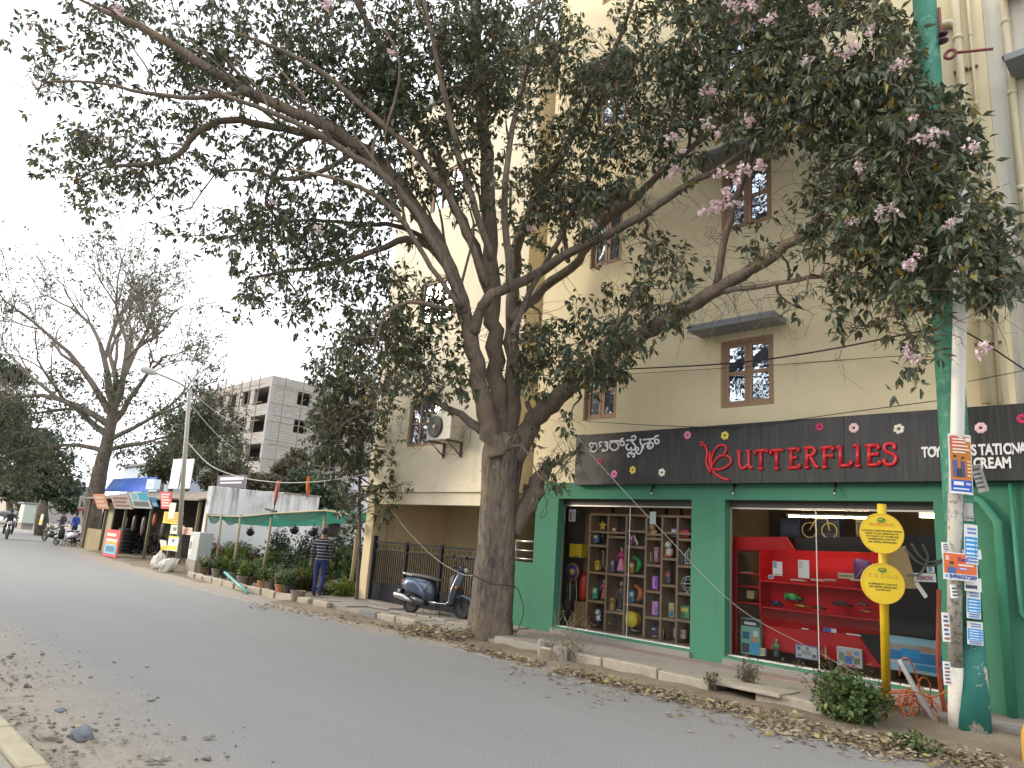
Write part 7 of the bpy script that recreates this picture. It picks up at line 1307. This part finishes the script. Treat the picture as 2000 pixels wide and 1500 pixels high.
# ------------------------------------------------------------------ people
def person(label, J, rad, loc, rz, colour, mats, hairfn=None):
    """J: joint name -> point; one skinned surface; colour(point) -> material index"""
    names = list(J); idx = {n: i for i, n in enumerate(names)}
    E_ = [('pelvis', 'waist'), ('waist', 'chest'), ('chest', 'neck'), ('neck', 'head'), ('head', 'crown')]
    for s in 'lr': E_ += [('chest', s + 'sho'), (s + 'sho', s + 'elb'), (s + 'elb', s + 'wri'), (s + 'wri', s + 'palm'), ('pelvis', s + 'hip'), (s + 'hip', s + 'kne'), (s + 'kne', s + 'ank'), (s + 'ank', s + 'toe')]
    me = bpy.data.meshes.new('person'); me.from_pydata([tuple(J[n]) for n in names], [(idx[a], idx[b_]) for a, b_ in E_], [])
    o = bpy.data.objects.new('person_tmp', me); COL.objects.link(o); sk = o.modifiers.new('skin', 'SKIN'); sk.use_smooth_shade = True
    for n in names:
        sv = me.skin_vertices[0].data[idx[n]]; r_ = rad[n[1:] if n[0] in 'lr' and n[1:] in rad else n]; sv.radius = r_ if hasattr(r_, '__len__') else (r_, r_); sv.use_root = (n == 'pelvis')
    o.modifiers.new('sub', 'SUBSURF').levels = 2; o.modifiers['sub'].render_levels = 2
    dg = bpy.context.evaluated_depsgraph_get(); m2 = bpy.data.meshes.new_from_object(o.evaluated_get(dg)); bpy.data.objects.remove(o)
    for q in mats: m2.materials.append(q)
    m2.polygons.foreach_set('material_index', [colour(p.center) for p in m2.polygons]); m2.polygons.foreach_set('use_smooth', [True] * len(m2.polygons)); m2.name = 'person'
    body = link('person', m2, None, tuple(float(q) for q in loc)); body.rotation_euler = (0, 0, rz); tag(body, label, 'person')
    hd = J['crown']; hc = (np.array(J['head']) + np.array(J['crown'])) / 2
    g = MB(); g.ball((hc[0] - .012, hc[1], hc[2] + .035), (.098, .085, .105), 16, 10); g.build('hair', mat('black_hair', (.018, .015, .013), .6, .2, 30), body, smooth=True, local=True)
    f = MB()
    for s in (-1, 1): f.ball((hc[0], hc[1] + s * .085, hc[2] - .015), (.02, .012, .03), 8, 6)
    f.ball((hc[0] + .095, hc[1], hc[2] - .02), (.022, .014, .022), 8, 6); f.build('face', mats[0], body, smooth=True, local=True)
    for s in 'lr':       # fingers
        p = np.array(J[s + 'palm']); w = np.array(J[s + 'wri']); d = unit(p - w); sd_ = unit(np.cross(d, np.array([0, 1, 0]))); g = MB()
        for k, (o_, L) in enumerate(((-.026, .058), (-.009, .068), (.009, .064), (.025, .05))): b0 = p + sd_ * o_; g.tube([b0, b0 + d * L * .5, b0 + d * L + np.array([.0, (-1 if s == 'l' else 1) * .012, 0])], [.009, .0085, .006], 6)
        b0 = (p + w) / 2 + sd_ * -.03; g.tube([b0, b0 + d * .03 + sd_ * -.025, b0 + d * .06 + sd_ * -.03], [.010, .009, .007], 6); g.build('fingers', mats[0], body, smooth=True, local=True)
    return body
RAD = dict(pelvis=(.14, .105), waist=(.145, .10), chest=(.165, .11), neck=.055, head=(.075, .07), crown=(.06, .055), sho=.068, elb=.048, wri=.03, palm=(.035, .02), hip=.10, kne=.068, ank=.05, toe=.04)
SKIN = mat('brown_skin', (.22, .12, .075), .55, .08, 12)
def stripes():
    m, n, l, b, o = newmat('navy_shirt_with_pale_stripes'); t = n.new('ShaderNodeTexCoord'); sx = n.new('ShaderNodeSeparateXYZ'); l.new(t.outputs['Object'], sx.inputs[0])
    mo = n.new('ShaderNodeMath'); mo.operation = 'MODULO'; mo.inputs[1].default_value = .078; l.new(sx.outputs[2], mo.inputs[0]); lt = n.new('ShaderNodeMath'); lt.operation = 'LESS_THAN'; lt.inputs[1].default_value = .016; l.new(mo.outputs[0], lt.inputs[0])
    l.new(mixcol(n, l, lt.outputs[0], (.012, .014, .028), (.34, .33, .36)), b.inputs['Base Color']); b.inputs['Roughness'].default_value = .85; return m
# local frame: +x is the way the person faces
JM = dict(pelvis=(0, 0, .93), waist=(0, 0, 1.08), chest=(.0, 0, 1.32), neck=(.015, 0, 1.47), head=(.03, 0, 1.555), crown=(.03, 0, 1.68),
          lsho=(0, .185, 1.39), lelb=(-.05, .25, 1.13), lwri=(.0, .26, .88), lpalm=(.02, .26, .80), rsho=(0, -.185, 1.39), relb=(-.06, -.245, 1.13), rwri=(.03, -.25, .89), rpalm=(.05, -.25, .81),
          lhip=(0, .095, .88), lkne=(.05, .10, .49), lank=(.0, .10, .09), ltoe=(.13, .11, .035), rhip=(0, -.095, .88), rkne=(.03, -.10, .50), rank=(-.14, -.10, .14), rtoe=(-.04, -.10, .045))
def cm(p):
    if p.z > 1.455 or (abs(p.y) > .2 and p.z < .93): return 0
    if p.z > .90 and not (abs(p.y) < .06 and p.z < .9): return 1
    return 2 if p.z > .11 else 3
p = onZ(632, 1170, .10)
person('man in a navy striped shirt and blue trousers walking away along the kerb', JM, RAD, (p[0] - .32, p[1] + .0, .115), R(128), cm, [SKIN, stripes(), mat('blue_trousers', (.018, .028, .13), .8, .15, 9), mat('dark_shoes', (.06, .05, .04), .6)]).scale = (.95, .95, .95)
# rider: seated, arms forward
JR = dict(pelvis=(-.25, 0, .88), waist=(-.22, 0, 1.02), chest=(-.14, 0, 1.26), neck=(-.10, 0, 1.41), head=(-.08, 0, 1.49), crown=(-.07, 0, 1.61), lsho=(-.13, .18, 1.33), lelb=(.04, .27, 1.14), lwri=(.22, .32, 1.08), lpalm=(.27, .33, 1.07), rsho=(-.13, -.18, 1.33), relb=(.04, -.27, 1.14), rwri=(.22, -.32, 1.08), rpalm=(.27, -.33, 1.07),
          lhip=(-.2, .10, .86), lkne=(.18, .20, .72), lank=(-.02, .2, .33), ltoe=(.12, .21, .29), rhip=(-.2, -.10, .86), rkne=(.18, -.20, .72), rank=(-.02, -.2, .33), rtoe=(.12, -.21, .29))
def cr_(p): return 0 if p.z > 1.40 or (p.x > .16 and p.z > 1.0) else (1 if p.z > .93 else (2 if p.z > .36 else 3))
DJ = mat('dark_jacket', (.05, .045, .05), .8, .2, 8)
person('rider in a dark jacket on the oncoming motorcycle', JR, RAD, (c1[0], c1[1], 0), R(-8), cr_, [SKIN, DJ, mat('dark_jeans', (.03, .035, .07), .85), mat('dark_shoes', (.06, .05, .04))])
JS = {k: v for k, v in JM.items()}; JS.update(lkne=(.02, .1, .49), lank=(0, .11, .09), rank=(0, -.11, .09), rkne=(.02, -.1, .49), rtoe=(.12, -.11, .035), rwri=(.12, -.2, .98), rpalm=(.18, -.17, 1.0))
p = onZ(141, 1056, 0); person('person in a bright blue shirt standing beside the white scooter', JS, RAD, (p[0], p[1], 0), R(200), cm, [SKIN, mat('bright_blue_shirt', (.03, .07, .38), .8, .12, 8), mat('dark_jeans', (.03, .035, .07)), mat('dark_shoes', (.06, .05, .04))])
p = onZ(116, 1052, 0); person('person in a dark grey shirt behind the parked motorcycle', JS, RAD, (p[0], p[1], 0), R(220), cm, [SKIN, mat('dark_grey_shirt', (.06, .06, .085), .85, .12, 8), mat('dark_jeans', (.03, .035, .07)), mat('dark_shoes', (.06, .05, .04))])
# ================================================================== trees and buildings farther away
def far_tree(name, label, base, trunk, blobs, n, leaf, m, r0, bark=M_LIMB, per=4, group=None, twigs=3, bare=0):
    """base point, trunk polyline (points), blobs (centre, radius xyz, share)"""
    th = thing(name, label, 'tree', base, 0, group); nodes = []
    g = MB(); P_ = smoothpath(trunk, 4); rr = [r0 * (1 - .62 * i / len(P_)) for i in range(len(P_))]; g.tube(P_, rr, 10, wob=.1); g.build('trunk', bark, th, smooth=True); nodes += P_[len(P_) // 2:]
    G_ = MB(); C = []
    for c, r_, sh in blobs:
        c = np.array(c); r_ = np.array(r_); nd = min(nodes, key=lambda q: np.linalg.norm(q - c))
        L1 = twig(G_, nd, c, r0 * .32, r0 * .12, 6, .1, 6)
        for _ in range(twigs):
            e_ = c + RNG.normal(size=3) * r_ * .5; L2 = twig(G_, L1[RNG.integers(2, 6)], e_, r0 * .12, r0 * .04, 5, .12, 4)
            for _ in range(3): twig(G_, L2[RNG.integers(1, 5)], e_ + RNG.normal(size=3) * r_ * .45, r0 * .05, r0 * .02, 4, .15, 3)
        k = int(n * sh); u = unit(RNG.normal(size=(k, 3))) * (RNG.uniform(0, 1, (k, 1)) ** .42)
        lump = unit(RNG.normal(size=(9, 3))) * .62; near = lump[RNG.integers(9, size=k)]; u = u * .55 + near * .55
        C.append(c + u * r_)
    G_.build('limbs', bark, th, smooth=True)
    V, F = whorls(np.concatenate(C), per, leaf, .2, 1.2, .5); o = link('crown', mesh_np('crown', V - np.array(WLOC[th.name]), F, m), th); o['kind'] = 'stuff'; return th
# the tree with the bare, fanned top
FB = np.array([-44.5, 12.3, 0]); dB = float((FB - EYE) @ FW)
def tb_(px, py, dd=0): return at(px, py, dB + dd)
BT = thing('bare_topped_tree', 'old roadside tree with bare fanned twigs above a leafy lower crown', 'tree', FB)
g = MB(); P_ = smoothpath([tb_(176, 1064), tb_(178, 1040), tb_(184, 980), tb_(196, 920), tb_(208, 870), tb_(222, 800)], 4); g.tube(P_, [.56 - .015 * i for i in range(len(P_))], 14, wob=.12); g.build('trunk', M_BARK, BT, smooth=True)
TG = MB(); ENDS = []; MIDS = []
def grow(p, d, L, r_, lev):
    pts = [p]; q = p; dd = d.copy(); seg = 4
    for i in range(seg):
        dd = unit(dd + RNG.normal(size=3) * .13 + np.array([0, 0, .015])); q = q + dd * (L / seg); pts.append(q)
    TG.tube(pts, [r_ * (1 - .45 * i / seg) for i in range(seg + 1)], 6 if lev < 2 else 3, cap=False); MIDS.extend((x_, lev) for x_ in pts[1:])
    if lev >= 6: ENDS.append(q); return
    kids = 2 if lev < 1 else (3 if lev < 3 else 2)
    if lev == 4: kids = 3
    for k in range(kids):
        ax = unit(np.cross(dd, RNG.normal(size=3))); an = RNG.uniform(.22, .62); nd = unit(dd * math.cos(an) + ax * math.sin(an) + np.array([0, 0, .03])); grow(pts[-1 - (k % 3 if lev > 0 else k % 2)], nd, L * RNG.uniform(.62, .80), max(r_ * .52, .016), lev + 1)
lat = unit(RT); 
for (px, py, ang, L, r_) in ((212, 850, -1.12, 3.9, .2), (214, 830, -.9, 3.9, .2), (217, 810, -.68, 4.1, .2), (220, 800, -.42, 3.7, .2), (222, 795, -.16, 3.5, .22), (224, 795, .1, 3.4, .2), (222, 800, .34, 3.5, .2), (222, 800, .58, 3.8, .2), (218, 830, .85, 3.5, .18), (212, 860, 1.1, 3.2, .16), (204, 880, 1.3, 3.0, .14), (204, 880, -1.3, 3.2, .14)):
    d0 = unit(lat * math.sin(ang) + np.array([0, 0, 1]) * math.cos(ang) + unit(FW) * RNG.normal() * .22); grow(tb_(px, py), d0, L, r_, 0)
t_ = TG.build('branches', mat('grey_twig_bark', (.20, .17, .14), .9, .2, 3), BT, smooth=True); t_['kind'] = 'stuff'
MP = np.array([m_[0] for m_ in MIDS]); lv_ = np.array([m_[1] for m_ in MIDS]); zz = MP[:, 2]
pr = np.clip((9.0 - zz) / 3.6, .07, 1) * (lv_ >= 2); sel = RNG.choice(len(MP), 6200, p=pr / pr.sum()); C = MP[sel] + RNG.normal(size=(6200, 3)) * .22
low = [(tb_(115, 850), (2.1, 2, 1.7)), (tb_(80, 790), (1.5, 1.6, 1.3)), (tb_(170, 800), (1.7, 1.6, 1.4)), (tb_(290, 800), (2, 2, 1.4)), (tb_(250, 880), (1.6, 1.6, 1.1)), (tb_(340, 850), (1.5, 1.4, 1.3)), (tb_(120, 920), (1.6, 1.6, 1.2)), (tb_(390, 820), (1.2, 1.2, .9)), (tb_(130, 740), (1.4, 1.2, 1.0)), (tb_(230, 750), (1.5, 1.2, 1.0))]
C = np.concatenate([C] + [c + unit(RNG.normal(size=(210, 3))) * (RNG.uniform(0, 1, (210, 1)) ** .45) * np.array(r_) for c, r_ in low])
M_FAR = leafmat('dusty_green_leaf', [(0, (.058, .07, .046)), (.5, (.098, .115, .068)), (.85, (.14, .15, .085)), (1, (.20, .18, .10))], .2, .6)
M_FARD = leafmat('dark_green_leaf', [(0, (.036, .058, .042)), (.6, (.068, .10, .062)), (1, (.11, .14, .072))], .2, .6)
M_FARB = leafmat('brownish_leaf', [(0, (.07, .065, .04)), (.5, (.11, .10, .06)), (1, (.17, .15, .09))], .2, .7)
V, F = whorls(C, 4, (.11, .25), .3, 1.2, .45); o = link('crown', mesh_np('crown', V - FB, F, M_FAR), BT); o['kind'] = 'stuff'
# dense green trees left and behind
def atd(px, py, d): return at(px, py, d)
b = onZ(88, 1045, 0); d_ = float((b - EYE) @ FW)
far_tree('dense_green_tree', 'dense low green tree hanging over the parked motorcycles', b, [b, at(86, 1000, d_), at(90, 950, d_)], [(at(80, 900, d_), (3.0, 3, 2.0), .35), (at(110, 950, d_), (2.4, 2.4, 1.5), .3), (at(60, 950, d_ + 1), (1.7, 2, 1.3), .15), (at(140, 985, d_ - 2), (1.3, 1.5, .7), .1), (at(85, 860, d_), (2, 2, 1.2), .1)], 3200, (.2, .38), M_FARD, .35)
b = onZ(-40, 1040, 0); d_ = 46
far_tree('dark_roadside_tree', 'dark green tree leaning in from the far left roadside', at(-60, 1036, d_), [at(-60, 1036, d_), at(-55, 900, d_), at(-40, 820, d_)], [(at(-15, 800, d_), (2.6, 3, 2.6), .4), (at(20, 730, d_), (1.5, 2, 1.0), .12), (at(10, 850, d_), (2.2, 2, 1.6), .25), (at(-40, 720, d_), (2.5, 2.5, 2), .23)], 2600, (.22, .42), M_FARD, .4)
far_tree('distant_street_tree', 'hazy green tree at the end of the street', at(20, 1030, 95), [at(20, 1030, 95), at(18, 980, 95), at(15, 950, 95)], [(at(20, 945, 95), (4, 4, 2.4), .5), (at(-20, 930, 95), (4, 4, 3), .3), (at(55, 970, 95), (3, 3, 2), .2)], 1500, (.4, .7), M_FAR, .5)
for i, (px, py, d, rx, rz, m, lb) in enumerate(((385, 840, 48, 1.9, 2.3, M_FARD, 'dark green tree in front of the unfinished building'), (450, 925, 42, 1.7, 1.1, M_FARB, 'brownish dry tree left of the name board'), (520, 945, 40, 2.0, .8, M_FARB, 'brownish bushy tree behind the white building'), (590, 945, 38, 1.6, 1.0, M_FARD, 'dark green bushy tree behind the orange flag'), (645, 960, 36, 1.2, 1.2, M_FARD, 'shaggy dark tree beside the carport block'), (345, 890, 46, 2.2, 1.8, M_FAR, 'dusty green tree behind the lamp pole'), (575, 905, 46, 1.5, 1.0, M_FARB, 'thin brown tree before the unfinished building'))):
    c = at(px, py, d); b = np.array([c[0], c[1], 0.0])
    far_tree('backdrop_tree', lb, b, [b, (b + c) / 2, c], [(c, (rx, rx, rz), .5), (c + np.array([rx * .6, 0, -rz * .4]), (rx * .7, rx * .7, rz * .7), .25), (c + np.array([-rx * .6, -.3, -rz * .5]), (rx * .7, rx * .7, rz * .7), .25)], 1500, (.16, .34), m, .22, group=None)
# slim tree at the left corner of the block
sd0 = 17.4
M_SL = leafmat('tabebuia_leaf', LEAFC)
b = onZ(722, 1150, .05); b = at(701, 1130, 17.6); b[2] = .03
ST = thing('slim_corner_tree', 'slim dark leaved tree standing at the left corner of the carport block', 'tree', b)
pts = [b, at(702, 1060, sd0), at(702, 950, sd0), at(706, 890, sd0), at(716, 830, sd0), at(745, 730, sd0), at(760, 660, sd0)]
for q in pts: 
    if q[1] > 10.2 and q[0] > -15.9: q[:] = EYE + (q - EYE) * (10.2 / q[1])
g = MB(); P_ = smoothpath(pts, 4); g.tube(P_, [.05 - .0015 * i for i in range(len(P_))], 8, wob=.1); g.build('trunk', M_LIMB, ST, smooth=True)
NODES = [(p, .04) for p in P_]; TG = MB(); kd = kd_build(); C = []; S2 = []
def sp_(px, py, dd):
    q = at(px, py, sd0 + dd)
    if q[1] > 10.25 and q[0] > -15.9: q = EYE + (q - EYE) * (10.25 / q[1])
    return q
SB = [(670, 720, 60, 55, .9), (630, 840, 40, 60, .7), (655, 900, 40, 50, .6), (640, 790, 45, 45, .9), (705, 770, 60, 65, .9), (690, 850, 55, 50, .8), (705, 930, 45, 55, .7), (770, 955, 45, 32, .45), (740, 1000, 25, 20, .3), (640, 740, 40, 30, .7), (690, 1000, 30, 40, .4), (740, 860, 40, 50, .35), (680, 660, 50, 40, .6), (640, 860, 30, 35, .4)]
for bx, by, rx, ry, dn in SB:
    for _ in range(4):
        q = sp_(bx + RNG.uniform(-.6, .6) * rx, by + RNG.uniform(-.6, .6) * ry, RNG.uniform(-1.2, .8)); co, i, ds = kd.find(q); S2 += [(p, .01) for p in twig(TG, NODES[i][0], q, .02, .008, 6, .12, 5)]
NODES += S2; kd = kd_build()
for bx, by, rx, ry, dn in SB:
    for _ in range(int(math.pi * rx * ry * dn * .0066)):
        a, r_ = RNG.uniform(0, 6.28), math.sqrt(RNG.uniform(0, 1.1)); q = sp_(bx + rx * r_ * math.cos(a), by + ry * r_ * math.sin(a), RNG.uniform(-1.3, .9)); co, i, ds = kd.find(q); pp = twig(TG, NODES[i][0], q, .007, .003, 4, .15, 3); C += [q, pp[3], q + RNG.normal(size=3) * .15]
o = TG.build('twigs', M_TWIG, ST, smooth=True); o['kind'] = 'stuff'
V, F = whorls(np.array(C), 5, (.12, .19), .8, 1.0, .4); o = link('crown', mesh_np('crown', V - b, F, M_LEAF), ST); o['kind'] = 'stuff'
# ------------------------------------------------------------------ unfinished building
def block_mat():
    m, n, l, b, o = newmat('grey_block_masonry'); t = n.new('ShaderNodeTexCoord'); mp = n.new('ShaderNodeMapping'); mp.inputs['Rotation'].default_value = (R(90), 0, 0); l.new(t.outputs['Object'], mp.inputs[0])
    sx = n.new('ShaderNodeSeparateXYZ'); l.new(t.outputs['Object'], sx.inputs[0]); ad = n.new('ShaderNodeMath'); ad.operation = 'ADD'; l.new(sx.outputs[0], ad.inputs[0]); l.new(sx.outputs[1], ad.inputs[1]); cb = n.new('ShaderNodeCombineXYZ'); l.new(ad.outputs[0], cb.inputs[0]); l.new(sx.outputs[2], cb.inputs[1])
    bk = n.new('ShaderNodeTexBrick'); bk.inputs['Scale'].default_value = 1.0; bk.inputs['Brick Width'].default_value = .62; bk.inputs['Row Height'].default_value = .3; bk.inputs['Mortar Size'].default_value = .028
    bk.inputs['Color1'].default_value = (.33, .31, .285, 1); bk.inputs['Color2'].default_value = (.40, .375, .335, 1); bk.inputs['Mortar'].default_value = (.23, .23, .23, 1); l.new(cb.outputs[0], bk.inputs['Vector']); l.new(bk.outputs[0], b.inputs['Base Color']); b.inputs['Roughness'].default_value = .9; return m  # blocks tinted warm to carry the low sun in their colour
M_BLK = block_mat(); M_RC = mat('raw_concrete', (.33, .325, .31), .9, .15, .8)
dU = 78.0; cu = at(534, 733, dU); UX, UY, UZ = cu[0], cu[1], cu[2]
UB = thing('unfinished_building', 'grey concrete block apartment building under construction with scaffold poles', 'building', (UX, UY, 0))
lx = 20.0; ly = 17.0; fl = 3.15
hl, hr = [], []
for k in range(6):
    z = UZ - .9 - 2.55 - fl * k
    if z < .5: continue
    for a, b_, hh in ((.5, 4.0, 2.0), (5.0, 7.0, 1.7), (8.6, 10.6, 1.7), (12.2, 14.0, 1.5), (15, 18, 2.0)): hl.append((UX - b_, UX - a, z + (2.4 - hh), z + 2.4))
    for a, b_, hh in ((3.2, 4.8, 1.5), (6.3, 9.2, 2.1), (10.2, 12.6, 2.0), (13.6, 15.6, 1.6)): hr.append((UY + a, UY + b_, z + (2.3 - hh), z + 2.3))
g = MB(); wall(g, UX - lx, UX, 0, UZ, UY, hl, .3); g.build('wall', M_BLK, UB)
g2 = MB(); wall(g2, UY, UY + ly, 0, UZ, 0, hr, .3); g2.v = [(UX - y, x, z) for x, y, z in g2.v]; g2.f = [q[::-1] for q in g2.f]; g2.build('wall', M_BLK, UB)
for k in range(6):
    z = UZ - .9 - fl * k; g = MB(); g.box(UX - lx + .1, UX + .05, UY - .05, UY + ly, z - .28, z); g.build('floor_slab', M_RC, UB)
g = MB(); g.box(UX - .28, UX + .06, UY - .06, UY + .5, 0, UZ - .01); g.build('corner_column', M_RC, UB)
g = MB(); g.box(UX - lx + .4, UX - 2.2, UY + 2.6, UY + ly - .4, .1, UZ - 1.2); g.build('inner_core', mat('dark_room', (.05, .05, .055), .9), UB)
M_SCF = mat('scaffold_wood', (.22, .17, .12), .8, .2, 2)
for i in range(9): g = MB(); x = UX - .8 - 2.2 * i; g.tube([(x, UY - 1.1, 3), (x + .1, UY - 1.1, UZ + RNG.uniform(-.3, .8))], .06, 5); g.build('scaffold_pole', M_SCF, UB)
for i in range(7): g = MB(); y = UY + 1 + 2.2 * i; g.tube([(UX + 1.1, y, 3), (UX + 1.1, y, UZ + RNG.uniform(-.4, .5))], .06, 5); g.build('scaffold_pole', M_SCF, UB)
for k in range(7):
    z = UZ - 1.2 - 2.0 * k; g = MB(); g.tube([(UX - lx, UY - 1.1, z), (UX + .4, UY - 1.1, z)], .05, 5); g.build('scaffold_rail', M_SCF, UB); g = MB(); g.tube([(UX + 1.1, UY - .5, z), (UX + 1.1, UY + 15, z)], .05, 5); g.build('scaffold_rail', M_SCF, UB)
# white houses glimpsed behind the sheds and by the carport block
HW = thing('white_rear_house', 'plain white house glimpsed between the trees and the carport block', 'building', (-34, 24, 0)); a = onY(672, 1000, 20.0)
g = MB(); g.box(a[0] - 4.5, a[0] + 4, 20, 24, 0, 4.6); g.build('wall', mat('white_house_paint', (.62, .63, .66), .85, .06, 1), HW); g = MB(); g.box(a[0] - 4.7, a[0] + 4.2, 19.8, 24.2, 4.6, 4.75); g.build('roof', M_GREY, HW); g = MB(); g.box(a[0] - 1.2, a[0] - .2, 19.97, 20.0, 1.4, 2.6); g.build('window', M_DARK, HW)
HB = thing('pale_blue_house', 'pale blue white house behind the tarpaulin and trees', 'building', (-48, 20, 0)); a = onY(320, 920, 19.0)
g = MB(); g.box(a[0] - 9, a[0] + 2.5, 19, 24, 0, 5.6); g.build('wall', mat('pale_blue_paint', (.46, .54, .64), .85, .08, 1), HB); g = MB(); g.box(a[0] - 9.2, a[0] + 2.7, 18.8, 24.2, 5.6, 5.8); g.build('roof', M_GREY, HB)
for k in range(3): g = MB(); g.box(a[0] - 7 + 3.2 * k, a[0] - 5.9 + 3.2 * k, 18.96, 19.0, 3.2, 4.4); g.build('window', M_DARK, HB)
# distant street end
for i, (px, w, h, c, lb) in enumerate(((60, 9, 5.5, (.36, .35, .33), 'low grey building beyond the street trees'), (10, 12, 7, (.42, .38, .32), 'tan building at the hazy end of the street'))):
    d = 105 + 12 * i; c0 = at(px, 1025, d); th = thing('distant_house', lb, 'building', (c0[0], c0[1], 0)); g = MB(); g.box(c0[0] - w, c0[0], c0[1], c0[1] + 8, 0, h); g.build('wall', mat('distant_wall_%d' % i, c, .9, .1, .5), th); g = MB(); g.box(c0[0] - w - .3, c0[0] + .3, c0[1] - .3, c0[1] + 8.3, h, h + .3); g.build('roof', M_GREY, th)
    for k in range(4): g = MB(); g.box(c0[0] - w + 1 + 2 * k, c0[0] - w + 2 + 2 * k, c0[1] - .04, c0[1], h - 2.2, h - 1); g.build('window', M_DARK, th)
# roadside bits around the far tree
c = onZ(163, 1058, 0); d_ = float((c - EYE) @ FW); SP = thing('pictogram_post', 'white post with a triangular red edged panel leaning on the old tree', 'sign', c)
g = MB(); g.tube([c, at(157, 992, d_)], .07, 8); g.build('post', mat('white_post', (.55, .53, .5), .7, .1), SP); g = MB(); q = [at(151, 996, d_ - .1), at(166, 996, d_ - .1), at(163, 968, d_ - .1), at(156, 968, d_ - .1)]; g.prism(q, (.0, .05, 0)); g.build('panel', mat('white_panel', (.58, .56, .52), .6, .1), SP); g = MB(); g.prism([at(151, 997, d_ - .14), at(166, 997, d_ - .14), at(166, 993, d_ - .14), at(151, 993, d_ - .14)], (0, .03, 0)); g.build('red_edge', pm((.45, .05, .04)), SP); g = MB(); g.prism([at(157, 990, d_ - .16), at(161, 990, d_ - .16), at(160, 976, d_ - .16)], (0, .02, 0)); g.build('symbol', pm((.04, .03, .03)), SP)
c = onZ(80, 1046, 0); d_ = float((c - EYE) @ FW); g = MB(); g.tube([c, at(80, 1010, d_), at(83, 985, d_)], [.45, .38, .3], 10); tag(g.build('tree_stump', M_BARK, smooth=True), 'short brown cut trunk carrying a small yellow notice', 'tree stump')
q = at(80, 1015, d_ - .5); g = MB(); g.box(q[0] - .5, q[0] + .5, q[1] - .02, q[1] + .02, q[2] - .35, q[2] + .38); nb = g.build('small_notice', pm((.55, .55, .45))); tag(nb, 'small yellow and white notice nailed on the cut trunk', 'sign'); g = MB(); g.box(q[0] - .45, q[0] + .45, q[1] - .03, q[1] - .021, q[2] - .3, q[2] - .02); g.build('yellow_band', pm((.6, .46, .02)), nb)
d_ = 62; q = at(33, 1038, d_); q[2] = 0; KB = thing('roadside_kiosk', 'pale green white roadside box kiosk far down the street', 'kiosk', q); g = MB(); g.box(q[0] - .8, q[0] + .9, q[1], q[1] + 1.2, .5, 2.2); g.build('body', mat('pale_kiosk_paint', (.44, .48, .42), .7, .1, 1), KB, bevel=.1); g = MB(); g.box(q[0] - .95, q[0] + 1.0, q[1] - .15, q[1] + 1.3, 2.2, 2.32); g.build('roof', M_GREY, KB); g = MB(); g.box(q[0] - .6, q[0] + .6, q[1] + .1, q[1] + 1, 0, .5); g.build('legs', M_CONC, KB)
# parked cars at the end of the street
def car(label, loc, rz, c):
    th = thing('parked_car', label, 'car', loc, rz); B = lambda nm, g, m, s=True: g.build(nm, m, th, smooth=s, local=True)
    g = MB(); g.loft([(-2.05, 0, .68, .45, .85), (-1.9, 0, .8, .32, .95), (-.6, 0, .84, .28, 1.0), (.9, 0, .84, .28, .95), (1.8, 0, .78, .32, .80), (2.0, 0, .65, .42, .7)], 16, 0, 4); B('body', g, pm(c, .25)); g = MB(); g.loft([(-1.5, 0, .62, .95, 1.0), (-1.1, 0, .64, .95, 1.42), (.2, 0, .64, .95, 1.46), (.95, 0, .66, .92, .97)], 14, 0, 4); B('cabin', g, mat('car_glass', (.03, .035, .04), .1, .05))
    for x in (-1.25, 1.25):
        for s in (-1, 1): g = MB(); g.lathe([(.31, s * .84 - .09), (.31, s * .84 + .02)], 16, (x, 0, .31), 'y'); B('wheel', g, M_RUB)
    for s in (-1, 1): g = MB(); g.ball((1.93, s * .55, .66), (.06, .14, .08), 8, 6); B('headlight', g, mat('headlight_glass', (.55, .56, .58)))
q = onZ(8, 1029, 0); car('white car far down the street', (q[0], q[1], 0), R(-15), (.55, .55, .56)); q = onZ(22, 1026, 0); car('dark blue car parked far down the street', (q[0], q[1], 0), R(-15), (.03, .05, .12))
# ------------------------------------------------------------------ invented house and trees behind the camera, added to darken shop glass reflections
OH = thing('reflection_house', 'unseen two storey brown house added for the shop glass to reflect', 'building', (-20, -12, 0)); g = MB(); g.box(-36, -7, -16, -9, 0, 7.5); g.build('wall', mat('reflection_house_wall', (.26, .21, .16), .9, .15, .6), OH); g = MB(); g.box(-36.4, -6.6, -16.3, -8.5, 7.5, 7.75); g.build('roof', M_GREY, OH)
for k in range(7): g = MB(); g.box(-34 + 3.7 * k, -32.4 + 3.7 * k, -9, -8.97, 1, 2.4); g.build('window', M_DARK, OH)
for i, (x, y, lb) in enumerate(((-18, -6, 'unseen leafy tree added for glass reflections left of the shop'), (-10, -6.5, 'unseen leafy tree added for glass reflections right of the shop'), (6, -3.5, 'unseen leafy tree added for glass reflections beyond the poles'))):
    far_tree('reflection_tree', lb, (x, y, 0), [np.array([x, y, 0.0]), np.array([x + .2, y, 2.0]), np.array([x, y + .2, 3.6])], [((x, y, 5.2), (2.6, 2.4, 1.9), .5), ((x + 1.6, y + .5, 4.2), (1.6, 1.6, 1.3), .25), ((x - 1.6, y, 4.4), (1.6, 1.6, 1.3), .25)], 900, (.25, .45), M_FARD, .25)
